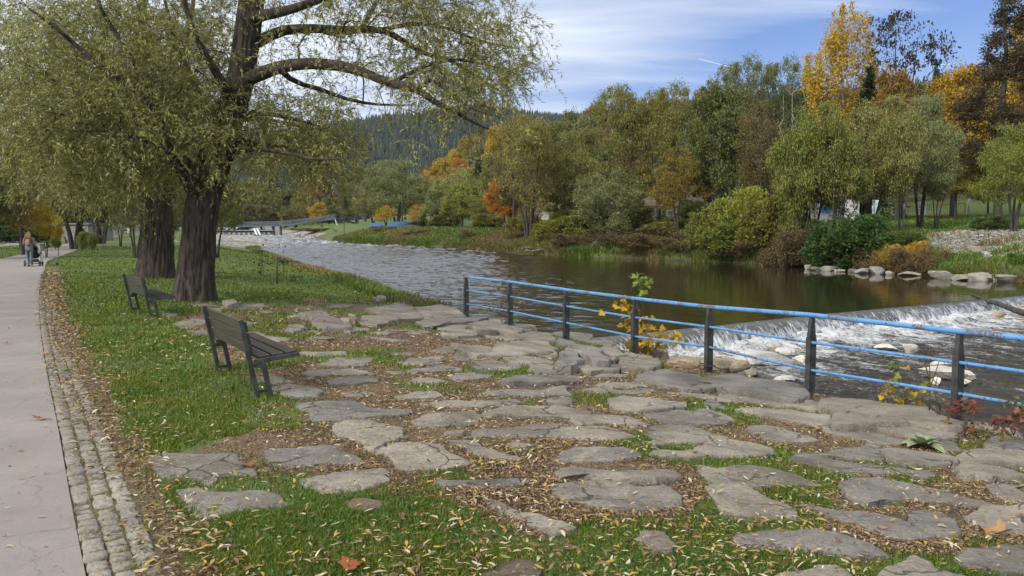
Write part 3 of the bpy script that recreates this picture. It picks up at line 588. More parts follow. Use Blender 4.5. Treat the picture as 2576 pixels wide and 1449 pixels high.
# ------------------------------------------------------------------ boulders
def _sphere(n=24, m=16):
    V = [(0, 0, -1)]
    for j in range(1, m):
        p = math.pi*j/m
        for i in range(n): a = 2*math.pi*(i+.5*(j % 2))/n; V.append((math.sin(p)*math.cos(a), math.sin(p)*math.sin(a), -math.cos(p)))
    V.append((0, 0, 1)); e = len(V)-1
    F = [(0, 1+(i+1) % n, 1+i) for i in range(n)]+[(e, e-n+i, e-n+(i+1) % n) for i in range(n)]
    F += [(1+j*n+i, 1+j*n+(i+1) % n, 1+(j+1)*n+(i+1) % n, 1+(j+1)*n+i) for j in range(m-2) for i in range(n)]
    return np.array(V), F
_SV, _SF = _sphere()
def boulder(name, c, size, rz, mat, seed, label, cat='boulder', group=None, planes=9):
    rg = np.random.default_rng(seed); N = rg.normal(0, 1, (planes, 3)); N /= np.linalg.norm(N, axis=1)[:, None]; d = rg.uniform(.55, .85, planes)
    N = np.vstack([N, [[0, 0, 1], [.15, -.1, 1]]]); N /= np.linalg.norm(N, axis=1)[:, None]; d = np.r_[d, .8, .86]
    q = (_SV @ N.T)/d[None]; r = 1/np.maximum(q.max(1), .62); r = np.minimum(r, 1.3)
    V = _SV*r[:, None]; V = V*(1+.07*(fbm(V[:, 0]*2.4+seed, V[:, 1]*2.4, V[:, 2]*2.4, 5)-.5)[:, None]*2)
    V = V*np.array(size)[None]*.5
    me = bpy.data.meshes.new(name); me.from_pydata(V.tolist(), [], _SF); me.materials.append(mat)
    me.polygons.foreach_set('use_smooth', [True]*len(me.polygons)); me.update()
    try: me.set_sharp_from_angle(angle=math.radians(28))
    except Exception: pass
    o = link(bpy.data.objects.new(name, me)); o.location = [float(v) for v in c]; o.rotation_euler = (0, 0, rz)
    return tag(o, label, cat, group)
def rock_px(x0, x1, yt, yb, z, mat, seed, label, group, name='river_rock', depth=.8, sink=.3, cat='rock', on=None):
    p = on_plane((x0+x1)/2, yb, z) if on is None else on_ground((x0+x1)/2, yb)
    w = (x1-x0)*p[1]/2010; h = max(.12, (yb-yt)*p[1]/2010)*(.72 if 'boulder' in label else .95)
    dy = w*depth; p = p+np.array([p[0], p[1], 0])/p[1]*dy*.4
    return boulder(name, (p[0], p[1], p[2]+h/2-h*sink*.5), (w*1.08, dy, h*(1+sink)*1.12), 0, mat, seed, label, cat, group)
_rr = [
 (1867, 1977, 886, 921, 0, 'flat white edged rock in the water between the fifth and sixth rail posts'), (1930, 1962, 872, 890, 2, 'brown wet rock half sunk behind the flat white rock'),
 (1957, 2005, 874, 896, 1, 'round white rock perched beside the flat white rock in the rapids'), (1997, 2026, 893, 913, 1, 'small white rock touching the sixth blue rail post from the left'),
 (1942, 2002, 945, 962, 1, 'flat white rock close to the bank, left of the sixth rail post'), (2207, 2252, 866, 879, 1, 'low white rock in the open rapids left of a bigger white block'),
 (2270, 2305, 864, 886, 1, 'pointed white block standing in the open rapids'), (2350, 2395, 903, 926, 1, 'white rock just left of the tallest rail post, above the long white slab'),
 (2310, 2437, 928, 954, 0, 'long white slab lying across the water behind the nearest rail post'), (2337, 2362, 947, 968, 1, 'white pointed rock under the long slab, left of the nearest rail post'),
 (2413, 2438, 952, 968, 1, 'small white rock right of the nearest rail post'), (2307, 2368, 779, 800, 2, 'dome shaped brown rock in the white water at the foot of the weir'),
 (2407, 2472, 764, 787, 2, 'brown rock under the driftwood log below the weir'), (2500, 2534, 779, 798, 2, 'dark brown rock in the rapids at the right edge below the driftwood log'),
 (2540, 2590, 764, 780, 2, 'brown rock beside the end of the driftwood log at the right edge'), (2510, 2566, 749, 762, 2, 'flat brown rock on the weir lip at the right edge'),
 (1840, 1866, 848, 856, 2, 'small dark rock breaking the foam under the weir'), (1880, 1910, 927, 945, 2, 'dark wet rock in the shallows beside the bank'), (2090, 2112, 775, 783, 2, 'tiny dark rock at the lip of the waterfall'),
]
for q, (a, b_, t, u, k, lab) in enumerate(_rr):
    rock_px(a, b_, t, u, ZL+.02, [WHITEROCK, WHITEROCK, TANROCK][k], 300+q, lab, 'rocks in the rapids')
_bl = [(190, 290, 970, 1045), (260, 395, 1000, 1055), (395, 545, 980, 1060), (510, 625, 1030, 1070), (685, 780, 1020, 1075), (765, 910, 1005, 1090), (910, 1070, 975, 1095), (1075, 1170, 1040, 1105), (1215, 1420, 1040, 1115), (1555, 1790, 1020, 1145), (1770, 1990, 1075, 1165), (1950, 2165, 1030, 1170), (2165, 2330, 1060, 1165), (2240, 2540, 1065, 1185), (2500, 2660, 1140, 1190)]
_bn = ['first', 'second', 'third', 'fourth', 'fifth', 'sixth', 'seventh', 'eighth', 'ninth', 'tenth', 'eleventh', 'twelfth', 'thirteenth', 'fourteenth', 'last']
for q, (a, b_, t, u) in enumerate(_bl):
    f = lambda v: 1978.9+.23177*v
    g = lambda v: 436+.23177*v
    rock_px(f(a), f(b_), g(t), g(u), ZU, BOULDER, 400+q, 'pale boulder on the far water line, %s from left in its row' % _bn[q], 'boulders lining the far bank', 'boulder', .9, .35, 'boulder')
_bu = [(1685, 1780, 900, 975, 'grey boulder on the gravel slope just right of the grassy hump'), (1760, 1900, 950, 1002, 'long sloping boulder low on the gravel bank'), (1980, 2205, 760, 860, 'biggest boulder on the gravel bank, pointed on top and dark below'), (1870, 2060, 860, 912, 'flat grey slab on the gravel under the biggest boulder'), (2070, 2260, 870, 962, 'sloping grey boulder in the middle of the gravel bank'), (2270, 2420, 880, 926, 'flat pale stone on the gravel bank near the right edge'), (2320, 2540, 900, 968, 'wide bluish slab on the gravel bank near the right edge'), (1800, 1880, 820, 895, 'thin pale boulder tipped on edge on the gravel bank')]
for q, (a, b_, t, u, lab) in enumerate(_bu):
    rock_px(f(a), f(b_), g(t), g(u), 0, BOULDER, 430+q, lab, 'boulders on the gravel bank', 'boulder', .8, .3, 'boulder', on=1)
# tan rock at the rail
p = on_ground(1790, 930, terrain_s)
boulder('bank_rock', (p[0], p[1]+.25, p[2]-.02), (1.2, .7, .45), -.25, TANROCK, 451, 'rounded tan rock with sandy face on the bank edge by the fifth blue rail post', 'rock')
# big hidden-side rocks carrying the bank edge down to the water
_eb = [(-1.9, 23.6), (-.9, 22.4), (.1, 21.0), (1.0, 19.2), (1.7, 17.8), (2.5, 16.5), (3.2, 15.2), (3.9, 14.1), (4.6, 12.6), (5.3, 11.4), (5.9, 10.2), (6.5, 9.0), (7.2, 7.8), (7.9, 6.7), (-3.3, 26.8), (-4.3, 29.6)]
for q, (x, y) in enumerate(_eb):
    boulder('bank_rock', (x+.15, y+.05, -1.16), (1.7, 1.5, 1.05), random.random()*3, STONE, 460+q, 'dark rough rock at the bank foot under the blue railing, %s along from upstream' % (['first', 'second', 'third', 'fourth', 'fifth', 'sixth', 'seventh', 'eighth', 'ninth', 'tenth', 'eleventh', 'twelfth', 'thirteenth', 'fourteenth', 'fifteenth', 'sixteenth'][[14, 15].index(q)+0 if q > 13 else q+2] if q < 14 else ['second', 'first'][q-14]), 'rock', 'rocks at the foot of the near bank')
# ------------------------------------------------------------------ blue railing
RB = [(1173, 797), (1283, 818), (1424, 852), (1596, 892), (1782, 921), (2037, 997), (2405, 1064)]
RTp = [(1173, 697), (1283, 709), (1424, 729), (1596, 751), (1782, 772), (2037, 792), (2405, 833)]
_tt = [0, .182, .368, .543, .690, .842, 1.0]
RP = [np.array([-1.26+6.65*t, 22.1-12.4*t]) for t in _tt]
TOP = [at_depth(RTp[i][0], RTp[i][1], RP[i][1]) for i in range(7)]; BOT = [at_depth(RTp[i][0], RB[i][1], RP[i][1]) for i in range(7)]
d_ = (TOP[6]-TOP[5]); d_ /= np.linalg.norm(d_[:2]); TOP.append(TOP[6]+d_*2.3); TOP.append(TOP[7]+d_*2.3)
BOT += [TOP[7]-np.array([0, 0, 1.1]), TOP[8]-np.array([0, 0, 1.1])]
rail = thing('railing', BOT[3], 'long blue steel railing on dark posts along the river edge of the stone terrace', 'railing')
RO = np.array([BOT[3][0], BOT[3][1], BOT[3][2]])
along = np.array([6.65, -12.4, 0]); along /= np.linalg.norm(along); side_n = np.array([along[1], -along[0], 0])*-1
for i in range(9):
    T_, B_ = TOP[i]-RO, BOT[i]-RO; h = T_[2]-B_[2]
    mb = MB(); A, N = along, side_n
    # flat steel channel post: web and two flanges, river side cut back near the top
    def sec(z, w0, w1): return [(B_+A*x+N*y+np.array([0, 0, z])) for x, y in ((-.028, w0), (.028, w0), (.028, w1), (-.028, w1))]
    prof = [(-.22, -.065, .065), (h*.74, -.065, .065), (h*.97, -.035, .035), (h-.02, -.03, .03)]
    V = [v for z, a, b_ in prof for v in sec(z, a, b_)]
    F = [(0, 3, 2, 1), (12, 13, 14, 15)]+[(4*j+s, 4*j+(s+1) % 4, 4*j+4+(s+1) % 4, 4*j+4+s) for j in range(3) for s in range(4)]
    mb.add(V, F)
    for y in (-.062, .062): mb.box(B_+N*y+np.array([0, 0, h*.34]), (.082, .012, h*.78), Matrix((tuple(A), tuple(N), (0, 0, 1))).transposed())
    po = mb.build('post', STEEL, rail, bevel=.004)
    fp = MB().box(B_+np.array([0, 0, .008]), (.16, .2, .016), Matrix((tuple(A), tuple(N), (0, 0, 1))).transposed()).build('base_plate', STEEL, po)
    fp.parent = po
def sagged(fr):
    P = []
    for i in range(8):
        a, b_ = TOP[i]+(BOT[i]-TOP[i])*fr-RO, TOP[i+1]+(BOT[i+1]-TOP[i+1])*fr-RO
        for s in np.linspace(0, 1, 6)[:-1]: P.append(a+(b_-a)*s)
    P.append(TOP[8]+(BOT[8]-TOP[8])*fr-RO); return np.array(P)
tp = sagged(0.0); e0 = tp[0]-along*.02
hook = [e0-along*(.06+.05*math.sin(a))+np.array([0, 0, -.055+.055*math.cos(a)]) for a in np.linspace(math.pi*1.15, 0, 8)]
tp = np.vstack([hook, tp])
MB().tube(tp, .034, 12).build('top_rail', BLUE, rail, True)
MB().tube(sagged(.335)+side_n*.0, .0215, 10).build('middle_rail', BLUE, rail, True)
MB().tube(sagged(.675), .0215, 10).build('lower_rail', BLUE, rail, True)
# ------------------------------------------------------------------ benches
def bench(loc, rz, label, droppings=False):
    """long axis along local x (1.9 m), sitter faces local -y"""
    r = thing('park_bench', loc, label, 'bench', 'dark park benches on the grass', rz)
    for s in (-.93, .93):
        mb = MB()
        mb.bar((s, .17, -.15), (s, .36, .84), .05, .05, (1, 0, 0))        # rear post, leaning back
        mb.bar((s, .03, -.15), (s, .14, .40), .05, .05, (1, 0, 0))          # inner leg
        mb.bar((s, .225, .385), (s, -.26, .43), .045, .045, (1, 0, 0))      # seat arm
        mb.bar((s, .05, .06), (s, .2, .06), .03, .03, (1, 0, 0)); mb.bar((s, .12, .34), (s, .25, .34), .035, .035, (1, 0, 0))
        mb.build('frame', STEEL, r, bevel=.004)
    for k in range(3):
        z = .505+k*.128; y = .17+(z+.15)/.99*.19-.045
        MB().box((0, y, z), (1.86, .03, .112), Matrix.Rotation(math.radians(-11), 3, 'X')).build('backrest_slat', SLAT_G, r, bevel=.006)
        MB().box((0, .115-k*.145, .437-.012+k*.013), (1.86, .125, .034), Matrix.Rotation(math.radians(-5), 3, 'X')).build('seat_slat', SLAT_B, r, bevel=.006)
    return r
def bench_px(near, far, label):
    a = on_ground(*near, terrain_s); b_ = on_ground(*far, terrain_s); u = (b_-a)[:2]; u /= np.linalg.norm(u)
    rz = math.atan2(u[1], u[0])            # local x runs from near frame to far frame; facing -y => to the right of that
    m = a[:2]+u*.93; n = np.array([u[1], -u[0]])
    return bench((m[0]+n[0]*.17, m[1]+n[1]*.17, float(terrain_s(m[0], m[1]))), rz, label)
bench_px((655, 998), (555, 932), 'nearest dark wooden bench on the grass beside the stone terrace, back turned to the path')
bench_px((385, 802), (352, 789), 'second dark bench, standing left of the big willow trunk, back turned to the path')
bench_px((59, 637), (45, 630.5), 'far dark bench just left of the woman with the pram')
bench_px((122, 623.5), (114, 619.5), 'far dark bench under the small yellow tree')
bench_px((168, 613), (160, 609.5), 'farthest dark bench, left of the thick tree beside the path')
# ------------------------------------------------------------------ driftwood log in the rapids
a, b_ = on_plane(2432, 763, ZL+.25), on_plane(2600, 790, ZL+.15)
P = np.array([a+(b_-a)*s+np.array([0, 0, .12*math.sin(s*5)+.1]) for s in np.linspace(0, 1, 12)])
dl = thing('driftwood_log', P[5], 'long brown driftwood log lying across the rocks below the weir', 'log')
MB().tube(P-P[5], np.linspace(.05, .14, 12), 9).build('log', BARK2, dl, True)
MB().tube([P[3]-P[5], P[3]-P[5]+np.array([-.5, .2, .25]), P[3]-P[5]+np.array([-.9, .3, .2])], [.05, .03, .012], 6).build('branch', BARK2, dl, True)
# ------------------------------------------------------------------ tree growing
def resample(P, R, step):
    P = np.asarray(P, float); R = np.asarray(R, float); L = np.r_[0, np.cumsum(np.linalg.norm(np.diff(P, axis=0), axis=1))]
    n = max(2, int(L[-1]/step)+1); q = np.linspace(0, L[-1], n)
    if len(P) > 2:
        M = np.gradient(P, L+np.arange(len(L))*1e-9, axis=0); i = np.clip(np.searchsorted(L, q, 'right')-1, 0, len(L)-2); h = L[i+1]-L[i]; u = (q-L[i])/h; u2, u3 = u*u, u**3
        X = (2*u3-3*u2+1)[:, None]*P[i]+((u3-2*u2+u)*h)[:, None]*M[i]+(-2*u3+3*u2)[:, None]*P[i+1]+((u3-u2)*h)[:, None]*M[i+1]
    else: X = np.stack([np.interp(q, L, P[:, a]) for a in range(3)], 1)
    return X, np.interp(q, L, R)
class Skel:
    """branches grown from given limbs towards scattered targets"""
    def __init__(s, rg, step=.5): s.rg = rg; s.step = step; s.P = np.zeros((0, 3)); s.par = []; s.R = []; s.chains = []; s.tips = []
    def limb(s, P, R, parent=None):
        X, r = resample(P, R, s.step); b = len(s.P)
        if parent is None and b: parent = int(np.argmin(np.linalg.norm(s.P-X[0], axis=1)))
        s.P = np.vstack([s.P, X]); s.par += [parent if parent is not None else -1]+list(range(b, b+len(X)-1)); s.R += list(r)
        ch = list(range(b, b+len(X)))
        s.chains.append(ch); return ch
    def grow(s, T, bias=.5, arc=.12, jit=.12, rmin=.006, usable=None, zmin=-9):
        rg = s.rg; buf = np.zeros((60000, 3)); n = len(s.P); buf[:n] = s.P
        ok = np.ones(60000, bool)
        if usable is not None: ok[:n] = False; ok[np.array(usable)] = True
        ok[:n] &= s.P[:, 2] > zmin
        for t in T:
            d = buf[:n]-t; D = np.linalg.norm(d, axis=1); c = D+bias*np.maximum(0, d[:, 2]+.25*D)+np.where(ok[:n], 0, 1e3); i = int(np.argmin(c)); a = buf[i]
            L = D[i]; m = max(2, int(L/s.step)+1); u = np.linspace(0, 1, m+1)[1:, None]
            side = rg.normal(0, 1, 3); X = a+(t-a)*u+np.array([0, 0, 1.])*arc*L*(4*u*(1-u))+side*jit*L*u*(1-u)+rg.normal(0, .03*L, (m, 3))*np.minimum(u, 1-u)*2
            buf[n:n+m] = X; s.par += [i]+list(range(n, n+m-1)); s.R += [0]*m; s.chains.append([i]+list(range(n, n+m))); s.tips.append(n+m-1); n += m
        s.P = buf[:n].copy(); s.rmin = rmin
        # pipe model
        A = np.zeros(n); kids = np.zeros(n, int)
        for i, p in enumerate(s.par):
            if p >= 0: kids[p] += 1
        A[kids == 0] = rmin**2.2
        for i in range(n-1, -1, -1):
            A[i] = max(A[i], rmin**2.2)
            if s.par[i] >= 0: A[s.par[i]] += A[i]
        s.R = np.maximum(np.array(s.R), np.minimum(A**(1/2.2), .35)*(np.array(s.R) == 0)+1e-4)
        return s
    def mesh(s, name, mat, parent, sides=lambda r: 10 if r > .12 else 6 if r > .035 else 4, trunk_fn=None):
        Vs, Fs, b = [], [], 0
        for q, ch in enumerate(s.chains):
            P = s.P[ch]; R = s.R[ch].copy()
            if q > 0 and len(R) > 1: R[0] = min(R[0], R[1]*1.15); R[-1] = min(R[-1], R[-1]*.7+.0)
            n = sides(R.max())
            if q == 0 and trunk_fn: V, F = trunk_fn(P, R)
            else: V, F = tube_arr(P, R, n)
            Vs.append(V); Fs.append(F+b); b += len(V)
        return mesh_np(name, np.vstack(Vs), np.vstack(Fs), mat, parent, True)
def leaf_mesh(name, P, D, L, W, mat, parent, rg, color, fold=.15):
    """each leaf a diamond of four corners"""
    n = len(P); D = D/(np.linalg.norm(D, axis=1)[:, None]+1e-9)
    S_ = np.cross(D, rg.normal(0, 1, (n, 3))); S_ /= np.linalg.norm(S_, axis=1)[:, None]+1e-9; N = np.cross(S_, D)
    L = np.broadcast_to(L, n)[:, None]; W = np.broadcast_to(W, n)[:, None]
    m = P+D*L*.45; V = np.stack([P, m+S_*W*.5+N*W*fold, P+D*L, m-S_*W*.5+N*W*fold], 1).reshape(-1, 3)
    o = mesh_np(name, V, np.arange(4*n).reshape(-1, 4), mat, parent); o.color = C4(color); return o
def ellipsoid_pts(rg, c, r, n, shell=.35):
    d = rg.normal(0, 1, (n, 3)); d /= np.linalg.norm(d, axis=1)[:, None]; return np.array(c)+d*np.array(r)*(rg.uniform(shell**3, 1, n)**(1/3))[:, None]
def fin(root, H):
    ch = [c for c in root.children if c.name.startswith('crown')] or list(root.children)
    co = np.empty(len(ch[0].data.vertices)*3, np.float32); ch[0].data.vertices.foreach_get('co', co); co = co.reshape(-1, 3)
    root['H'] = float(np.percentile(co[:, 2], 99)); root['W'] = float(2.05*np.percentile(np.hypot(co[:, 0], co[:, 1]), 93))
TINT = (1.78, 1.84, 1.3)
def gen_tree(name, H, blobs, trunks, ntarget, nleaf, leafL, leafW, spread, rg, mat=None, bark=None, hang=.0, twist=.5, rmin=.012, arc=.1, up=.2, zc=None, shell=.3, wood_only=False, jag=9):
    """blobs: (x,y,z,rx,ry,rz,weight); trunks: list of (points, radii). A prototype thing: trunk + crown"""
    root = bpy.data.objects.new(name, None); link(root)
    s = Skel(rg, .5)
    for P, R in trunks: s.limb(P, R)
    if jag:
        for q in range(jag):
            b = blobs[rg.integers(0, len(blobs))]; d = rg.normal(0, 1, 3); d /= np.linalg.norm(d); r_ = rg.uniform(.25, .5); blobs = blobs+[(b[0]+d[0]*b[3]*1.05, b[1]+d[1]*b[4]*1.05, max(1.5, b[2]+d[2]*b[5]*.95), b[3]*r_, b[4]*r_, b[5]*r_, b[6]*r_*.55)]
    w = np.array([b[6] for b in blobs], float); w /= w.sum(); T = np.vstack([ellipsoid_pts(rg, b[:3], b[3:6], max(1, int(ntarget*q)), shell) for b, q in zip(blobs, w)])
    T = T[np.argsort(np.linalg.norm(T-s.P[-1]*np.array([1, 1, .6]), axis=1))]
    s.grow(T, .5, arc, .15, rmin)
    s.mesh('trunk', bark or BARK2, root)
    if not wood_only:
        tips = s.P[s.tips]; k = rg.integers(0, len(tips), nleaf); pr = rg.gamma(1.0, 1, len(tips)); k = rg.choice(len(tips), nleaf, p=pr/pr.sum()); cw = rg.uniform(.45, 1.2, len(tips))[k][:, None]
        off = rg.normal(0, 1, (nleaf, 3))*np.array([spread, spread, spread*.75])*cw*.5
        P = tips[k]+off
        if hang: P[:, 2] -= rg.uniform(0, 1, nleaf)**1.5*hang
        D = rg.normal(0, 1, (nleaf, 3))*twist+off*.8/spread+np.array([0, 0, up-(1.2 if hang else 0)])
        P[:, 2] = np.maximum(P[:, 2], .15)
        sz = rg.uniform(.7, 1.3, nleaf)
        leaf_mesh('crown', P, D, leafL*sz, leafW*sz, mat or LEAF, root, rg, (.08, .09, .03))
    fin(root, H)
    return root
def mstem(rg, n, h, spread, r0):
    out = []
    for i in range(n):
        a = 2*math.pi*i/n+rg.uniform(-.4, .4); e = np.array([math.cos(a), math.sin(a), 0])*spread*rg.uniform(.5, 1.1)
        k = np.linspace(0, 1, 6); P = np.array([e*.12*(n > 1)+e*u**1.3+np.array([rg.normal(0, .06)*h*.15*u, rg.normal(0, .06)*h*.15*u, h*u]) for u in k]); P[0, 2] = -.3
        out.append((P, r0*(1-.75*k)*rg.uniform(.8, 1.1)))
    return out
g = np.random.default_rng(11)
PROTO = {}
def proto(k, *a, **kw): PROTO[k] = gen_tree(k, *a, rg=g, **kw)
proto('willow_tree', 15, [(0, 0, 10.5, 4, 4, 4, 3), (-3, 1, 8.5, 3, 3, 3, 2), (3, -.5, 9, 3, 3, 3, 2), (0, 2, 6.5, 3.6, 3.6, 2.6, 1.7), (1, -2, 12.5, 2.4, 2.4, 2.4, 1.2), (-2, -2, 6, 2.6, 2.6, 2.2, 1), (2.6, 1.6, 5.8, 2.4, 2.4, 2, 1)], mstem(g, 3, 9, 2.6, .26), 420, 30000, .27, .095, .8, hang=.6)
proto('tall_willow', 17, [(-2.4, 0, 13.5, 2.6, 2.6, 2.6, 2), (2, .8, 14.2, 2.8, 2.8, 2.6, 2), (.3, -1, 10.5, 2.8, 2.8, 2.4, 1.4), (-1.5, 1, 8, 2.6, 2.6, 2, 1), (3.2, -1, 10.8, 2, 2, 2.2, 1), (-4, -.6, 10.6, 1.6, 1.6, 1.8, .7), (1.6, .5, 6.6, 2.6, 2.6, 2, 1), (-1.8, -1.4, 5.8, 2.2, 2.2, 1.8, .7)], mstem(g, 4, 11, 2.8, .2), 420, 23000, .25, .085, .66, hang=.4)
proto('broad_tree', 13, [(0, 0, 8, 4.2, 4.2, 4.2, 3), (-2.5, 0, 6, 2.6, 2.6, 2.4, 1), (2.5, .5, 6.4, 2.8, 2.8, 2.6, 1), (0, 0, 10.8, 2.4, 2.4, 2, 1)], mstem(g, 1, 8, .5, .3), 330, 26000, .27, .17, .75)
proto('round_willow', 7.5, [(0, 0, 4, 3.3, 3.3, 3.0, 3), (-1.6, .5, 3, 2.2, 2.2, 2.2, 1), (1.7, -.4, 3.3, 2.2, 2.2, 2.2, 1)], mstem(g, 7, 4.6, 1.8, .09), 340, 30000, .2, .065, .5, up=.7)
proto('birch_tree', 22, [(0, 0, 18.5, 2.4, 2.4, 3.2, 1.6), (-2, 0, 15, 2.2, 2.2, 3, 1.3), (2, .6, 15.5, 2, 2, 3, 1.2), (-.6, -1, 11, 3, 3, 3, 1.4), (-1.8, .4, 7, 2.4, 2.4, 2.6, .9), (2.2, 0, 10, 1.8, 1.8, 2.4, .7)], mstem(g, 1, 19, 1.0, .26), 330, 26000, .2, .115, .42, hang=2.6, bark=BIRCH, arc=.25)
proto('sparse_tree', 18, [(0, 0, 13.5, 3.6, 3.6, 4, 3), (-1, .4, 9, 3, 3, 3, 1.5), (1.6, -.5, 16, 2, 2, 2, 1)], mstem(g, 2, 15, 1.6, .2), 260, 2600, .3, .17, .5)
proto('spire_tree', 25, [(0, 0, 8, 4.6, 4.6, 3.6, 2), (.3, 0, 13, 3.6, 3.6, 3.6, 1.6), (-.2, 0, 18, 2.4, 2.4, 3.4, 1.0), (0, 0, 22.5, 1.2, 1.2, 2.6, .5), (-3.2, .6, 7, 2, 2, 2, .5), (3, .6, 10, 2, 2, 2, .4)], mstem(g, 1, 23, .5, .4), 620, 34000, .24, .12, .6, shell=.35)
proto('slender_tree', 9.5, [(0, 0, 7, 1.9, 1.9, 2.3, 2), (-.8, .3, 5.2, 1.5, 1.5, 1.4, 1), (.9, -.2, 5.6, 1.5, 1.5, 1.5, 1)], mstem(g, 3, 6.5, 1.3, .085), 220, 18000, .21, .075, .6, hang=.4)
proto('bush', 3, [(0, 0, 1.5, 1.6, 1.6, 1.2, 2), (-.9, .2, 1.1, 1.1, 1.1, .9, 1), (.9, 0, 1.2, 1.1, 1.1, 1, 1)], mstem(g, 6, 1.8, .9, .035), 190, 15000, .19, .08, .36, up=.3)
proto('bramble', 1.8, [(0, 0, .8, 1.7, 1.4, .8, 2), (1.2, .1, .6, 1.2, 1.1, .6, 1)], mstem(g, 7, 1.0, 1.1, .02), 320, 7000, .14, .06, .3, rmin=.008, arc=.35)
proto('dead_tree', 12, [(0, 0, 9, 1.7, 1.7, 3.4, 2), (.5, .3, 7, 1.6, 1.6, 2, .6)], mstem(g, 2, 9, .9, .14), 60, 10, .1, .1, .3, bark=BARKW, wood_only=True, rmin=.024, arc=.02)
proto('bare_tree', 14, [(0, 0, 9.5, 3.4, 3.4, 4, 2), (-1.2, .5, 6.5, 2.6, 2.6, 2.4, 1)], mstem(g, 2, 11, 1.2, .2), 520, 11000, .22, .09, .65, rmin=.014, bark=BARK2)
def conifer_proto(name, H, R, n, rg):
    root = bpy.data.objects.new(name, None); link(root); MB().tube([(0, 0, -.3), (0, 0, H*.5), (0, 0, H)], [H*.018, H*.012, .01], 7).build('trunk', BARK2, root, True)
    P, D, L = [], [], []
    for k in range(n):
        z = H*(.07+.93*rg.uniform(0, 1)**1.25); rad = R*(1-z/H)**.85*rg.uniform(.75, 1.1); a = rg.uniform(0, 6.283); e = np.array([math.cos(a), math.sin(a), -.18])
        for u in np.linspace(.15, 1, 9):
            for q in range(2): P.append(e*rad*u+np.array([0, 0, z-.12*rad*u*u])+rg.normal(0, .05, 3)); D.append(e+rg.normal(0, .5, 3)); L.append(.32*(H/12)*rg.uniform(.7, 1.2))
    L = np.array(L); leaf_mesh('crown', np.array(P), np.array(D), L, L*.4, LEAF, root, rg, (.03, .05, .02)); fin(root, H); return root
PROTO['fir_tree'] = conifer_proto('fir_tree', 13, 3.4, 420, g)
_used = set()
def plant(kind, X, Y, H, W, color, label, cat='tree', group=None, rz=None, name=None, z=None):
    p = PROTO[kind]
    if kind in _used: o = copy_tree(p)
    else: o = p; _used.add(kind)
    z = float(terrain(X, Y)) if z is None else z; s = H/p['H'] if 'H' in p else 1
    o.location = (X, Y, z); o.rotation_euler = (0, 0, random.uniform(0, 6.28) if rz is None else rz)
    W0 = p['W']; color = [a*b for a, b in zip(color, TINT)]
    w = W*1.06/W0; o.scale = (w, w, s); tag(o, label, cat, group); o.name = name or kind
    for c in o.children:
        if c.name.startswith('crown'): c.color = C4(color)
    return o
def plant_px(kind, x, ytop, wpx, Y, color, label, cat='tree', group=None, name=None, ybase=None):
    X = (x-1288)/2010*Y; z0 = float(terrain(X, Y))
    top = at_depth(x, ytop, Y)[2]
    return plant(kind, X, Y, max(.8, (top-z0)*1.02), wpx*Y/2010*1.05, color, label, cat, group, name=name)
OLIVE = (.115, .108, .038); GREY = (.125, .132, .072); GREEN = (.080, .088, .034); YEL = (.29, .19, .03); ORA = (.27, .115, .022); BRN = (.13, .08, .035); LIME = (.15, .155, .04); DKG = (.022, .042, .015); RUST = (.16, .095, .038); DULL = (.10, .085, .04)
GT = 'trees along the far bank'
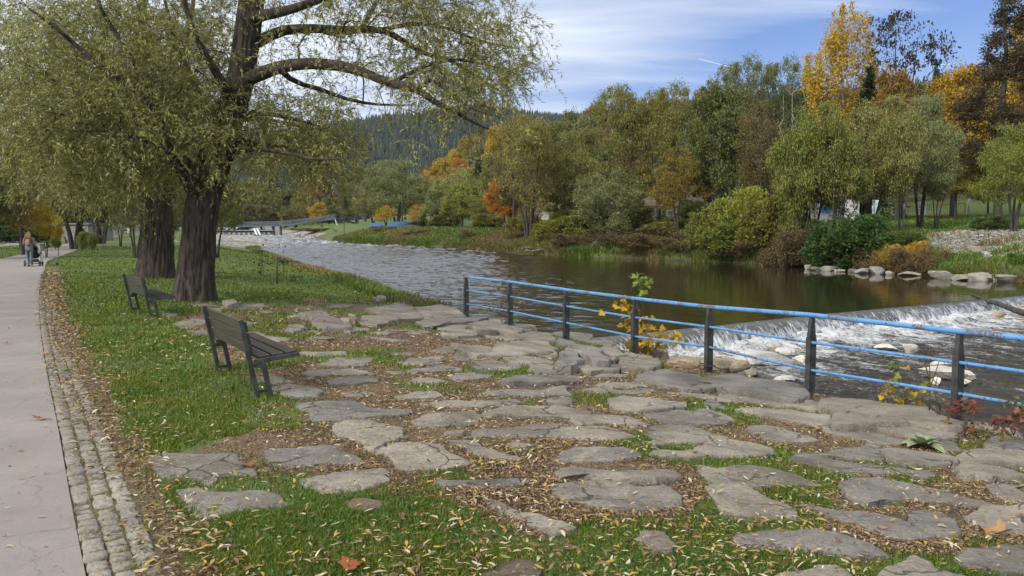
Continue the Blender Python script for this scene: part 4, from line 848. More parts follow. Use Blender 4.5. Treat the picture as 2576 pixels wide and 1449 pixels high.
_trees = [
 # kind, x, ytop, width, depth, colour, label
 ('willow_tree', 1000, 405, 150, 165, GREY, 'rounded grey green willow behind the blue fence upstream'),
 ('bare_tree', 972, 520, 56, 150, (.3, .2, .03), 'small yellow tree in front of the blue fence'),
 ('fir_tree', 1066, 538, 32, 138, DKG, 'small dark fir on the bank right of the blue fence'),
 ('bare_tree', 1058, 516, 56, 146, (.3, .2, .03), 'low golden tree directly behind the small dark fir'),
 ('round_willow', 1148, 432, 112, 152, (.17, .165, .07), 'pale olive willow behind the lime green trees'),
 ('broad_tree', 1105, 482, 72, 134, GREY, 'dull green tree at the left of the lime green one'),
 ('broad_tree', 1162, 468, 110, 128, LIME, 'lime green rounded tree left of the bright orange maple'),
 ('willow_tree', 1205, 500, 60, 120, OLIVE, 'narrow olive tree touching the left side of the orange maple'),
 ('broad_tree', 1268, 455, 100, 112, ORA, 'bright orange maple on the far bank'),
 ('bare_tree', 1328, 462, 80, 110, (.24, .15, .035), 'half bare yellowish tree right of the orange maple'),
 ('tall_willow', 1330, 300, 170, 99, (.15, .125, .045), 'tall thin leaved willow with dark forked trunk right of the orange maple'),
 ('bare_tree', 1290, 360, 110, 108, DULL, 'brownish tall tree behind the orange maple'),
 ('broad_tree', 1420, 500, 70, 104, (.21, .19, .04), 'yellow green small tree between the dark forked trunk and the round grey willow'),
 ('round_willow', 1530, 442, 165, 83, GREY, 'round silvery grey willow bush at the edge of the far bank'),
 ('willow_tree', 1440, 330, 150, 102, OLIVE, 'olive tree behind the round silvery willow, at its left'),
 ('tall_willow', 1560, 232, 185, 88, OLIVE, 'tall olive willow rising behind the round silvery willow'),
 ('tall_willow', 1660, 232, 170, 84, (.13, .115, .035), 'tall yellowish olive willow with a leaning trunk right of the silvery willow'),
 ('bare_tree', 1700, 380, 100, 80, (.17, .125, .03), 'golden leaved thin tree in front of the tall olive willows'),
 ('broad_tree', 1800, 228, 150, 82, GREEN, 'mid green tall tree left of the brown tree'),
 ('tall_willow', 1840, 168, 160, 100, (.10, .105, .06), 'airy grey tree topping the skyline left of the golden birch'),
 ('tall_willow', 1935, 170, 150, 104, (.095, .10, .055), 'airy grey tree on the skyline nearest the golden birch'),
 ('bare_tree', 1905, 270, 120, 76, (.105, .075, .038), 'reddish brown half bare tree left of the white dead tree'),
 ('dead_tree', 1992, 205, 60, 64, DULL, 'dead leafless white tree left of the golden birch'),
 ('birch_tree', 2115, 42, 185, 92, YEL, 'tall golden weeping birch, highest tree on the far bank'),
 ('sparse_tree', 2262, 30, 150, 88, (.03, .022, .016), 'almost bare tree with few dark leaves against the sky right of the golden birch'),
 ('fir_tree', 2172, 185, 130, 84, (.025, .036, .014), 'dark green conifer between the golden birch and the almost bare tree'),
 ('broad_tree', 2250, 195, 130, 80, RUST, 'rusty orange tree below the almost bare tree'),
 ('fir_tree', 2338, 178, 70, 150, DKG, 'distant fir top showing on the skyline right of the almost bare tree'),
 ('broad_tree', 2390, 192, 170, 86, (.27, .17, .03), 'broad yellow brown tree left of the tall dark spired tree'),
 ('spire_tree', 2505, -20, 190, 74, (.045, .034, .02), 'very tall dark brown spired tree at the right edge'),
 ('broad_tree', 2590, 60, 150, 82, (.30, .19, .04), 'yellowish tall tree at the right edge behind the spired tree'),
 ('broad_tree', 2400, 360, 130, 78, (.22, .16, .03), 'low golden brown tree over the red and white sign'),
 ('willow_tree', 2040, 285, 165, 62, (.115, .12, .032), 'olive green willow nearest the dark green bush on the far bank'),
 ('slender_tree', 2100, 300, 120, 59, (.12, .118, .04), 'slender olive willow behind the dark green bush'),
 ('willow_tree', 2190, 268, 175, 63, (.15, .14, .06), 'brownish olive willow in the middle of the willow clump by the kiosk'),
 ('willow_tree', 2310, 245, 150, 66, GREY, 'silvery grey willow at the right end of the willow clump'),
 ('slender_tree', 2260, 300, 110, 60, (.14, .135, .055), 'slender willow of the clump leaning beside the orange net'),
 ('slender_tree', 2010, 330, 120, 60, (.115, .12, .035), 'leafy willow left of the kiosk, behind the lime bushes'),
 ('slender_tree', 2350, 380, 100, 64, GREY, 'small silvery willow with bare thin stems beside the orange net'),
 ('willow_tree', 2545, 312, 170, 56, (.12, .13, .035), 'bright olive willow at the right edge above the gravel bank'),
 ('broad_tree', 2480, 400, 90, 90, GREEN, 'dark trunked green tree behind the white post'),
]
for kind, x, yt, w, Y, c, lab in _trees: plant_px(kind, x, yt, w, Y, c, lab, 'tree', GT)
_bushes = [
 ('bush', 1790, 520, 110, 70, (.115, .115, .032), 'yellow green bush at the left of the leafy clump above the far bank'), ('bush', 1860, 478, 130, 69, (.15, .155, .035), 'tall lime bush in the middle of the leafy clump above the far bank'),
 ('bush', 1935, 505, 120, 65, (.12, .11, .03), 'feathery yellow green bush at the right of the leafy clump above the far bank'), ('bush', 1830, 560, 120, 67.5, (.10, .115, .028), 'low green bush at the foot of the leafy clump'),
 ('bush', 2135, 548, 190, 54.5, (.03, .055, .015), 'large dark green spreading bush on the bank in front of the willow clump'), ('bush', 2075, 560, 90, 57, (.04, .06, .02), 'dark bush left of the large dark green one'),
 ('bush', 1560, 590, 60, 82, (.16, .14, .04), 'small yellowish shrub right under the silvery willow'), ('bush', 1370, 556, 60, 93, (.13, .13, .03), 'little olive shrub on the bank edge below the dark forked trunk'),
 ('bush', 2230, 620, 70, 51, (.22, .145, .035), 'small golden shrub above the boulders'), ('bush', 2300, 610, 60, 51, (.25, .16, .035), 'bright golden shrub beside the gravel bank'),
 ('bush', 2490, 545, 80, 58, (.08, .12, .05), 'low leafy shrub on the lawn edge above the gravel'), ('bush', 2568, 655, 60, 44, (.06, .1, .02), 'green shrub among the boulders at the right edge'),
 ('bush', 1650, 560, 90, 80, (.12, .11, .04), 'dull olive bush behind the dark brush pile'), ('bush', 1455, 575, 80, 88, (.12, .12, .035), 'low green bush left of the round silvery willow'),
 ('bush', 1420, 545, 90, 94, (.11, .11, .03), 'olive undergrowth bush left of the round silvery willow'), ('bush', 1320, 540, 80, 104, (.13, .115, .03), 'yellowish undergrowth bush right below the orange maple'), ('bush', 1230, 540, 80, 118, (.12, .125, .035), 'green undergrowth bush left below the orange maple'), ('bush', 1120, 545, 80, 132, (.11, .11, .035), 'olive undergrowth under the lime green trees'), ('bush', 1480, 520, 90, 96, (.12, .115, .035), 'tall olive shrub behind the left of the silvery willow'), ('bush', 1600, 525, 90, 92, (.10, .10, .035), 'tall olive shrub right of the silvery willow'), ('bush', 1690, 545, 90, 84, (.13, .125, .035), 'green shrub between the leaning trunks and the lime bushes'), ('bush', 1745, 505, 80, 88, (.10, .105, .035), 'tall shrub behind the lime bushes at their left'), ('bush', 2010, 545, 100, 62, (.10, .11, .03), 'olive shrub joining the lime bushes to the dark bush'), ('bush', 2270, 585, 90, 56, (.06, .085, .025), 'dark green weeds right of the large dark bush'), ('bush', 1985, 470, 90, 66, (.11, .12, .032), 'leafy green shrub rising behind the lime bushes at their right'), ('bush', 1060, 555, 60, 150, (.11, .11, .04), 'low olive shrubs behind the small dark fir'),
 ('bush', 800, 575, 90, 190, (.12, .10, .04), 'brownish bush on the bank beside the bridge pier'), ('bush', 760, 580, 50, 215, (.14, .12, .04), 'small bush at the water by the bridge pier'),
]
for kind, x, yt, w, Y, c, lab in _bushes: plant_px(kind, x, yt, w, Y, c, lab, 'bush', 'bushes on the far bank', name='shrub')
_br = [(1560, 588, 130, 80, 'dark brown bramble mound hanging over the far bank under the silvery willow'), (1640, 600, 130, 76.5, 'brown bramble patch right of the dark mound on the far bank'), (1735, 612, 120, 72.5, 'dry bramble patch left of the yellow green bushes'), (2010, 590, 130, 60.5, 'dark red brown bramble thicket left of the dark green bush'), (1960, 622, 110, 61.5, 'dry brown thicket hanging to the water left of the first boulder'), (1460, 600, 110, 84, 'greyish dry bramble above the driftwood'), (2200, 640, 90, 51, 'dry weeds above the middle boulders'), (2310, 640, 90, 49, 'dry brown weeds on the grassy hump'), (1850, 620, 120, 66.5, 'tangled dry weeds at the foot of the lime bushes'), (1300, 585, 100, 102, 'dry weeds on the bank below the orange maple'), (1180, 580, 110, 113, 'reddish dry weeds on the bank upstream'), (1040, 578, 120, 128, 'reddish brush on the bank below the blue fence'), (960, 582, 90, 140, 'brown brush on the bank left of the little fir')]
for x, yt, w, Y, lab in _br: plant_px('bramble', x, yt-(12 if Y < 95 else 3), w*(1.3 if Y < 95 else .8), Y, random.choice([(.10, .065, .04), (.13, .10, .05), (.085, .06, .038)]), lab, 'bramble', 'brambles on the far bank')
# valley side behind: rows of separate trees climbing the slope
_cols = [(OLIVE, 'olive'), (YEL, 'golden'), (GREEN, 'green'), (ORA, 'orange'), (BRN, 'brown'), (GREY, 'grey green'), (DKG, 'dark green'), ((.2, .15, .04), 'yellow brown')]
def slope(x, Y, wpx, ytop, kind, ci, lab): plant_px(kind, x, ytop, wpx, Y, _cols[ci][0], lab, 'tree', 'trees on the wooded valley side')
_hill = [(1060, 452, 70, 250, 'broad_tree', 7), (1085, 425, 70, 275, 'broad_tree', 4), (1110, 405, 70, 270, 'broad_tree', 1), (1150, 385, 70, 275, 'broad_tree', 1), (1140, 418, 60, 240, 'fir_tree', 6), (1155, 405, 60, 230, 'broad_tree', 3), (1180, 350, 80, 270, 'broad_tree', 7), (1205, 372, 70, 240, 'broad_tree', 5), (1205, 408, 70, 190, 'fir_tree', 6), (1180, 428, 60, 200, 'broad_tree', 7), (1235, 345, 80, 250, 'bare_tree', 4), (1260, 330, 90, 230, 'broad_tree', 1), (1300, 320, 90, 240, 'broad_tree', 0), (1240, 400, 90, 180, 'broad_tree', 0), (1350, 330, 100, 200, 'broad_tree', 7), (1400, 315, 100, 230, 'broad_tree', 0), (1430, 290, 90, 260, 'broad_tree', 2), (1470, 300, 100, 200, 'broad_tree', 5), (1500, 275, 100, 240, 'broad_tree', 4), (1540, 300, 100, 190, 'bare_tree', 4), (1600, 290, 110, 180, 'broad_tree', 0), (1660, 260, 100, 200, 'broad_tree', 2), (1720, 275, 110, 170, 'broad_tree', 5), (1745, 262, 90, 230, 'fir_tree', 6), (1780, 290, 110, 150, 'broad_tree', 0), (1840, 260, 110, 160, 'broad_tree', 2), (1880, 245, 100, 180, 'broad_tree', 4), (1950, 250, 110, 150, 'broad_tree', 6), (2010, 230, 110, 160, 'broad_tree', 2), (2060, 260, 110, 130, 'broad_tree', 6), (2160, 250, 110, 140, 'broad_tree', 4), (2230, 240, 110, 130, 'broad_tree', 7), (2300, 225, 110, 140, 'broad_tree', 2), (2360, 215, 110, 150, 'broad_tree', 1), (2440, 180, 120, 130, 'broad_tree', 4), (2530, 140, 130, 120, 'broad_tree', 7), (2600, 150, 130, 120, 'broad_tree', 0), (1120, 455, 70, 220, 'broad_tree', 5), (1330, 400, 110, 150, 'broad_tree', 4), (1420, 400, 110, 145, 'broad_tree', 0), (1500, 380, 110, 140, 'broad_tree', 2), (1590, 380, 120, 130, 'broad_tree', 4), (1680, 370, 120, 125, 'broad_tree', 2), (1770, 380, 120, 118, 'broad_tree', 4), (1860, 380, 120, 112, 'broad_tree', 6), (1950, 370, 120, 108, 'broad_tree', 0), (2040, 370, 120, 118, 'broad_tree', 2), (2130, 370, 120, 122, 'broad_tree', 7), (2220, 380, 120, 120, 'broad_tree', 4), (2300, 350, 120, 118, 'broad_tree', 2), (2460, 330, 130, 115, 'broad_tree', 0), (2560, 330, 130, 112, 'broad_tree', 4)]
_lm = [(1100, 'upstream of the lime green trees'), (1180, 'above the lime green trees'), (1260, 'above the orange maple'), (1360, 'behind the dark forked trunk'), (1480, 'left behind the silvery willow'), (1600, 'behind the silvery willow'), (1720, 'behind the tall olive willows'), (1850, 'below the airy grey trees'), (1970, 'behind the brown half bare tree'), (2090, 'behind the golden birch at its left'), (2200, 'behind the golden birch at its right'), (2320, 'behind the rusty tree'), (2430, 'left of the dark spired tree'), (2700, 'behind the dark spired tree')]
_cnt = {}
for x, yt, w, Y, kind, ci in _hill:
    w_ = next(l for a, l in _lm if x < a); ht = 'high' if yt < 300 else 'low' if yt > 365 else 'half way up'
    slope(x, Y, w, yt, kind, ci, '%s %s %s on the wooded slope, %s' % (_cols[ci][1], {'broad_tree': 'rounded tree', 'bare_tree': 'thinly leaved tree', 'fir_tree': 'fir'}[kind], ht, w_))
# trees upstream beside and behind the bridge
_up = [(590, 500, 120, 300, 'broad_tree', DULL, 'dull brown tree behind the left of the footbridge'), (660, 490, 110, 320, 'broad_tree', OLIVE, 'olive tree behind the middle of the footbridge'), (720, 480, 110, 330, 'broad_tree', (.1, .09, .035), 'brownish green tree behind the bridge pier'), (770, 470, 50, 330, 'broad_tree', (.24, .1, .05), 'small red tree far upstream'), (765, 490, 60, 300, 'broad_tree', (.17, .15, .05), 'pale yellowish tree upstream above the bridge'), (803, 512, 45, 260, 'broad_tree', YEL, 'small golden tree right behind the bridge railing'), (830, 500, 70, 330, 'fir_tree', (.02, .035, .02), 'dark fir far upstream right of the golden tree'), (850, 500, 80, 300, 'broad_tree', OLIVE, 'olive tree behind the end of the footbridge'), (900, 470, 90, 230, 'willow_tree', OLIVE, 'olive willow behind the ramp of the footbridge'), (940, 480, 90, 200, 'willow_tree', (.12, .11, .04), 'thin olive willow left of the rounded grey green willow'), (867, 455, 26, 160, 'slender_tree', DULL, 'slim dark pair of stems standing in front of the bridge ramp'), (690, 450, 120, 420, 'fir_tree', (.02, .035, .02), 'dark fir on the lower hillside behind the bridge'), (620, 460, 120, 420, 'broad_tree', OLIVE, 'olive tree at the hill foot behind the big willow'), (560, 470, 120, 400, 'broad_tree', (.2, .12, .04), 'orange brown tree at the hill foot behind the big trunk'), (920, 430, 110, 420, 'broad_tree', GREEN, 'green tree at the foot of the conifer hill'), (800, 455, 110, 420, 'broad_tree', BRN, 'brown tree at the foot of the conifer hill'), (1020, 440, 100, 330, 'broad_tree', OLIVE, 'olive tree at the hill foot above the rounded willow'), (745, 520, 80, 270, 'round_willow', DULL, 'brown bushy tree above the bridge railing')]
for x, yt, w, Y, kind, c, lab in _up: plant_px(kind, x, yt, w, Y, c, lab, 'tree', 'trees upstream around the footbridge')
# park trees on the near bank beyond the willows
_pk = [(190, 330, 260, 72, 'willow_tree', (.075, .08, .03), 'thick old willow left of the path, beyond the concrete wall'), (60, 380, 150, 58, 'bare_tree', (.14, .085, .03), 'orange brown tree leaning left of the woman with the pram'), (-20, 420, 160, 75, 'broad_tree', (.2, .125, .03), 'golden orange tree at the left edge'), (117, 522, 54, 53, 'slender_tree', (.24, .18, .03), 'small bright yellow tree behind the far bench'), (148, 545, 26, 56, 'slender_tree', (.3, .22, .04), 'tiny yellow sapling right of the small yellow tree'), (20, 500, 90, 110, 'broad_tree', (.03, .045, .016), 'dark green tree at the back of the left lawn'), (110, 480, 120, 120, 'broad_tree', (.05, .055, .02), 'dark tree behind the lamp with twin heads'), (270, 480, 120, 150, 'broad_tree', (.03, .045, .015), 'dark green tree before the pale building at the path end'), (330, 470, 90, 160, 'broad_tree', (.08, .075, .03), 'olive tree at the end of the path'), (400, 460, 100, 140, 'willow_tree', (.08, .08, .03), 'willow deep in the park behind the second trunk'), (470, 440, 120, 120, 'willow_tree', (.085, .085, .03), 'willow behind the big trunk'), (430, 520, 60, 60, 'slender_tree', (.08, .085, .03), 'slender willow half hidden by the second big trunk'), (340, 420, 110, 52, 'tall_willow', (.08, .085, .03), 'willow with thin leaning trunks left of the second big trunk'), (304, 470, 60, 82, 'tall_willow', (.075, .08, .03), 'distant willow leaning over the path end'), (545, 400, 130, 52, 'willow_tree', (.085, .09, .032), 'willow standing close behind the big trunk at its right'), (200, 500, 90, 130, 'fir_tree', (.02, .03, .012), 'dark conifer behind the concrete wall'), (-60, 300, 260, 50, 'willow_tree', (.08, .085, .032), 'willow at the left edge over the path'), (420, 300, 220, 75, 'willow_tree', (.075, .08, .03), 'large willow further along the lawn'), (250, 300, 240, 95, 'tall_willow', (.07, .075, .028), 'tall willow far along the path')]
for x, yt, w, Y, kind, c, lab in _pk: plant_px(kind, x, yt, w, Y, c, lab, 'tree', 'park trees along the near bank')
for x, yt, w, Y, lab in [(208, 585, 24, 66, 'round clipped shrub left of the litter bin'), (232, 587, 26, 70, 'round clipped shrub right of the litter bin'), (141, 586, 20, 72, 'round clipped shrub before the concrete wall'), (30, 568, 110, 100, 'dark hedge bush at the back of the left lawn'), (100, 565, 80, 105, 'dark hedge bush behind the twin lamp'), (262, 565, 40, 150, 'dark hedge bush at the path end')]:
    plant_px('bush', x, yt, w, Y, (.045, .055, .02) if 'hedge' in lab else (.13, .14, .05), lab, 'bush', 'shrubs in the park', name='shrub')
# ------------------------------------------------------------------ the two big willows, grown to their photographed limbs
def trunk_ridged(P, R):
    n, seg = 110, 7
    X, r = resample(P, R, .09); V, F = tube_arr(X, np.ones(len(X)), n)
    V = V.reshape(len(X), n, 3); dirs = V-X[:, None]; a = np.arange(n)*2*math.pi/n; zz = X[:, 2][:, None]
    ca, sa = np.cos(a)[None], np.sin(a)[None]
    rid = fbm(ca*8+.2*np.sin(zz*3), sa*8, zz*1.1, 51, 3); rid = 1-np.abs(rid-.5)*4; lump = fbm(ca*1.2, sa*1.2, zz*.7, 52, 3)-.5
    flare = np.exp(-np.maximum(0, zz-zz.min()-.2)/.35)*(.04+.14*np.maximum(0, np.cos(a*5+1)))[None]
    rr = r[:, None]*(1+.10*rid+.13*lump+flare)
    return (X[:, None]+dirs*rr[:, :, None]).reshape(-1, 3), F
def willow(name, label, Y0, trunk, limbs, blobs, nt, twigs, lpt, color, rg, leafL=.10, leafW=.017, twL=.8, ref=None):
    base = on_ground(trunk[0][0], trunk[0][1], terrain_s); root = thing(name, base, label, 'tree', 'old willows on the lawn')
    px = Y0/2010
    def L(pts): return np.array([at_depth(x, y, Y0+d) for x, y, d, r in pts])-base, np.array([r*px for x, y, d, r in pts])
    s = Skel(rg, .35); tr = s.limb(*L(trunk), parent=None); us = [i for i in tr[int(len(tr)*.45):]]
    for l in limbs: us += s.limb(*L(l))
    T = []
    for (x, y, d, rx, ry, rd, n) in blobs:
        c = at_depth(x, y, Y0+d)-base; T.append(ellipsoid_pts(rg, c, (rx*px, rd, ry*px), n, .15))
    # fine side branches directly along the limbs too
    for l in limbs:
        P, R = L(l); X, r = resample(P, R, .3)
        k = rg.integers(int(len(X)*.25), len(X), int(len(X)*(.75 if l[-1][0] > 600 else 1.4))); o = rg.normal(0, 1, (len(k), 3))*np.array([.75, .75, .55]); T.append(X[k]+o)
    T = np.vstack(T); T = T[np.argsort(np.linalg.norm(T-s.P[tr[len(tr)//2]], axis=1))]
    s.grow(T, .35, .10, .22, .0045, usable=us)
    s.mesh('trunk', BARK, root, trunk_fn=trunk_ridged)
    # twigs
    tips = s.P[s.tips]; par = s.P[[s.par[i] for i in s.tips]]; N = len(tips)*twigs; k = np.repeat(np.arange(len(tips)), twigs)
    d0 = tips[k]-par[k]; d0 /= np.linalg.norm(d0, axis=1)[:, None]+1e-6
    D = d0*.7+rg.normal(0, .62, (N, 3)); D /= np.linalg.norm(D, axis=1)[:, None]; LL = twL*rg.uniform(.45, 1.15, N); dr = rg.uniform(.1, .75, N)
    st = tips[k]+(par[k]-tips[k])*rg.uniform(0, .9, N)[:, None]
    def pt(u): return st+D*(LL*u)[:, None]-np.array([0, 0, 1.])*(dr*LL*u*u)[:, None]
    us_ = np.linspace(0, 1, 5); Q = np.stack([pt(u) for u in us_], 1)
    W = np.linspace(.0032, .0014, 5); sv = np.cross(D, np.array([0, 0, 1.]))+1e-4; sv /= np.linalg.norm(sv, axis=1)[:, None]; uv = np.cross(sv, D)
    tri = np.stack([Q+W[None, :, None]*(sv*c+uv*q)[:, None] for c, q in ((1, 0), (-.5, .87), (-.5, -.87))], 2).reshape(-1, 3)   # N,5,3
    i, j, q = np.meshgrid(np.arange(N), np.arange(4), np.arange(3), indexing='ij'); b = i*15+j*3
    F = np.stack([b+q, b+(q+1) % 3, b+3+(q+1) % 3, b+3+q], -1).reshape(-1, 4)
    mesh_np('twigs', tri, F, BARK2, root)
    # leaves
    M = N*lpt; kk = np.repeat(np.arange(N), lpt); u = rg.uniform(.08, 1.0, M)
    P = st[kk]+D[kk]*(LL[kk]*u)[:, None]-np.array([0, 0, 1.])*(dr[kk]*LL[kk]*u*u)[:, None]
    Dl = D[kk]*.75-np.array([0, 0, 1.])*(1.3*dr[kk]*u)[:, None]+rg.normal(0, .55, (M, 3)); sz = rg.uniform(.65, 1.25, M)
    leaf_mesh('crown', P, Dl, leafL*sz, leafW*sz, WLEAF, root, rg, color)
    return root
w1_tr = [(487, 775, 0, 51), (488, 745, 0, 47), (492, 690, 0, 42), (498, 620, 0, 39), (505, 540, 0, 38), (515, 490, 0, 36), (535, 420, 0, 38), (560, 350, 0, 35), (582, 280, 0, 32), (604, 200, 0, 30), (620, 100, 0, 29), (630, 20, .1, 28), (655, -120, .3, 24), (680, -280, .3, 17), (700, -430, 0, 8)]
w1_l = [
 [(503, 505, 0, 22), (470, 450, -.6, 17), (440, 415, -.9, 15), (405, 320, -1.2, 12), (370, 245, -1.5, 10), (320, 210, -1.7, 8), (270, 180, -1.9, 6.5), (215, 135, -2.1, 5), (140, 70, -2.4, 4), (70, 20, -2.7, 2)],
 [(370, 245, -1.5, 8), (350, 180, -1.5, 7), (320, 130, -1.7, 6), (285, 75, -1.8, 5), (255, 25, -2, 4), (230, -60, -2.2, 2)],
 [(490, 470, .3, 9), (425, 428, .6, 6), (320, 420, .8, 4.5), (260, 390, 1, 2.5)],
 [(520, 450, -.3, 12), (460, 400, -1, 8), (380, 360, -1.6, 6), (290, 330, -2.2, 4), (180, 330, -2.6, 2)],
 [(560, 350, .2, 14), (520, 270, .8, 10), (470, 170, 1.4, 7), (430, 60, 1.8, 5), (400, -60, 2, 3)],
 [(590, 250, -.2, 12), (530, 160, -1, 9), (480, 60, -1.6, 6), (450, -80, -2, 3)],
 [(515, 470, .4, 11), (440, 430, 1.5, 8), (340, 330, 2.2, 6), (220, 240, 2.6, 4), (90, 200, 3, 2)],
 [(603, 203, 0, 19), (640, 192, -.2, 17), (700, 170, -.5, 15), (780, 160, -.8, 13.5), (859, 167, -1, 12.5), (909, 180, -1.1, 11.5), (984, 210, -1.2, 10), (1049, 225, -1.3, 8.5), (1099, 260, -1.3, 7), (1144, 280, -1.3, 5.5), (1184, 305, -1.3, 4), (1229, 325, -1.3, 2)],
 [(1049, 225, -1.3, 6), (1094, 200, -1.5, 5), (1120, 225, -1.6, 4.5), (1155, 255, -1.7, 4), (1209, 280, -1.8, 3), (1260, 295, -1.9, 1.6)],
 [(618, 112, 0, 17), (650, 105, .2, 15), (700, 80, .4, 13), (780, 72, .6, 11.5), (859, 75, .8, 10), (909, 75, .9, 9.5), (959, 75, 1, 8.5), (1009, 100, 1.1, 7.5), (1069, 135, 1.2, 6), (1139, 155, 1.3, 5), (1209, 200, 1.4, 3.5), (1274, 240, 1.5, 1.8)],
 [(909, 72, .9, 7), (934, 30, .8, 6), (960, -20, .7, 5), (1000, -80, .6, 3)],
 [(627, 50, .1, 17), (655, 40, -.3, 14), (715, 28, -.8, 11), (800, 0, -1.2, 9), (900, -45, -1.6, 6), (1010, -70, -1.9, 3)],
 [(700, 170, -.5, 8), (740, 205, -.2, 6.5), (800, 222, .1, 5.5), (859, 245, .3, 5), (924, 260, .5, 4), (1024, 265, .8, 2)],
 [(582, 345, .2, 10), (650, 368, .6, 7.5), (715, 370, .9, 6), (780, 395, 1.1, 4.5), (840, 425, 1.2, 3), (880, 455, 1.3, 1.6)],
 [(575, 385, -.3, 8), (650, 375, -.6, 6), (720, 385, -.9, 5), (790, 400, -1.2, 3.5), (850, 400, -1.4, 1.8)],
 [(590, 300, .5, 10), (660, 285, 1.2, 7), (740, 300, 1.7, 5), (810, 320, 2, 3)],
 [(959, 75, 1, 6), (1040, 60, .8, 5), (1120, 70, .5, 4), (1200, 100, .3, 3), (1290, 120, 0, 1.5)],
 [(984, 210, -1.2, 6), (1060, 170, -1, 5), (1140, 150, -.8, 4), (1230, 165, -.6, 2.5), (1310, 190, -.5, 1.4)],
 [(655, -100, .3, 16), (760, -180, -.5, 12), (900, -220, -1, 9), (1050, -160, -1.3, 6), (1180, -60, -1.5, 3)],
 [(640, -60, .3, 14), (560, -160, .5, 10), (440, -220, 1, 7), (300, -180, 1.4, 3)],
]
w1_b = [(230, 200, -1, 240, 190, 2.3, 230), (110, 260, -1.5, 150, 200, 2.0, 130), (380, 330, -.8, 200, 140, 1.8, 150), (420, 110, 0, 190, 160, 2.4, 150), (560, 300, -.3, 120, 160, 1.2, 70), (760, 320, .3, 140, 95, 1.5, 95), (830, 380, 0, 90, 70, 1.2, 40),
        (1190, 110, -.3, 165, 140, 1.5, 150), (1130, 230, -1.2, 150, 60, 1.0, 55), (1000, 60, 0, 180, 130, 1.6, 45), (820, 60, -.4, 160, 110, 1.5, 22), (700, -60, 0, 250, 110, 2, 70), (1050, -60, -.5, 200, 110, 1.5, 90), (300, -40, 0, 300, 120, 2.2, 110), (280, 440, .6, 170, 60, 1.4, 40)]
willow('willow_tree', 'nearest huge old willow, thick ridged leaning trunk, long limbs reaching over the river', 20.5, w1_tr, w1_l, w1_b, 0, 6, 16, (.345, .345, .12), np.random.default_rng(3), .115, .024)
w2_tr = [(388, 712, 0, 46), (390, 690, 0, 42), (394, 640, 0, 38), (394, 580, 0, 37), (392, 520, 0, 35), (380, 440, .2, 28), (372, 360, .3, 24), (365, 260, .4, 19), (360, 150, .4, 14), (360, 30, .3, 8), (365, -100, 0, 3)]
w2_l = [[(390, 540, 0, 24), (420, 450, .6, 20), (440, 360, 1, 17), (455, 250, 1.3, 13), (470, 120, 1.5, 9), (490, -20, 1.6, 4)], [(380, 450, .2, 14), (320, 400, -.8, 11), (240, 370, -1.4, 8), (150, 350, -2, 5), (60, 370, -2.5, 2)], [(372, 380, .2, 12), (300, 300, 1, 9), (220, 200, 1.6, 6), (130, 130, 2, 3)], [(440, 380, 1, 10), (520, 330, .4, 8), (620, 300, 0, 6), (720, 310, -.4, 4), (800, 340, -.6, 2)], [(365, 260, .4, 10), (290, 180, -1, 8), (200, 90, -2, 5), (120, 20, -2.6, 2)], [(388, 500, -.2, 9), (330, 470, -1.4, 7), (260, 470, -2.2, 4), (190, 500, -2.6, 2)]]
w2_b = [(120, 350, -1, 150, 150, 3, 120), (240, 430, -1, 150, 70, 2.5, 60), (300, 200, 0, 250, 200, 3.5, 200), (500, 250, 1, 180, 200, 3, 130), (720, 380, .4, 130, 80, 2, 60), (80, 120, 0, 160, 160, 3, 100), (460, 460, 1.2, 90, 40, 1.6, 12), (690, 450, .5, 120, 50, 2, 30)]
willow('willow_tree', 'second old willow with thick dark trunk, just behind the nearest one', 30, w2_tr, w2_l, w2_b, 0, 6, 15, (.285, .285, .10), np.random.default_rng(5), .15, .032, 1.0)
# ------------------------------------------------------------------ grass, fallen leaves
STEP = .025; GX0, GX1, GY0, GY1 = -14, 12, 1.5, 27
_gx = np.arange(GX0, GX1, STEP); _gy = np.arange(GY0, GY1, STEP); SM = np.zeros((len(_gy), len(_gx)), bool)
for P in STONE_POLYS:
    i0, i1 = np.searchsorted(_gx, [P[:, 0].min(), P[:, 0].max()]); j0, j1 = np.searchsorted(_gy, [P[:, 1].min(), P[:, 1].max()])
    if i1 > i0 and j1 > j0:
        XX, YY = np.meshgrid(_gx[i0:i1], _gy[j0:j1]); SM[j0:j1, i0:i1] |= pip(P, XX, YY)
def on_stone(X, Y, jit=0.0):
    if jit: X = X+RNG.normal(0, jit, X.shape); Y = Y+RNG.normal(0, jit, Y.shape)
    i = np.clip(((X-GX0)/STEP).astype(int), 0, len(_gx)-1); j = np.clip(((Y-GY0)/STEP).astype(int), 0, len(_gy)-1)
    return SM[j, i] & (X > GX0) & (X < GX1) & (Y > GY0) & (Y < GY1)
def frustum_pts(rg, n, y0, y1, pw):
    """scatter on the near ground inside the view wedge, density falling with distance"""
    u = rg.uniform(0, 1, n); Y = (y0**(1-pw)+u*(y1**(1-pw)-y0**(1-pw)))**(1/(1-pw)); X = rg.uniform(-.73, .9, n)*Y
    return X, Y
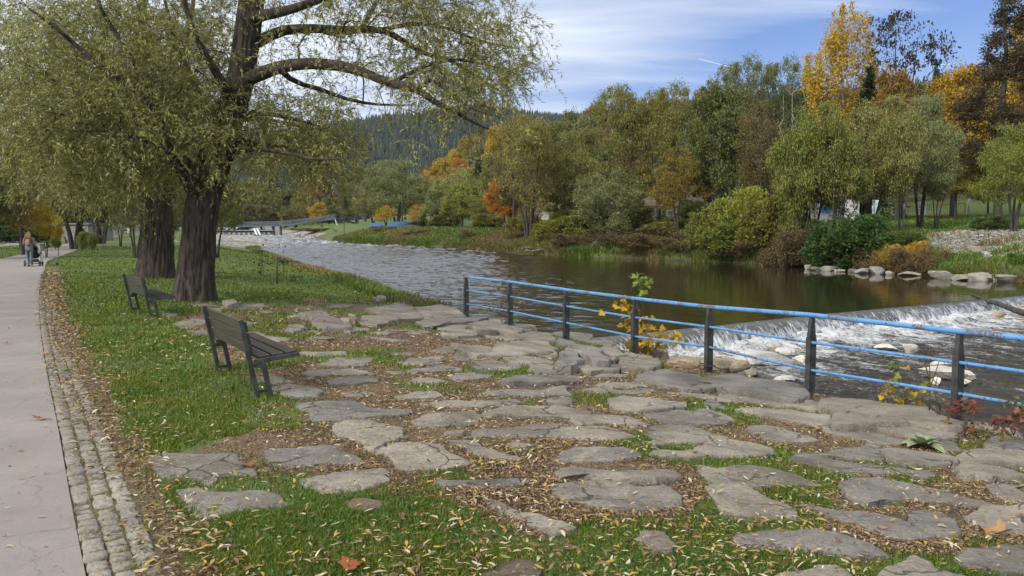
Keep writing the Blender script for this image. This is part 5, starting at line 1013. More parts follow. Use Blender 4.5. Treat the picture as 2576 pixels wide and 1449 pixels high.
def grass():
    rg = np.random.default_rng(17); Xs, Ys = [], []
    X, Y = frustum_pts(rg, 920000, 3.0, 90, 1.4)
    keep = (X < XL(Y)-.15) & ~on_stone(X, Y, .02); w = grass_w(X, Y)
    keep &= rg.uniform(0, 1, len(X)) < np.clip(w, 0, 1)*(.35+.65*sstep(.35, .6, fbm(X*1.7, Y*1.7, 0, 61)))
    X, Y = X[keep], Y[keep]; n = len(X); Z = terrain(X, Y)-.02; sc = (.55+.45*np.clip(Y/7, 0, 3))
    H = rg.uniform(.018, .048, n)*(.8+.7*fbm(X*.9, Y*.9, 0, 62))*np.minimum(sc, 1.5)+.012; a = rg.uniform(0, 6.283, n); lean = rg.uniform(.15, .85, n)*H
    b = rg.uniform(0, 6.283, n); w_ = .0028*np.maximum(1, Y/4.5)
    P = np.stack([X, Y, Z], 1); d = np.stack([np.cos(a), np.sin(a), np.zeros(n)], 1); s = np.stack([np.cos(b), np.sin(b), np.zeros(n)], 1)*w_[:, None]; up = np.array([0, 0, 1.])
    m = P+d*(lean*.3)[:, None]+up*(H*.6)[:, None]; t = P+d*lean[:, None]+up*H[:, None]
    V = np.stack([P-s, P+s, m+s*.8, m-s*.8, t+s*.15, t-s*.15], 1).reshape(-1, 3); i = np.arange(n)*6
    F = np.vstack([np.stack([i, i+1, i+2, i+3], 1), np.stack([i+3, i+2, i+4, i+5], 1)])
    o = mesh_np('grass', V, F, GRASS, None); o.color = (.125, .19, .026, 1); tag(o, 'short green grass growing on the lawn and between the stones', 'grass', kind='stuff')
    # clover and small broad weeds
    X, Y = frustum_pts(rg, 60000, 3.0, 14, 1.8); keep = (X < XL(Y)-.3) & ~on_stone(X, Y) & (rg.uniform(0, 1, len(X)) < grass_w(X, Y)*sstep(.45, .62, fbm(X*2.3, Y*2.3, 0, 65)))
    X, Y = X[keep], Y[keep]; n = len(X); P = np.stack([X, Y, terrain(X, Y)+rg.uniform(.0, .03, n)], 1); a = rg.uniform(0, 6.283, n); D = np.stack([np.cos(a), np.sin(a), rg.uniform(-.1, .7, n)], 1)
    o = leaf_mesh('clover', P, D, rg.uniform(.012, .026, n), rg.uniform(.011, .022, n), GRASS, None, rg, (.075, .15, .03)); tag(o, 'low clover leaves scattered through the grass', 'clover', kind='stuff')
grass()
def mk_litter():
    m, nt, b = new_mat('fallen_leaf'); isl = nd(nt, 'ShaderNodeNewGeometry').outputs['Random Per Island']
    c = ramp(nt, isl, [(0, (.50, .44, .31)), (.08, (.40, .33, .20)), (.24, (.34, .22, .06)), (.34, (.23, .135, .06)), (.5, (.15, .082, .042)), (.66, (.20, .125, .075)), (.78, (.10, .055, .032)), (.86, (.42, .27, .05)), (.93, (.60, .56, .46)), (.95, (.21, .19, .06))], 'CONSTANT')
    nt.links.new(c, b.inputs['Base Color']); b.inputs['Roughness'].default_value = .6; b.inputs['Specular IOR Level'].default_value = .3; return m
LITTER = mk_litter()
def litter(name, X, Y, dz, Ls, Ws, rg, label, flat=.25, zf=terrain, extra=0.0):
    n = len(X); a = rg.uniform(0, 6.283, n); tilt = rg.normal(0, flat, n); roll = rg.normal(0, flat*1.4, n)
    D = np.stack([np.cos(a)*np.cos(tilt), np.sin(a)*np.cos(tilt), np.sin(tilt)], 1); S_ = np.stack([-np.sin(a)*np.cos(roll), np.cos(a)*np.cos(roll), np.sin(roll)], 1); N = np.cross(D, S_)
    P = np.stack([X, Y, zf(X, Y)+dz], 1); Ls = Ls[:, None]; Ws = Ws[:, None]; cv = rg.normal(.05, .08, n)[:, None]*Ls; fo = rg.uniform(-.1, .5, n)[:, None]*Ws; side = rg.normal(0, .08, n)[:, None]*Ls
    a0 = P-D*Ls*.5; a4 = P+D*Ls*.5
    l1 = P-D*Ls*.18+S_*(Ws*.5+side)+N*(cv+fo*.5); l2 = P+D*Ls*.18+S_*(Ws*.45+side)+N*(cv+fo*.5); r1 = P-D*Ls*.18-S_*(Ws*.5-side)+N*(cv+fo*.5); r2 = P+D*Ls*.18-S_*(Ws*.45-side)+N*(cv+fo*.5); m1 = P-D*Ls*.18+S_*side+N*cv; m2 = P+D*Ls*.18+S_*side+N*cv
    V = np.stack([a0, l1, l2, a4, r2, r1, m1, m2], 1).reshape(-1, 3); i = np.arange(n)*8
    F = np.vstack([np.stack([i+q for q in f], 1) for f in ((0, 6, 1, 1), )]) if False else None
    Q = np.vstack([np.stack([i+6, i+7, i+2, i+1], 1), np.stack([i+5, i+4, i+7, i+6], 1)]); T = np.vstack([np.stack([i+a_, i+b_, i+c_], 1) for a_, b_, c_ in ((0, 6, 1), (0, 5, 6), (7, 3, 2), (4, 3, 7))])
    me = bpy.data.meshes.new(name); me.vertices.add(len(V)); me.vertices.foreach_set('co', V.astype(np.float32).ravel())
    li = np.r_[Q.ravel(), T.ravel()].astype(np.int32); me.loops.add(len(li)); me.loops.foreach_set('vertex_index', li)
    ls = np.r_[np.arange(len(Q))*4, len(Q)*4+np.arange(len(T))*3].astype(np.int32); me.polygons.add(len(ls)); me.polygons.foreach_set('loop_start', ls)
    me.update(calc_edges=True); me.validate(); me.materials.append(LITTER); o = link(bpy.data.objects.new(name, me)); return tag(o, label, 'fallen leaves', kind='stuff')
def fallen():
    rg = np.random.default_rng(23); X, Y = frustum_pts(rg, 240000, 2.9, 30, 1.5); pd = path_dist(X, Y); st = on_stone(X, Y, .035); gw = grass_w(X, Y)
    terrace = (pd > 2.2) & (gw < .5) & (Y < 26)
    edge = np.exp(-((pd-np.interp(Y, [5.5, 8.5], [.48, .27]))/.22)**2)*np.where(Y < 30, 1, .4)*sstep(.30, .55, fbm(X*.8, Y*.8, 0, 76)+.1)
    dens = np.where(terrace, .62*(.35+.8*sstep(.3, .6, fbm(X*1.1, Y*1.1, 0, 71))), .24*(.3+1.2*sstep(.4, .7, fbm(X*.7, Y*.7, 0, 72)))); dens = np.where(st, .075, dens)
    dens = np.where((pd < 0) & (pd > -PATHW), .012, dens); dens = np.where((pd > -.1) & (pd < 1.3), np.maximum(dens*(pd > np.interp(Y, [5.5, 8.5], [.3, .0])), edge*.85), dens); dens = np.where(pd < -PATHW, .05, dens)
    far = sstep(30, 12, Y); keep = (X < XL(Y)) & (rg.uniform(0, 1, len(X)) < dens*np.interp(Y, [4, 8], [.34, 1])*(.25+.75*far)*np.where((Y > 13) & ~terrace & (gw > .5), 1.5, 1))
    X, Y, st, gw = X[keep], Y[keep], st[keep], gw[keep]
    q = rg.integers(0, len(PEL), 60000); q = q[(PEL[q, 1] > 5.2) & (PEL[q, 1] < 34)]; o_ = rg.normal(.33, .19, len(q)); w_ = rg.uniform(0, 1, len(q)) < np.clip((PEL[q, 1]-4.5)/5, .1, 1)*.9*sstep(.22, .5, fbm(PEL[q, 0]*.9, PEL[q, 1]*.9, 0, 79)+.12); q, o_ = q[w_], o_[w_]; o_ = np.where(o_ < -.05, .3, o_); u_ = rg.uniform(-.2, .2, len(q))
    X = np.r_[X, PEL[q, 0]-PN[q, 0]*o_+_T[q, 0]*u_]; Y = np.r_[Y, PEL[q, 1]-PN[q, 1]*o_+_T[q, 1]*u_]; st = np.r_[st, np.zeros(len(q), bool)]; gw = np.r_[gw, np.full(len(q), .6)]; n = len(X); sc = np.maximum(1, (Y/8)**.6)
    Ls = rg.gamma(5, .0088, n).clip(.016, .085)*sc; Ws = Ls*rg.uniform(.15, .30, n)
    litter('fallen_leaves', X, Y, np.where(st, .035, np.where(gw > .5, .028, .012))+rg.uniform(0, .018, n), Ls, Ws, rg, 'countless narrow fallen willow leaves, cream, yellow and brown', .17)
    # crumbled brown leaf mould in the joints
    X, Y = frustum_pts(rg, 300000, 2.9, 20, 1.55); pd = path_dist(X, Y); st = on_stone(X, Y); st = on_stone(X, Y, .03); gw = grass_w(X, Y)
    keep = ~st & (pd > np.interp(Y, [5.5, 8.5], [.4, .12])) & (gw < .55) & (X < XL(Y)) & (rg.uniform(0, 1, len(X)) < .9*(.25+.9*sstep(.32, .55, fbm(X*1.3, Y*1.3, 0, 74)))*np.where(pd < 1.6, .35, 1)); X, Y = X[keep], Y[keep]; n = len(X); sc = np.maximum(1, (Y/8)**.6)
    o = litter('leaf_mould', X, Y, rg.uniform(0, .02, n), rg.uniform(.012, .034, n)*sc, rg.uniform(.006, .015, n)*sc, rg, 'crumbled brown leaf litter filling the joints between the stones', .5)
    m = LITTER.copy(); m.name = 'leaf_mould'; e = [q for q in m.node_tree.nodes if q.type == 'VALTORGB'][0].color_ramp.elements
    for q, c in zip(e, [(.17, .11, .06), (.26, .185, .11), (.12, .07, .04), (.21, .125, .055), (.085, .05, .03), (.31, .225, .135), (.14, .085, .046), (.25, .155, .05), (.40, .32, .22), (.075, .05, .033)]): q.color = C4(c)
    o.data.materials[0] = m
fallen()
# ------------------------------------------------------------------ small plants by the railing
_ml = [(0, 0), (.12, -.02), (.42, -.12), (.36, .06), (.62, .20), (.44, .30), (.46, .40), (.26, .42), (.20, .72), (.08, .66), (0, 1.0)]
_ml = np.array(_ml+[(-x, y) for x, y in _ml[-2:0:-1]])
def maple_leaves(name, P, D, N, size, mat, parent, color, curl=.15):
    n = len(P); D = D/np.linalg.norm(D, axis=1)[:, None]; S_ = np.cross(D, N); S_ /= np.linalg.norm(S_, axis=1)[:, None]+1e-9; N = np.cross(S_, D); size = np.broadcast_to(size, n)
    x, y = _ml[:, 0], _ml[:, 1]; z = curl*(np.abs(x)*1.2-.6*y*y)
    V = P[:, None]+size[:, None, None]*(S_[:, None]*x[None, :, None]+D[:, None]*y[None, :, None]+N[:, None]*z[None, :, None])
    c = P[:, None]+size[:, None, None]*(D[:, None]*.3); V = np.concatenate([V, c], 1); k = len(x)
    i, j = np.meshgrid(np.arange(n)*(k+1), np.arange(k), indexing='ij'); F = np.stack([i+j, i+(j+1) % k, i+k], -1).reshape(-1, 3)
    o = mesh_np(name, V.reshape(-1, 3), F, mat, parent); o.color = C4(color); return o
STEM = simple('plant_stem', (.12, .085, .05), .7, .4, 20)
def leafy_plant(name, base, stems, clusters, label, cat, rg, stem_r=.010, leaf=.135):
    """stems: lists of pixel points with depth; clusters: (x, y, rpx, depth, n, colour)"""
    r = thing(name, base, label, cat); mb = MB()
    for st in stems:
        P = np.array([at_depth(*q)-base for q in st]); X, _ = resample(P, np.ones(len(P)), .08); mb.tube(X, np.linspace(stem_r, stem_r*.4, len(X)), 5)
    mb.build('stem', STEM, r, True)
    for (x, y, rx, ry, Y, n, col) in clusters:
        c = at_depth(x, y, Y)-base; k = Y/2010; P = c+rg.normal(0, .5, (n, 3))*np.array([rx*k, rx*k, ry*k]); D = rg.normal(0, 1, (n, 3))*np.array([1, 1, .5])+np.array([0, 0, -.3]); N = rg.normal(0, .5, (n, 3))+np.array([0, -.5, 1])
        maple_leaves('leaves', P, D, N, leaf*rg.uniform(.6, 1.2, n), LEAF, r, col)
    return r
rg6 = np.random.default_rng(29)
YM = (.48, .30, .02); GM = (.20, .25, .045)
leafy_plant('maple_sapling', at_depth(1630, 905, 16.3), [[(1630, 905, 16.3), (1622, 830, 16.3), (1612, 700, 16.2)], [(1628, 900, 16.3), (1590, 820, 16.2), (1568, 760, 16.1)], [(1630, 900, 16.3), (1680, 850, 16.5), (1715, 845, 16.6)], [(1632, 900, 16.3), (1660, 860, 16.0)], [(1630, 905, 16.3), (1600, 860, 16.1), (1575, 800, 16)]],
    [(1614, 712, 22, 26, 16.2, 40, GM), (1616, 745, 22, 10, 16.2, 14, GM), (1570, 770, 34, 22, 16.1, 26, YM), (1590, 800, 36, 30, 16.2, 34, YM), (1615, 845, 50, 40, 16.3, 75, YM), (1655, 860, 56, 30, 16.4, 70, YM), (1620, 880, 40, 20, 16.3, 40, (.3, .22, .025)), (1700, 845, 30, 12, 16.6, 16, (.42, .30, .03))], 'golden maple sapling growing behind the fourth railing post, green at its top', 'sapling', rg6)
leafy_plant('weed_plant', at_depth(1262, 812, 20.6), [[(1262, 812, 20.6), (1260, 760, 20.6), (1272, 695, 20.6)], [(1262, 812, 20.6), (1290, 770, 20.6), (1315, 728, 20.6)], [(1262, 812, 20.6), (1240, 760, 20.6), (1228, 740, 20.6)]],
    [(1265, 720, 34, 40, 20.6, 26, (.2, .11, .04)), (1305, 760, 34, 30, 20.6, 32, (.22, .12, .035)), (1240, 770, 26, 36, 20.6, 18, (.16, .1, .04)), (1300, 800, 40, 14, 20.6, 26, (.12, .15, .05))], 'withered brown plant growing behind the second railing post', 'plant', rg6, .006, .085)
leafy_plant('maple_sapling', at_depth(2278, 1024, 10.7), [[(2278, 1024, 10.7), (2270, 960, 10.7), (2255, 908, 10.7)], [(2278, 1024, 10.7), (2262, 985, 10.7), (2236, 960, 10.7)], [(2278, 1024, 10.7), (2300, 985, 10.7), (2325, 970, 10.7)], [(2278, 1024, 10.7), (2283, 950, 10.7), (2284, 918, 10.7)]],
    [(2252, 918, 16, 12, 10.7, 7, (.15, .22, .05)), (2285, 925, 12, 8, 10.7, 4, YM), (2255, 940, 20, 10, 10.7, 7, (.17, .22, .05)), (2240, 965, 20, 10, 10.7, 8, (.38, .27, .03)), (2232, 992, 18, 10, 10.7, 8, YM), (2285, 985, 44, 26, 10.7, 34, (.36, .28, .03)), (2285, 1010, 50, 12, 10.7, 28, (.33, .25, .03)), (2320, 985, 24, 14, 10.7, 14, (.34, .28, .04))], 'small maple sapling with green and yellow leaves left of the tallest railing post', 'sapling', rg6, .006, .085)
leafy_plant('bare_sapling', at_depth(2338, 1032, 10.4), [[(2338, 1032, 10.4), (2340, 960, 10.4), (2334, 862, 10.4)], [(2339, 975, 10.4), (2356, 930, 10.4), (2366, 895, 10.4)], [(2339, 960, 10.4), (2326, 910, 10.4), (2318, 872, 10.4)], [(2366, 1030, 10.4), (2352, 985, 10.4), (2360, 940, 10.4)]], [(2345, 1000, 20, 20, 10.4, 3, YM)], 'bare thin upright stems left of the tallest railing post', 'sapling', rg6, .010, .07)
leafy_plant('bramble', at_depth(2430, 1082, 9.3), [[(2430, 1082, 9.3), (2425, 1040, 9.3), (2400, 1005, 9.3)], [(2430, 1082, 9.3), (2460, 1050, 9.2), (2480, 1095, 9.1)], [(2430, 1082, 9.3), (2445, 1010, 9.3)]], [(2400, 1020, 26, 24, 9.3, 20, (.20, .06, .035)), (2440, 1020, 34, 26, 9.3, 30, (.22, .08, .04)), (2450, 1065, 40, 20, 9.2, 22, (.16, .07, .03)), (2385, 1050, 20, 20, 9.3, 8, (.25, .15, .03))], 'red leaved bramble at the foot of the tallest railing post', 'bramble', rg6, .006, .07)
leafy_plant('bramble', at_depth(2550, 1095, 8.4), [[(2550, 1095, 8.4), (2530, 1060, 8.4), (2500, 1050, 8.4)], [(2550, 1095, 8.4), (2570, 1040, 8.3)]], [(2530, 1060, 40, 26, 8.4, 34, (.17, .07, .045)), (2565, 1050, 34, 24, 8.3, 34, (.19, .09, .05)), (2570, 1020, 30, 14, 8.4, 12, (.12, .13, .04)), (2520, 1090, 50, 12, 8.3, 22, (.13, .10, .035))], 'reddish bramble under the railing at the right edge of the terrace', 'bramble', rg6, .006, .07)
# mullein rosette
mp = on_ground(2320, 1128, terrain_s); mr = thing('mullein_plant', mp, 'pale felted green mullein rosette growing between the slabs near the railing', 'plant')
MUL = simple('felted_leaf', (.27, .32, .185), .8, .3, 25, bumpy=.2)
for k in range(15):
    a = k*2.4+.3; L = .13+.15*(1-k/15)+.05*random.random(); el = .25+.85*k/15; d = np.array([math.cos(a)*math.cos(el), math.sin(a)*math.cos(el), math.sin(el)]); s = np.array([-math.sin(a), math.cos(a), 0]); nn = np.cross(d, s)
    V, F = [], []
    for j, u in enumerate(np.linspace(0, 1, 8)):
        w = .052*math.sin(math.pi*min(1, u*.93+.05))**.8*L/.22; c = d*L*u+np.array([0, 0, -1])*L*.45*u*u*(1-k/18)+np.array([0, 0, .02])
        for q in (-1, -.5, 0, .5, 1): V.append(c+s*w*q-nn*abs(q)*w*.5*(-1))
    F = [(j*5+q, j*5+q+1, j*5+6+q, j*5+5+q) for j in range(7) for q in range(4)]
    mb = MB(); mb.add(V, F); mb.build('leaf', MUL, mr, True)
# dandelion
dp = on_ground(2396, 1368, terrain_s); dr = thing('dandelion', dp, 'single yellow dandelion flower in the grass at the lower right', 'flower')
MB().tube([(0, 0, 0), (.004, 0, .035), (.0, -.004, .065)], [.003, .0025, .002], 6).build('stem', simple('green_stem', (.1, .16, .04), .6), dr, True)
DY = simple('dandelion_yellow', (.80, .50, .01), .6, .1); mb = MB()
for k in range(70):
    a = random.random()*6.283; el = random.uniform(.1, 1.4); L = .021*random.uniform(.7, 1); d = np.array([math.cos(a)*math.cos(el), math.sin(a)*math.cos(el), math.sin(el)*.6]); s = np.array([-math.sin(a), math.cos(a), 0])*.0028; b_ = np.array([0, -.004, .066])
    mb.add([b_+d*.003-s*.5, b_+d*.003+s*.5, b_+d*L+s, b_+d*L-s], [(0, 1, 2, 3)])
mb.build('flower_head', DY, dr)
# big single leaves
MLM = mk_leaf('dry_maple_leaf', .15, 0, .15)
for x, y, s, col, lab, curl in [(866, 1442, .12, (.30, .09, .03), 'large rust red maple leaf on the grass at the bottom edge', .25), (622, 1175, .13, (.27, .10, .045), 'large brown maple leaf lying against the leftmost big slab', .25), (98, 1062, .12, (.26, .13, .07), 'curled brown maple leaf lying alone on the paved path', .4), (302, 998, .08, (.30, .11, .04), 'small reddish maple leaf on the lawn left of the nearest bench', .3), (2218, 1342, .07, (.36, .20, .13), 'pinkish tan maple leaf on the slab left of the dandelion', .4), (2482, 1352, .1, (.40, .19, .07), 'orange brown curled leaf right of the dandelion', .7), (2530, 1348, .12, (.42, .25, .12), 'tan curled leaf right of the dandelion, nearest the right edge', .8), (270, 938, .07, (.34, .13, .04), 'orange leaf on the lawn behind the nearest bench', .3), (305, 918, .06, (.3, .15, .05), 'brown leaf high on the lawn behind the nearest bench', .3), (12, 868, .08, (.2, .1, .05), 'dark brown leaf at the left edge of the path', .4)]:
    p = on_ground(x, y, terrain_s); a = random.random()*6.28; d = np.array([[math.cos(a), math.sin(a), .15]])
    o = maple_leaves('maple_leaf', np.array([[0, 0, .03]]), d, np.array([[.1, -.2, 1.]]), s, MLM, None, col, curl); o.location = p; tag(o, lab, 'leaf')
# thin young plants and a stake on the lawn edge
for x, yb, tops, lab in [(655, 692, [(648, 628), (656, 622), (664, 640), (668, 650), (640, 655)], 'clump of thin bare saplings on the lawn edge left of the wooden stake'), (714, 700, [(712, 622), (706, 640), (722, 650)], 'thin leaning sapling tied beside the wooden stake'), (735, 708, [(730, 690), (742, 688), (750, 695)], 'low scrubby weeds on the lawn edge right of the wooden stake')]:
    b_ = on_ground(x, yb, terrain_s); Y = b_[1]; sts = [[(x, yb, Y), ((x+tx)/2+random.uniform(-3, 3), (yb+ty)/2, Y), (tx, ty, Y)] for tx, ty in tops]
    leafy_plant('bare_sapling', b_, sts, [(tx, ty+8, 16, 14, Y, 7, (.05, .06, .03)) for tx, ty in tops]+[(x, yb-25, 30, 30, Y, 14, (.06, .06, .03))], lab, 'sapling', rg6, .011, .11)
b_ = on_ground(696, 714, terrain_s); t_ = at_depth(697, 641, b_[1]); L = t_-b_
st = MB().tube([(0, 0, -.2), L*.5, L*.97, L], [.042, .042, .04, .02], 8).build('wooden_stake', mk_wood('weathered_stake', (.07, .05, .035), (.16, .12, .085)), None, True); st.location = b_; tag(st, 'short brown wooden stake standing in the lawn near the river', 'stake')
# ------------------------------------------------------------------ people
SKIN = simple('skin', (.50, .33, .25), .5, .08); HAIR = simple('long_hair', (.20, .105, .045), .5, .45, 30); COAT = simple('grey_coat', (.20, .185, .19), .85, .2, 20, bumpy=.2); JEANS = simple('blue_grey_leggings', (.13, .145, .18), .8, .2, 12); PACK = simple('dusty_pink_backpack', (.36, .19, .15), .65, .2, 9); BLACK = simple('black_fabric', (.018, .018, .02), .7, .3, 9); SHOE = simple('pale_shoe', (.4, .34, .3), .6, .2); DARKSHOE = simple('dark_shoe', (.03, .03, .03), .6)
def skin_mesh(name, verts, edges, radii, mat, parent, root=0, sub=2):
    me = bpy.data.meshes.new(name); me.from_pydata(verts, edges, []); me.update(); me.materials.append(mat)
    o = link(bpy.data.objects.new(name, me), parent); m = o.modifiers.new('skin', 'SKIN'); m.use_smooth_shade = True
    d = me.skin_vertices[0].data
    for i, r in enumerate(radii): d[i].radius = (r, r) if np.isscalar(r) else r
    d[root].use_root = True
    s = o.modifiers.new('sub', 'SUBSURF'); s.levels = sub; s.render_levels = sub; return o
def person(loc, rz, label, coat, legs, hair, hairlen, hood=False, step=.16):
    """walks along local +y, hands forward on a pram handle at (+-.2,.48,1.0)"""
    r = thing('person', loc, label, 'person', rz=rz)
    V = [(0, 0, .93), (0, .01, 1.15), (0, .015, 1.36), (0, .02, 1.46), (0, .03, 1.57), (0, .04, 1.64)]; E = [(0, 1), (1, 2), (2, 3), (3, 4), (4, 5)]; R = [(.15, .11), (.125, .095), (.15, .10), .055, (.075, .09), (.06, .075)]
    for s, f in ((-1, step), (1, -step)):
        b = len(V); V += [(s*.09, f*.05, .84), (s*.095, f*.55+.03, .48), (s*.095, f*.9-(.05 if f < 0 else 0), .09), (s*.1, f*.9+.06, .035), (s*.105, f*.9+.15, .03)]; E += [(0, b), (b, b+1), (b+1, b+2), (b+2, b+3), (b+3, b+4)]; R += [.085, .058, .038, .036, .026]
        b = len(V); V += [(s*.17, .01, 1.37), (s*.215, -.02, 1.12), (s*.21, .22, 1.02), (s*.2, .30, 1.01)]; E += [(2, b), (b, b+1), (b+1, b+2), (b+2, b+3)]; R += [.058, .043, .034, .03]
        h = b+3
        for q in range(4):
            c = len(V); x0 = s*(.2+.028*(1.5-q)*.7); L = (.045, .05, .048, .038)[q]
            V += [(x0, .345, 1.02), (x0, .345+L*.7, 1.03), (x0, .345+L, 1.005)]; E += [(h, c), (c, c+1), (c+1, c+2)]; R += [.011, .0095, .008]
        c = len(V); V += [(s*.165, .325, 1.0), (s*.15, .355, .995)]; E += [(h, c), (c, c+1)]; R += [.012, .009]
    skin_mesh('body', V, E, R, SKIN, r)
    mb = MB(); mb.ball((0, .145, 1.585), (.018, .022, .022), 8, 5)
    for s in (-1, 1): mb.ball((s*.03, .118, 1.615), (.012, .01, .009), 8, 5); mb.ball((s*.083, .03, 1.59), (.012, .02, .03), 8, 5)
    mb.box((0, .118, 1.545), (.045, .01, .01)); mb.build('face', SKIN, r, True)
    # trousers
    V = [(0, 0, .95)]; E = []; R = [(.155, .125)]
    for s, f in ((-1, step), (1, -step)):
        b = len(V); V += [(s*.09, f*.05, .83), (s*.095, f*.55+.03, .48), (s*.095, f*.9-(.05 if f < 0 else 0), .12)]; E += [(0, b), (b, b+1), (b+1, b+2)]; R += [.096, .068, .048]
    skin_mesh('leggings', V, E, R, legs, r)
    for s, f, m in ((-1, step, DARKSHOE), (1, -step, SHOE)):
        y = f*.9
        MB().ball((s*.1, y+.05, .045), (.05, .135, .05), 10, 6).ball((s*.1, y-.02, .075), (.045, .055, .06), 10, 6).build('shoe', m, r, True)
    # coat with sleeves, hem at thigh
    V = [(0, 0, .98), (0, .0, .80), (0, 0, 1.16), (0, .01, 1.36), (0, .015, 1.45)]; E = [(1, 0), (0, 2), (2, 3), (3, 4)]; R = [(.19, .15), (.205, .165), (.175, .135), (.18, .125), .075]
    for s in (-1, 1):
        b = len(V); V += [(s*.185, .01, 1.375), (s*.225, -.02, 1.12), (s*.212, .22, 1.02)]; E += [(3, b), (b, b+1), (b+1, b+2)]; R += [.075, .062, .052]
    skin_mesh('coat', V, E, R, coat, r)
    hb = MB().ball((0, .01, 1.62), (.1, .115, .115), 14, 8)
    if hood: hb.ball((0, -.02, 1.5), (.12, .11, .09), 12, 7)
    else:
        for k in range(26):
            x = (k/25-.5)*.26; P = [(x*.5, -.06, 1.66), (x*.8, -.11, 1.55), (x, -.135-.02*random.random(), 1.42), (x*1.15+random.uniform(-.02, .02), -.15, 1.42-hairlen*random.uniform(.75, 1))]; hb.tube(P, [.03, .035, .03, .008], 6)
    hb.build('hair' if not hood else 'hood', hair, r, True)
    return r
WHEELM = simple('black_rubber', (.02, .02, .02), .7, .2); WFR = simple('white_pram_frame', (.62, .62, .6), .4, .1)
def pram(loc, rz, label):
    """handle towards local -y"""
    r = thing('pram', loc, label, 'pram', rz=rz)
    for s in (-1, 1):
        MB().tube([(s*.27, -.30, 1.0), (s*.27, -.22, .92), (s*.26, .10, .55), (s*.25, .42, .22)], [.016]*4, 8).build('frame_tube', WFR, r, True)
        MB().tube([(s*.3, -.26, .16), (s*.26, -.02, .45), (s*.25, .14, .5)], [.018]*3, 8).build('frame_strut', WFR, r, True)
        for y, R_, x in ((-.26, .155, .33), (.45, .115, .24)):
            w = MB(); P = [(s*x, y+math.cos(a)*R_*.88, R_+math.sin(a)*R_*.88) for a in np.linspace(0, 2*math.pi, 21)]; w.tube(P, .022, 8); wo = w.build('wheel', WHEELM, r, True)
            h = MB()
            for a in np.linspace(0, 2*math.pi, 7)[:-1]: h.bar((s*x, y, R_), (s*x, y+math.cos(a)*R_*.86, R_+math.sin(a)*R_*.86), .012, .012, (1, 0, 0))
            h.ball((s*x, y, R_), .03).build('hub', STEEL, wo)
    MB().tube([(-.27, -.30, 1.0), (0, -.33, 1.01), (.27, -.30, 1.0)], .019, 8).build('handle', BLACK, r, True)
    MB().bar((-.33, -.26, .155), (.33, -.26, .155), .025, .025).bar((-.24, .45, .115), (.24, .45, .115), .025, .025).build('axle', STEEL, r)
    V, F = [], []; 
    for j, (y, z, w) in enumerate(((-.12, .98, .2), (-.16, .72, .23), (-.1, .5, .23), (.15, .42, .23), (.42, .48, .22), (.5, .62, .18))):
        for q in np.linspace(-1, 1, 7): V.append((q*w, y, z+.14*q*q*(0 if j == 0 else 1)))
    F = [(j*7+q, j*7+q+1, j*7+8+q, j*7+7+q) for j in range(5) for q in range(6)]
    o = MB().add(V, F).build('seat', BLACK, r, True); m = o.modifiers.new('thick', 'SOLIDIFY'); m.thickness = .04
    V = [(.25*math.cos(t)*1.0, .12+.30*math.sin(a)*math.sin(t)-.2, .78+.30*math.cos(a)*math.sin(t)) for a in np.linspace(-.9, .9, 7) for t in np.linspace(0, math.pi, 9)]
    F = [(j*9+q, j*9+q+1, j*9+10+q, j*9+9+q) for j in range(6) for q in range(8)]; o = MB().add(V, F).build('hood', BLACK, r, True); m = o.modifiers.new('thick', 'SOLIDIFY'); m.thickness = .015
    MB().box((0, .02, .28), (.38, .42, .14)).build('basket', BLACK, r, bevel=.03)
    return r
wp = on_ground(75.5, 671, terrain_s); wz = math.radians(14)
fw = np.array([-math.sin(wz), math.cos(wz), 0])
person((wp[0], wp[1], wp[2]), wz, 'woman with long auburn hair and grey coat walking away, pushing a pram', COAT, JEANS, HAIR, .22)
pram(wp+fw*.62, wz, 'black and white pram pushed by the woman in the grey coat')
bk = thing('backpack', wp+np.array([0, 0, 0]), 'dusty pink backpack on the back of the woman pushing the pram', 'backpack', rz=wz)
MB().ball((0, -.185, 1.20), (.125, .075, .17), 14, 9).build('bag', PACK, bk, True); MB().ball((0, -.235, 1.12), (.095, .04, .075), 12, 7).build('pocket', PACK, bk, True)
for s in (-1, 1): MB().tube([(s*.09, -.13, 1.34), (s*.1, -.02, 1.43), (s*.12, .12, 1.33), (s*.12, .10, 1.15), (s*.13, -.10, 1.05)], [.018]*5, 6).build('strap', PACK, bk, True)
wp2 = on_ground(261, 598, terrain_s)
person(wp2, math.radians(20), 'distant person in a white hooded jacket walking away on the path', simple('white_jacket', (.6, .6, .6), .8), BLACK, simple('white_hood', (.6, .6, .6), .8), .1, True)
pram(wp2+np.array([-.25, .62, 0]), math.radians(20), 'dark pram pushed by the distant person in white')
# crow
cp = on_ground(143.5, 670, terrain_s); cr = thing('crow', cp, 'small black crow standing on the lawn right of the woman', 'bird', rz=.6); CROW = simple('black_feathers', (.012, .012, .014), .4)
V = [(0, 0, .15), (0, .08, .18), (0, .13, .23), (0, .17, .235), (0, -.10, .13), (0, -.22, .09)]; skin_mesh('body', V, [(0, 1), (1, 2), (2, 3), (0, 4), (4, 5)], [.06, .05, .035, .015, .04, .012], CROW, cr)
for s in (-1, 1):
    MB().ball((s*.045, -.04, .15), (.018, .13, .05), 10, 6).build('wing', CROW, cr, True)
    MB().tube([(s*.025, 0, .11), (s*.03, .01, .05), (s*.03, 0, 0)], .006, 5).tube([(s*.03, 0, .004), (s*.03, .04, .004)], .005, 5).build('leg', CROW, cr, True)
MB().lathe([(.012, 0), (.001, .045)], n=6).build('beak', CROW, cr).matrix_local = Matrix.Translation((0, .18, .235)) @ Matrix.Rotation(math.radians(-90), 4, 'X')
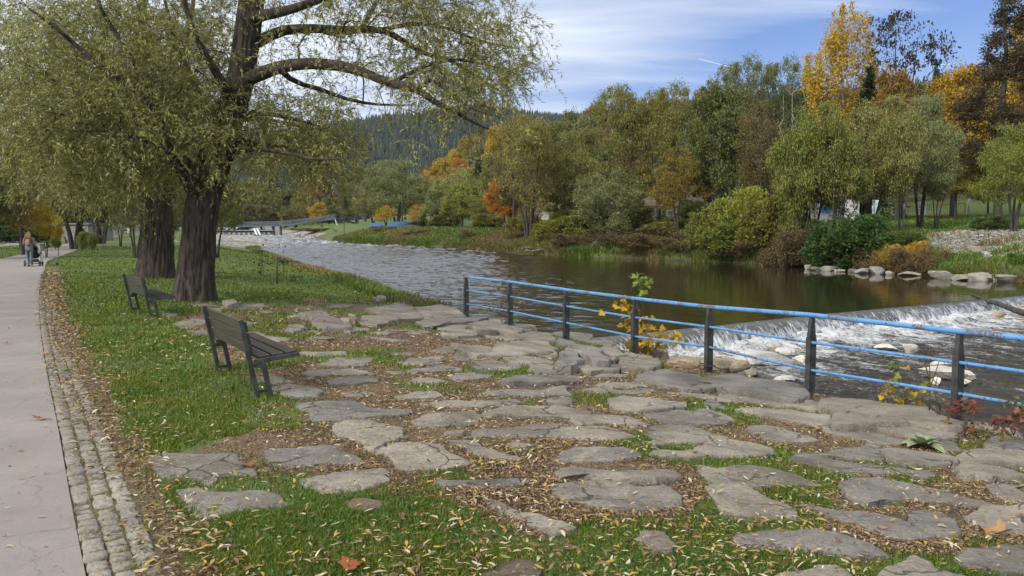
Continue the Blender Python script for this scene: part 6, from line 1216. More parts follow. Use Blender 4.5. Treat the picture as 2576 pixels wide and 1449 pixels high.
# ------------------------------------------------------------------ park furniture
def lamp(x, yb, yt, label):
    p = on_ground(x, yb, terrain_s); h = at_depth(x, yt, p[1])[2]-p[2]; r = thing('street_lamp', p, label, 'street lamp', 'twin headed lamps in the park')
    MB().tube([(0, 0, -.1), (0, 0, h*.5), (0, 0, h)], [.085, .08, .07], 10).build('pole', GREYM, r, True)
    for s in (-1, 1):
        a = MB().bar((0, 0, h-.12), (s*.4, 0, h-.12), .05, .05).build('arm', GREYM, r); MB().box((s*.48, 0, h-.12), (.34, .34, .3)).build('lamp_head', GREYM, r, bevel=.03)
lamp(77, 603, 549, 'grey lamp with two square heads, behind the woman with the pram'); lamp(173, 595, 559, 'grey lamp with two square heads, farther one near the concrete wall')
def pole(x, yb, yt, label, r=.05, mat=None, f=terrain_s):
    p = on_ground(x, yb, f); h = at_depth(x, yt, p[1])[2]-p[2]; o = MB().tube([(0, 0, -.1), (0, 0, h*.6), (0, 0, h-.02), (0, 0, h)], [r, r*.9, r*.8, r*.3], 8).build('pole', mat or GREYM, None, True); o.location = p; return tag(o, label, 'pole')
pole(93, 600, 556, 'thin pale pole right of the nearer twin headed lamp', .05); pole(246, 597, 556, 'pale pole beside the distant person in white', .08); pole(216, 596, 560, 'pale pole beside the concrete wall', .07); pole(7, 605, 560, 'white thin pole at the left edge of the park', .07, WHITE)
p = on_ground(97.5, 631, terrain_s); r = thing('planter', p, 'square grey concrete planter beside the path right of the woman', 'planter')
MB().box((0, 0, .27), (.62, .62, .54)).build('box', CONC, r, bevel=.02); MB().box((0, 0, .555), (.68, .68, .05)).build('rim', CONC, r, bevel=.01)
p = on_ground(209.6, 606, terrain_s); r = thing('litter_bin', p, 'round concrete litter bin with domed green lid beside the path', 'litter bin')
MB().lathe([(.3, 0), (.33, .05), (.33, .62), (.30, .66)], n=16).build('body', CONC, r, True); MB().lathe([(.31, .66), (.28, .78), (.16, .86), (.02, .88)], n=16).build('lid', simple('green_lid', (.12, .22, .17), .5), r, True)
# ------------------------------------------------------------------ buildings
def building(name, x0, x1, ytop, Y, depth, wall, roofm, label, cat, wins=(), door=None, roof='flat', rz=0.0, trim=None):
    """front wall facing the viewer at depth Y, wins: (u0,u1,v0,v1,material) fractions of the facade"""
    a, b = at_depth(x0, 580, Y), at_depth(x1, 580, Y); W = b[0]-a[0]; c = (a+b)/2; z0 = float(terrain(c[0], Y)); H = at_depth((x0+x1)/2, ytop, Y)[2]-z0
    r = thing(name, (c[0], Y, z0), label, cat, rz=rz)
    MB().box((0, depth/2, H/2-.25), (W, depth, H+.5)).build('wall', wall, r)
    if roof == 'flat': MB().box((0, depth/2, H+.16), (W+.5, depth+.5, .22)).build('roof', roofm, r, bevel=.02)
    else:
        e = W/2+.4; d0, d1 = -.4, depth+.4; h = W*.22
        MB().add([(-e, d0, H), (e, d0, H), (e, d1, H), (-e, d1, H), (-e, depth/2, H+h), (e, depth/2, H+h)], [(0, 1, 5, 4), (2, 3, 4, 5), (1, 2, 5), (3, 0, 4), (3, 2, 1, 0)]).build('roof', roofm, r)
    for u0, u1, v0, v1, m in wins:
        x, w, z, h = (-.5+(u0+u1)/2)*W, (u1-u0)*W, (v0+v1)/2*H, (v1-v0)*H
        f = MB().box((x, -.03, z), (w+.12, .06, h+.12)).build('window', trim or WHITE, r); MB().box((x, -.066, z), (w, .02, h)).build('pane', m, f)
    if door:
        u0, u1, v1, m = door; MB().box(((-.5+(u0+u1)/2)*W, -.03, v1*H/2), ((u1-u0)*W, .08, v1*H)).build('door', m, r)
    return r, W, H
GLASS = simple('dark_glass', (.03, .04, .05), .08, .2); BLUEP = simple('blue_shutter', (.06, .16, .45), .5, .15, 2); BRICK = simple('red_brick_render', (.22, .12, .09), .85, .35, 2.5); ROOFR = simple('red_roof_tiles', (.2, .09, .06), .8, .3, 3); PALEW = simple('pale_render', (.55, .53, .5), .8, .15, 1); ROOFG = simple('grey_roof', (.2, .2, .2), .7, .2, 1)
building('concrete_wall_building', 138, 222, 566, 112, 7, simple('grey_render', (.30, .29, .27), .85, .2, .7), ROOFG, 'low grey concrete building behind the trees left of the path', 'building', [(.12, .22, .35, .7, GLASS), (.62, .7, .35, .7, GLASS)], (.80, .88, .8, GLASS))
building('pale_building', 240, 264, 545, 185, 8, PALEW, ROOFG, 'pale building with dark window behind the distant person', 'building', [(.4, .75, .35, .75, GLASS)])
building('white_hall', 266, 330, 572, 240, 12, PALEW, ROOFG, 'long white building beyond the end of the path', 'building', [(.1, .25, .3, .7, GLASS), (.4, .55, .3, .7, GLASS), (.7, .85, .3, .7, GLASS)])
building('brick_house', 1608, 1705, 520, 120, 8, BRICK, ROOFR, 'reddish brick house glimpsed between the trunks right of the silvery willow', 'house', [(.08, .2, .35, .7, GLASS), (.35, .5, .35, .7, GLASS), (.72, .86, .35, .7, GLASS)], roof='flat')
building('grey_house', 1330, 1380, 478, 150, 8, PALEW, ROOFG, 'pale house with grey roof behind the dark forked trunk', 'house', [(.2, .4, .4, .7, GLASS), (.6, .8, .4, .7, GLASS)], roof='pitched')
building('white_house', 1085, 1130, 495, 190, 8, PALEW, ROOFG, 'white house roof showing left of the lime green trees', 'house', [(.2, .4, .4, .7, GLASS)], roof='pitched')
kk, W, H = building('kiosk', 2040, 2126, 507, 84, 4.5, simple('kiosk_shaded_white', (.42, .44, .46), .7, .12, 2), ROOFG, 'white kiosk with blue shutters behind the willow clump', 'kiosk', [(.22, .55, .42, .72, BLUEP), (.62, .72, .42, .72, GLASS), (.76, .98, .42, .72, BLUEP)])  # wall white is darkened to stand in for shade on the front
gw_, W, H = building('graffiti_wall', 2128, 2160, 498, 82, .5, simple('wall_white', (.66, .67, .68), .8, .12, 2), ROOFG, 'white wall with pale blue and red graffiti right of the kiosk', 'wall')
gcol = [simple('graffiti_blue', (.2, .48, .62), .7), simple('graffiti_red', (.5, .08, .1), .7), simple('graffiti_dark', (.08, .1, .16), .7)]
for k in range(9):
    x, z = random.uniform(-.4, .3)*W, random.uniform(.2, .7)*H; P = [(x+random.uniform(-.12, .12)*W+q*.05*W, -.02, z+random.uniform(-.08, .08)*H) for q in range(5)]; MB().tube(resample(np.array(P), np.ones(5), .05)[0], .03, 5).build('graffiti', gcol[k % 3], gw_, True)
tp_ = at_depth(2204, 503, 80); z0 = float(terrain(tp_[0], 80)); h = tp_[2]-z0; tr = thing('tarpaulin', (tp_[0], 80, z0), 'light blue and white tarpaulin hanging between the willow stems', 'tarpaulin')
V = [(u*.42+.04*math.sin(v*9), .12*math.sin(u*5+v*3), v*h) for v in np.linspace(.05, 1, 9) for u in np.linspace(-1, 1, 9)]; o = MB().add(V, [(j*9+i, j*9+i+1, j*9+10+i, j*9+9+i) for j in range(8) for i in range(8)]).build('sheet', simple('tarp', (.45, .58, .62), .5, .35, 2.2), tr, True); o.modifiers.new('t', 'SOLIDIFY').thickness = .01
sp_ = at_depth(2319, 508, 84); z0 = float(terrain(sp_[0], 84)); r = thing('banner_board', (sp_[0], 84, z0), 'white board with red lettering behind the orange volleyball net', 'board'); h = sp_[2]-z0
MB().box((0, 0, h*.62), (.95, .05, h*.76)).build('panel', WHITE, r)
for s in (-1, 1): MB().box((s*.4, .05, h*.4), (.06, .05, h*.8+.2)).build('leg', GREYM, r)
RED = simple('red_print', (.5, .05, .05), .6); mb = MB(); mb.box((0, -.03, h*.86), (.7, .01, .06)).box((-.05, -.03, h*.7), (.5, .01, .16)).box((.12, -.03, h*.55), (.34, .01, .18)).box((-.2, -.03, h*.5), (.16, .01, .1)).box((0, -.03, h*.34), (.6, .01, .05)); mb.build('red_print', RED, r)
# volleyball net
N0, N1 = at_depth(2284, 520, 86), at_depth(2428, 514, 92); ORN = simple('orange_net_tape', (.75, .16, .05), .6, .1)
z0, z1 = float(terrain(N0[0], 86)), float(terrain(N1[0], 92)); nr = thing('volleyball_net', (N0[0], N0[1], z0), 'orange edged volleyball net strung over the far lawn', 'net')
A, B = np.array([0, 0, 0]), np.array([N1[0]-N0[0], N1[1]-N0[1], z1-z0]); ht, hb_ = N0[2]+.05-z0, N0[2]-.95-z0; ht1, hb1 = N1[2]+.12-z1, N1[2]-1.1-z1
mb = MB(); up = np.array([0, 0, 1.])
mb.bar(A+up*ht, B+up*ht1, .03, .09).bar(A+up*hb_, B+up*hb1, .03, .07).bar(A+up*hb_, A+up*ht, .09, .03).bar(B+up*hb1, B+up*ht1, .12, .03).build('tape', ORN, nr)
mb = MB()
for q in np.linspace(0, 1, 26)[1:-1]: mb.bar(A*(1-q)+B*q+up*(hb_*(1-q)+hb1*q), A*(1-q)+B*q+up*(ht*(1-q)+ht1*q), .012, .012)
for q in np.linspace(0, 1, 8)[1:-1]: mb.bar(A+up*(hb_*(1-q)+ht*q), B+up*(hb1*(1-q)+ht1*q), .012, .012)
mb.build('mesh', BLACK, nr)
for x, Y, yt, lab in ((2438.5, 93, 499, 'white volleyball post at the right end of the orange net'), (2274, 85, 512, 'pale volleyball post at the left end of the orange net, among willow stems')):
    t_ = at_depth(x, yt, Y); z0 = float(terrain(t_[0], Y)); o = MB().tube([(0, 0, -.1), (0, 0, 1), (0, 0, t_[2]-z0)], .13 if x > 2400 else .08, 10).build('net_post', WHITE, None, True); o.location = (t_[0], Y, z0); tag(o, lab, 'post')
# light mesh fence and parked car glimpsed behind the trees
def panel_fence(name, x0, x1, yt, Y0, Y1, n, mat, label, solid, hfix=None):
    a, b = at_depth(x0, yt, Y0), at_depth(x1, yt, Y1); za, zb = float(terrain(a[0], Y0)), float(terrain(b[0], Y1)); r = thing(name, (a[0], a[1], za), label, 'fence'); h = hfix or max(.9, a[2]-za)
    d = np.array([b[0]-a[0], b[1]-a[1], zb-za]); up = np.array([0, 0, 1.])
    for i in range(n+1): p = d*i/n; MB().bar(p-up*.2, p+up*(h+.05), .08, .08).build('post', mat, r)
    for i in range(n):
        p, q = d*(i+.03)/n, d*(i+.97)/n; mb = MB()
        if solid:
            for k in np.linspace(0, 1, 15): c = p+(q-p)*k; mb.bar(c+up*.08, c+up*h, .13, .025)
        else:
            for k in np.linspace(0, 1, 11): c = p+(q-p)*k; mb.bar(c+up*.08, c+up*h, .03, .03)
        mb.bar(p+up*h*.25+np.array([0, .03, 0]), q+up*h*.25+np.array([0, .03, 0]), .03, .06).bar(p+up*h*.85+np.array([0, .03, 0]), q+up*h*.85+np.array([0, .03, 0]), .03, .06).build('panel', mat, r)
panel_fence('fence', 932, 1047, 561, 158, 152, 6, simple('blue_fence_paint', (.10, .24, .48), .5, .2, 2), 'low blue board fence on the far bank upstream', True)
panel_fence('fence', 1600, 1780, 528, 98, 92, 9, simple('pale_green_fence', (.28, .36, .33), .5, .2, 2), 'pale green wire fence glimpsed between the trunks', False)
# ------------------------------------------------------------------ footbridge and sill upstream
YB = 222; K = YB/2010
def bp(x, y, dy=0): return at_depth(x, y, YB+dy)
br = thing('footbridge', bp(690, 582), 'long blue grey footbridge with mesh railings crossing the river upstream', 'bridge'); BO = np.array(br.location)
deck = [(470, 572), (560, 571), (674, 568.5), (720, 566.5), (780, 559), (842, 550)]
for i in range(5):
    a, b = bp(*deck[i])-BO, bp(*deck[i+1])-BO; m = (a+b)/2; MB().bar(a+np.array([0, 1.2, 0]), b+np.array([0, 1.2, 0]), 2.4, .32).build('deck', BLUEG, br)
def along_deck(x): return np.interp(x, [q[0] for q in deck], [q[1] for q in deck])
for dy in (0, 2.4):
    for x in np.arange(474, 845, 19.2):
        a = bp(x, along_deck(x), 0)-BO+np.array([0, dy, 0]); MB().bar(a, a+np.array([0, 0, 1.25]), .09, .09).build('railing_post', BLUEG, br)
    mb = MB(); mesh_ = MB()
    for i in range(5):
        a, b = bp(*deck[i])-BO+np.array([0, dy, 0]), bp(*deck[i+1])-BO+np.array([0, dy, 0]); mb.bar(a+up*1.25, b+up*1.25, .08, .08); mb.bar(a+up*.25, b+up*.25, .05, .05)
        n = int(np.linalg.norm(b-a)/.16)
        for k in range(n): c = a+(b-a)*k/n; mesh_.bar(c+up*.25, c+up*1.2, .022, .03)
    mb.build('handrail', BLUEG, br); mesh_.build('mesh_infill', GREYM, br)
c = bp(678, 590)-BO; t_ = bp(678, 569)-BO; MB().add([(c[0]-.8, 0, c[2]-1), (c[0]+1.0, 0, c[2]-1), (c[0]+1.0, 2.6, c[2]-1), (c[0]-.8, 2.6, c[2]-1), (t_[0]-1.3, -.1, t_[2]), (t_[0]+.6, -.1, t_[2]), (t_[0]+.6, 2.6, t_[2]), (t_[0]-1.3, 2.6, t_[2])], [(0, 3, 2, 1), (4, 5, 6, 7), (0, 1, 5, 4), (1, 2, 6, 5), (2, 3, 7, 6), (3, 0, 4, 7)]).build('pier', CONC, br)
c = bp(698, 590)-BO; MB().box((c[0], 1.3, c[2]+.7), (1.2, 2.6, 3.6)).build('pier', CONC, br)
c, t_ = bp(846, 565)-BO, bp(842, 550)-BO
for dy in (.2, 2.2): MB().bar(c+np.array([.2, dy, -.3]), t_+np.array([0, dy, 0]), .22, .22).build('leg', WHITE, br)
a, b = bp(842, 550)-BO, bp(886, 561)-BO; MB().bar(a+np.array([0, 1.2, 0]), b+np.array([0, 4.2, 0]), 2.4, .3).build('ramp', STEEL, br)
for dy in (0, 2.4): MB().bar(a+np.array([0, dy, 1.2]), b+np.array([0, dy+3, 1.2]), .06, .06).build('ramp_handrail', BLUEG, br)
sl = thing('river_sill', at_depth(610, 590, 214), 'dark concrete sill with a row of blocks under the footbridge', 'weir'); SO = np.array(sl.location); a, b = at_depth(480, 583, 216)-SO, at_depth(684, 583, 216)-SO
MB().bar(a+np.array([0, 2, -.6]), b+np.array([0, 2, -.6]), 1.0, 1.7).build('wall', CONC_D, sl); MB().bar(a+np.array([0, 1.8, .4]), b+np.array([0, 1.8, .4]), 1.6, .25).build('coping', CONC, sl)
for x in np.arange(552, 680, 12.5): c = at_depth(x, 588, 214)-SO; MB().box((c[0], 0, c[2]-.1), (.7, .8, .8)).build('baffle_block', CONC, sl, bevel=.05)
for x0, x1, lab in ((640, 646.5, 'left of two white pipes slanting down the sill to the gravel'), (647.5, 655, 'right of two white pipes slanting down the sill to the gravel')):
    a, b = at_depth(x0-1, 576, 214), at_depth(x1, 591, 208); o = MB().tube([(0, 0, 0), (b-a)*.5, b-a], .24, 10).build('drain_pipe', WHITE, None, True); o.location = a; tag(o, lab, 'pipe')
for x, yb, yt, lab in ((1011.5, 565, 503, 'bare wooden utility pole standing behind the blue fence'), (983, 540, 512, 'distant utility pole above the hillside upstream')):
    Y = 160 if x > 1000 else 330; t_ = at_depth(x, yt, Y); z0 = float(terrain(t_[0], Y)); o = MB().tube([(0, 0, -.2), (0, 0, 3), (0, 0, t_[2]-z0)], [.16, .14, .11], 8).build('utility_pole', BARK2, None, True); o.location = (t_[0], Y, z0); tag(o, lab, 'pole')
# ------------------------------------------------------------------ far hill under conifers
RIDGE = np.array([(-900, 420), (-300, 400), (300, 380), (600, 345), (760, 322), (860, 309), (960, 291), (1100, 276), (1220, 262), (1330, 279), (1420, 291), (1550, 266), (1650, 250), (1740, 244), (1850, 232), (2000, 222), (2300, 196), (2576, 190), (3200, 200)], float)
def hill_pt(x, t):
    """x in photo pixels (direction), t 0 foot .. 1 ridge .. beyond"""
    D = 560+560*t; yr = np.interp(x, RIDGE[:, 0], RIDGE[:, 1]); c, s = math.cos(PITCH), math.sin(PITCH)
    cy = (724.5-yr)/2010; zr = CAMZ+(-s+cy*c)/(c+cy*s)*1120-15
    prof = sstep(0, 1, t)*.55+.45*t; prof = np.where(t > 1, 1-(t-1)*1.2, prof)
    X = (x-1288)/2010*D; z = 4+(zr-4)*prof+(fbm(X*.006, D*.006, 0, 91)-.5)*26*np.clip(t, 0, 1)*(1-np.clip(t, 0, 1))*3
    return X, D, z
xs = np.arange(-1000, 3300, 22.); ts = np.linspace(0, 1.5, 44); XX, TT = np.meshgrid(xs, ts); X, Y, Z = hill_pt(XX, TT); n, k = X.shape; j, i = np.meshgrid(np.arange(n-1), np.arange(k-1), indexing='ij')
tag(mesh_np('hill', np.stack([X, Y, Z], -1).reshape(-1, 3), np.stack([j*k+i, j*k+i+1, (j+1)*k+i+1, (j+1)*k+i], -1).reshape(-1, 4), simple('forest_floor', (.035, .04, .018), .9, .4, .02, world=True), None, True), 'steep wooded hill beyond the river bend', 'hill', kind='structure')
def forest():
    rg = np.random.default_rng(77); N = 9500; x = rg.uniform(420, 2700, N); t = rg.uniform(.02, 1.03, N); x = np.where(rg.uniform(0, 1, N) < .55, rg.uniform(560, 1500, N), x)
    X, Y, Z = hill_pt(x, t); h = rg.uniform(11, 20, N); r = h*rg.uniform(.16, .23, N); V, F, b = [], [], 0; a = np.arange(6)*math.pi/3
    ring = lambda rr, zz: np.stack([X[:, None]+rr[:, None]*np.cos(a+.3)[None]*rg.uniform(.7, 1.2, (N, 6)), Y[:, None]+rr[:, None]*np.sin(a+.3)[None]*rg.uniform(.7, 1.2, (N, 6)), np.repeat(zz[:, None], 6, 1)+rg.uniform(-.05, .05, (N, 6))*h[:, None]], -1)
    tip = np.stack([X, Y, Z+h], -1)[:, None]; m1 = np.stack([X, Y, Z+h*.72], -1)[:, None]; m2 = np.stack([X, Y, Z+h*.88], -1)[:, None]
    A = np.concatenate([ring(r, Z+h*.05), m1, ring(r*.74, Z+h*.33), m2, ring(r*.42, Z+h*.62), tip], 1); V = A.reshape(-1, 3); o_ = np.arange(N)*21
    Fs = [np.stack([o_+c*7+q, o_+c*7+(q+1) % 6, o_+c*7+6], 1) for c in range(3) for q in range(6)]
    m, nt, b = new_mat('distant_conifers'); isl = nd(nt, 'ShaderNodeNewGeometry').outputs['Random Per Island']
    c = ramp(nt, isl, [(0, (.010, .020, .015)), (.45, (.017, .030, .020)), (.85, (.028, .042, .024)), (.96, (.055, .055, .026)), (1, (.14, .09, .03))])
    nt.links.new(c, b.inputs['Base Color']); b.inputs['Roughness'].default_value = .9
    tag(mesh_np('conifer_forest', V, np.vstack(Fs), m), 'dense dark conifer forest covering the far hill', 'forest', kind='stuff')
forest()
# grass and weeds along the banks
def bank_grass():
    rg = np.random.default_rng(19); n = 60000; Y = np.exp(rg.uniform(math.log(36), math.log(150), n)); r = rg.uniform(0, 1, n)**1.7*9+.15; X = XR(Y)+r
    # near bank, upstream lawn lip
    n2 = 9000; Y2 = np.exp(rg.uniform(math.log(24), math.log(110), n2)); X2 = XL(Y2)-rg.uniform(-.1, 1.2, n2)
    X, Y = np.r_[X, X2], np.r_[Y, Y2]; k = fbm(X*.28, Y*.28, 0, 81); hump = (Y < 59)&(X-XR(Y) > 1.5)&(X-XR(Y) < 13)&(fbm(X*.3, Y*.3, 0, 4) > .4); keep = (rg.uniform(0, 1, len(X)) < .25+1.3*sstep(.36, .6, k))&~(hump&(rg.uniform(0, 1, len(X)) < .93)); X, Y = X[keep], Y[keep]; n = len(X)
    h = rg.uniform(.18, .62, n)*(.6+.8*fbm(X*.5, Y*.5, 0, 83)); h = np.where(X < XL(Y)+.5, h*.6, h); q = 3
    X, Y, h = np.repeat(X, q)+rg.normal(0, .1, n*q), np.repeat(Y, q)+rg.normal(0, .1, n*q), np.repeat(h, q); n *= q; Z = terrain(X, Y)-.03; a = rg.uniform(0, 6.28, n); P = np.stack([X, Y, Z], 1); d = np.stack([np.cos(a), np.sin(a), 0*a], 1)
    t = P+d*(h*rg.uniform(.2, .9, n))[:, None]+np.array([0, 0, 1])*h[:, None]; m = P*.45+t*.55+np.array([0, 0, 1])*(h*.16)[:, None]; s = np.stack([-np.sin(a+.6), np.cos(a+.6), 0*a], 1)*(.012+.0002*Y)[:, None]
    V = np.stack([P-s, P+s, m+s, m-s, t+s*.1, t-s*.1], 1); i = np.arange(n)*6; g_ = (fbm(X*.16, Y*.16, 0, 84)+rg.normal(0, .09, n)) > .455
    for sel, col, nm, lab in ((g_, (.125, .20, .036), 'bank_grass', 'long green grass tufts along the river banks'), (~g_, (.22, .185, .08), 'dry_grass', 'dry straw coloured grass along the far bank')):
        W = V[sel].reshape(-1, 3); i = np.arange(sel.sum())*6; F = np.vstack([np.stack([i, i+1, i+2, i+3], 1), np.stack([i+3, i+2, i+4, i+5], 1)]); o = mesh_np(nm, W, F, GRASS); o.color = C4(col); tag(o, lab, 'grass', kind='stuff')
bank_grass()
def far_lawn():
    rg = np.random.default_rng(47); n = 150000; Y = rg.uniform(44, 125, n); X = XR(Y)+rg.uniform(5, 48, n); rr = X-XR(Y); keep = ~((Y < 59) & (rr < 13.5)) & (rg.uniform(0, 1, n) < (55/Y)**1.2); X, Y = X[keep], Y[keep]; n = len(X); Z = terrain(X, Y)-.02; h = rg.uniform(.06, .2, n); a = rg.uniform(0, 6.28, n); P = np.stack([X, Y, Z], 1); d = np.stack([np.cos(a), np.sin(a), 0*a], 1); s = np.stack([-np.sin(a+.4), np.cos(a+.4), 0*a], 1)*(.02+.0004*Y)[:, None]
    t = P+d*(h*.6)[:, None]+np.array([0, 0, 1])*h[:, None]; V = np.stack([P-s, P+s, t+s*.3, t-s*.3], 1).reshape(-1, 3); o = mesh_np('lawn_grass', V, np.arange(4*n).reshape(-1, 4), GRASS); o.color = (.12, .21, .03, 1); tag(o, 'mown green lawn grass beyond the gravel on the far bank', 'grass', kind='stuff')
far_lawn()
def pebbles():
    rg = np.random.default_rng(37); n = 24000; Y = rg.uniform(34, 60, n); X = XR(Y)+rg.uniform(1.2, 13, n); n2 = 5000; Y2 = rg.uniform(104, 205, n2); X2 = XL(Y2)-rg.uniform(-1.5, 11, n2); X, Y = np.r_[X, X2], np.r_[Y, Y2]; n += n2
    sc = rg.lognormal(-2.85, .5, n)*np.where(Y > 100, 1.5, 1); oc = np.array([(1, 0, 0), (.3, .95, 0), (-.8, .6, 0), (-.8, -.6, 0), (.3, -.95, 0), (.1, 0, .55), (0, .1, -.5)]); a = rg.uniform(0, 6.28, n); el = rg.uniform(.5, 1, n); x = oc[None, :, 0]*sc[:, None]; y = oc[None, :, 1]*(sc*el)[:, None]
    V = np.stack([X[:, None]+x*np.cos(a)[:, None]-y*np.sin(a)[:, None], Y[:, None]+x*np.sin(a)[:, None]+y*np.cos(a)[:, None], terrain(X, Y)[:, None]+sc[:, None]*(.2+oc[None, :, 2])], -1).reshape(-1, 3); o_ = np.arange(n)*7
    F = np.vstack([np.stack([o_+q, o_+(q+1) % 5, o_+5], 1) for q in range(5)]); m, nt, b = new_mat('river_pebbles'); isl = nd(nt, 'ShaderNodeNewGeometry').outputs['Random Per Island']; nt.links.new(ramp(nt, isl, [(0, (.17, .16, .14)), (.5, (.30, .285, .26)), (1, (.46, .445, .41))]), b.inputs['Base Color']); b.inputs['Roughness'].default_value = .85
    tag(mesh_np('gravel', V, F, m), 'loose pale river gravel on the banks', 'gravel', kind='stuff')
pebbles()
# driftwood heaps on the far bank
for x, y, w, seed, lab in ((1362, 632, 75, 1, 'heap of pale washed up driftwood on the far bank below the dark forked trunk'), (1508, 622, 45, 2, 'tangle of bare roots sticking out under the dark bramble mound'), (2150, 640, 25, 3, 'broken pale stump leaning on the bank above the first boulders')):
    p = on_ground(x, y, terrain); k = p[1]/2010; rg = np.random.default_rng(seed); r = thing('driftwood_pile', p, lab, 'driftwood'); mb = MB()
    for q in range(46 if w > 30 else 9):
        c = rg.normal(0, .28, 3)*np.array([w*k, w*k*.5, .9]); c[2] = abs(c[2]); d = rg.normal(0, 1, 3)*np.array([1, .8, .45]); d *= rg.uniform(.4, 1.3)/np.linalg.norm(d); mb.tube([c-d*.5, c+rg.normal(0, .06, 3), c+d*.5], np.array([.05, .04, .015])*rg.uniform(.4, 1.2), 5)
    mb.build('branches', mk_bark('driftwood_%d' % seed, (.14, .115, .09), (.34, .3, .25)), r, True)
# contrails high in the sky
CT = simple('contrail_ice', (.9, .9, .92), 1, .02)
for (x0, y0, x1, y1, lab) in ((1758, 148, 1850, 172, 'short white aircraft trail left of the golden birch'), (2330, 165, 2400, 160, 'faint white aircraft trail near the tall dark tree')):
    a, b = at_depth(x0, y0, 9000), at_depth(x1, y1, 9000); o = MB().tube([a-a, (b-a)*.3, (b-a)*.8, b-a], [1.5, 2.5, 3, 2], 6).build('contrail', CT, None, True); o.location = a; tag(o, lab, 'contrail')
# ------------------------------------------------------------------ labels of the terrace stones: where they lie between things one can find
LM = [('the nearest bench', (655, 960)), ('the second bench', (400, 790)), ('the big willow trunk', (500, 760)), ('the first railing post', (1173, 797)), ('the second railing post', (1283, 818)), ('the third railing post', (1424, 852)), ('the fourth railing post', (1596, 892)), ('the fifth railing post', (1782, 921)), ('the sixth railing post', (2037, 997)), ('the tallest railing post', (2405, 1064)), ('the mullein plant', (2320, 1120)), ('the dandelion', (2396, 1355)), ('the cobbled edge', (330, 1280)), ('the rust red leaf', (866, 1440)), ('the terrace centre', (1288, 1060)), ('the bottom edge', (1500, 1430)), ('the upper terrace middle', (960, 850)), ('the lawn strip at the front', (1150, 1280)), ('the right edge', (2560, 1250)), ('the front centre', (1650, 1250)), ('the lower right', (2050, 1300))]
from collections import defaultdict
near = defaultdict(list)
for (o, size, k, i) in STONES:
    x, y, d = project(o.location); best = min(LM, key=lambda m: math.hypot(m[1][0]-x, (m[1][1]-y)*1.8)); near[best[0]].append((x, y, size, o, best))
ORD = ['leftmost', 'second from left', 'third from left', 'fourth from left', 'fifth from left', 'sixth from left', 'seventh from left', 'eighth from left', 'ninth from left', 'tenth from left', 'eleventh from left', 'twelfth from left', 'thirteenth from left', 'fourteenth from left', 'fifteenth from left']
for lm, L in near.items():
    up_, dn_ = [], []
    for q in L: (up_ if q[1] < q[4][1][1] else dn_).append(q)
    for grp, word in ((up_, 'beyond'), (dn_, 'in front of')):
        grp.sort(key=lambda q: q[0])
        for n_, (x, y, size, o, b_) in enumerate(grp):
            sz = 'large' if size > .75 else 'small' if size < .42 else 'medium'
            w_ = ORD[n_] if len(grp) > 1 else 'alone'
            tag(o, ('%s flat stone %s %s %s' % (sz, w_, word, lm)) if w_ == 'alone' else '%s flat stone, %s of those %s %s' % (sz, w_, word, lm), 'stone', 'flat stones of the riverside terrace')
# ------------------------------------------------------------------ valley air
hz_m = bpy.data.materials.new('valley_haze'); hz_m.use_nodes = True; hn = hz_m.node_tree; hn.nodes.clear()
pv = hn.nodes.new('ShaderNodeVolumePrincipled'); pv.inputs['Color'].default_value = (.62, .78, 1, 1); pv.inputs['Density'].default_value = .00008; pv.inputs['Anisotropy'].default_value = .2
hn.links.new(pv.outputs[0], hn.nodes.new('ShaderNodeOutputMaterial').inputs['Volume'])
hb = MB().box((300, 800, 258), (5200, 2400, 524)).build('haze', hz_m); tag(hb, 'thin blue autumn haze filling the valley', 'haze', kind='stuff')
# ------------------------------------------------------------------ sky, sun, camera
SUN_AZ, SUN_EL = math.radians(float(225)), math.radians(34)   # azimuth clockwise from +Y: behind the viewer's left shoulder
sd = Vector((math.sin(SUN_AZ)*math.cos(SUN_EL), math.cos(SUN_AZ)*math.cos(SUN_EL), math.sin(SUN_EL)))
lt = bpy.data.lights.new('sun', 'SUN'); lt.energy = 2.4; lt.angle = math.radians(12); lt.color = (1, .95, .87)
so = link(bpy.data.objects.new('sun', lt)); so.rotation_euler = sd.to_track_quat('Z', 'Y').to_euler(); so.location = (0, 0, 60)
w = bpy.data.worlds.new('World'); S.world = w; w.use_nodes = True; nt = w.node_tree; bg = nt.nodes['Background']
sky = nd(nt, 'ShaderNodeTexSky', sky_type='NISHITA'); sky.sun_disc = False; sky.sun_elevation = SUN_EL; sky.sun_rotation = SUN_AZ; sky.air_density = 1.0; sky.dust_density = .6; sky.ozone_density = 2.0
tc = nd(nt, 'ShaderNodeTexCoord').outputs['Generated']; sp = nd(nt, 'ShaderNodeSeparateXYZ', {0: tc})
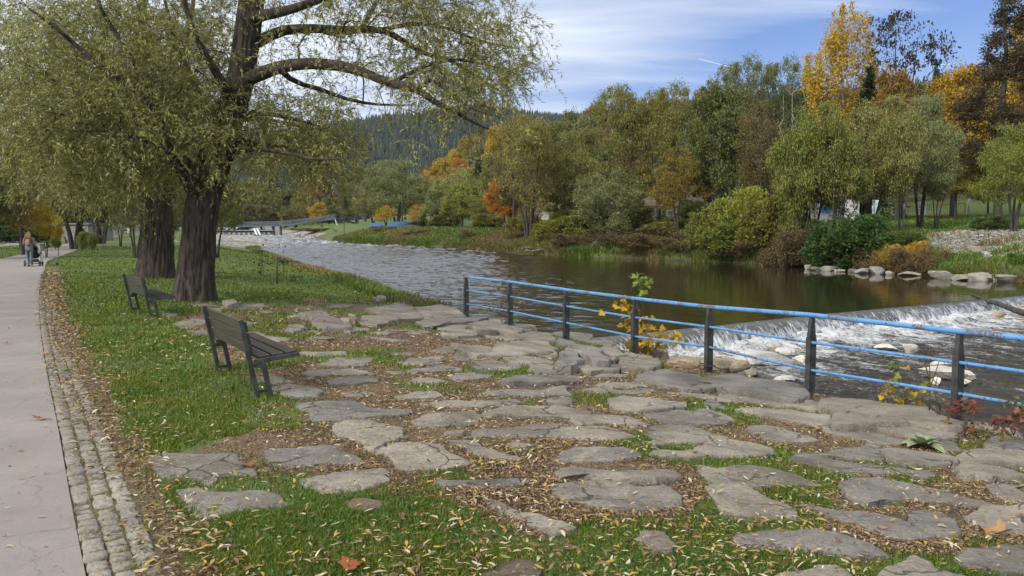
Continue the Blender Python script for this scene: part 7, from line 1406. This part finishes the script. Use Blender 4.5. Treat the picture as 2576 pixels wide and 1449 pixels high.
zz = math_(nt, 'ADD', math_(nt, 'MAXIMUM', sp.outputs[2], 0.0), .22)
uv = nd(nt, 'ShaderNodeCombineXYZ', {0: math_(nt, 'DIVIDE', sp.outputs[0], zz), 1: math_(nt, 'DIVIDE', sp.outputs[1], zz)}).outputs[0]
mp = nd(nt, 'ShaderNodeMapping', {'Vector': uv, 'Rotation': (0, 0, -.75), 'Scale': (.30, 1.7, 1)}).outputs[0]
n1 = noise(nt, mp, 1.5, 7, .55, .5); n2 = noise(nt, uv, .7, 3, .5)
cl = math_(nt, 'ADD', math_(nt, 'MULTIPLY', n1, .7), math_(nt, 'MULTIPLY', n2, .3))
side_ = math_(nt, 'MULTIPLY', sp.outputs[0], -.40)                       # thicker cloud towards the left of the valley
cov = ramp(nt, math_(nt, 'ADD', cl, side_), [(.36, 0.0), (.58, .95)])
hz = ramp(nt, sp.outputs[2], [(0, .55), (.10, .22), (.22, 0.0)])
tot = math_(nt, 'MAXIMUM', cov, hz)
skyc = mixc(nt, 1.0, sky.outputs[0], (.066, .074, .105), 'MULTIPLY')
fin = mixc(nt, tot, skyc, (.78, .83, .92))
over = ramp(nt, sp.outputs[2], [(.30, 0.0), (.46, 1.0)])                 # unseen bright overcast, added overhead to lift the light on the ground
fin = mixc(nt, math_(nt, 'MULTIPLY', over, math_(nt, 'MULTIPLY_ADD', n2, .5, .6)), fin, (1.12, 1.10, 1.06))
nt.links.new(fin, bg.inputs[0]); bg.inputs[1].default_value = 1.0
cam = bpy.data.cameras.new('camera'); cam.sensor_width = 36; cam.lens = 2010/2576*36; cam.clip_end = 30000; cam.clip_start = .05
co = link(bpy.data.objects.new('camera', cam)); co.location = (0, 0, CAMZ); co.rotation_euler = (math.pi/2-PITCH, 0, 0); S.camera = co
S.view_settings.view_transform = 'Standard'; S.view_settings.look = 'None'; S.view_settings.exposure = 0.28; S.view_settings.gamma = 1.0
S.cycles.max_bounces = 6; S.cycles.diffuse_bounces = 3; S.cycles.transmission_bounces = 3
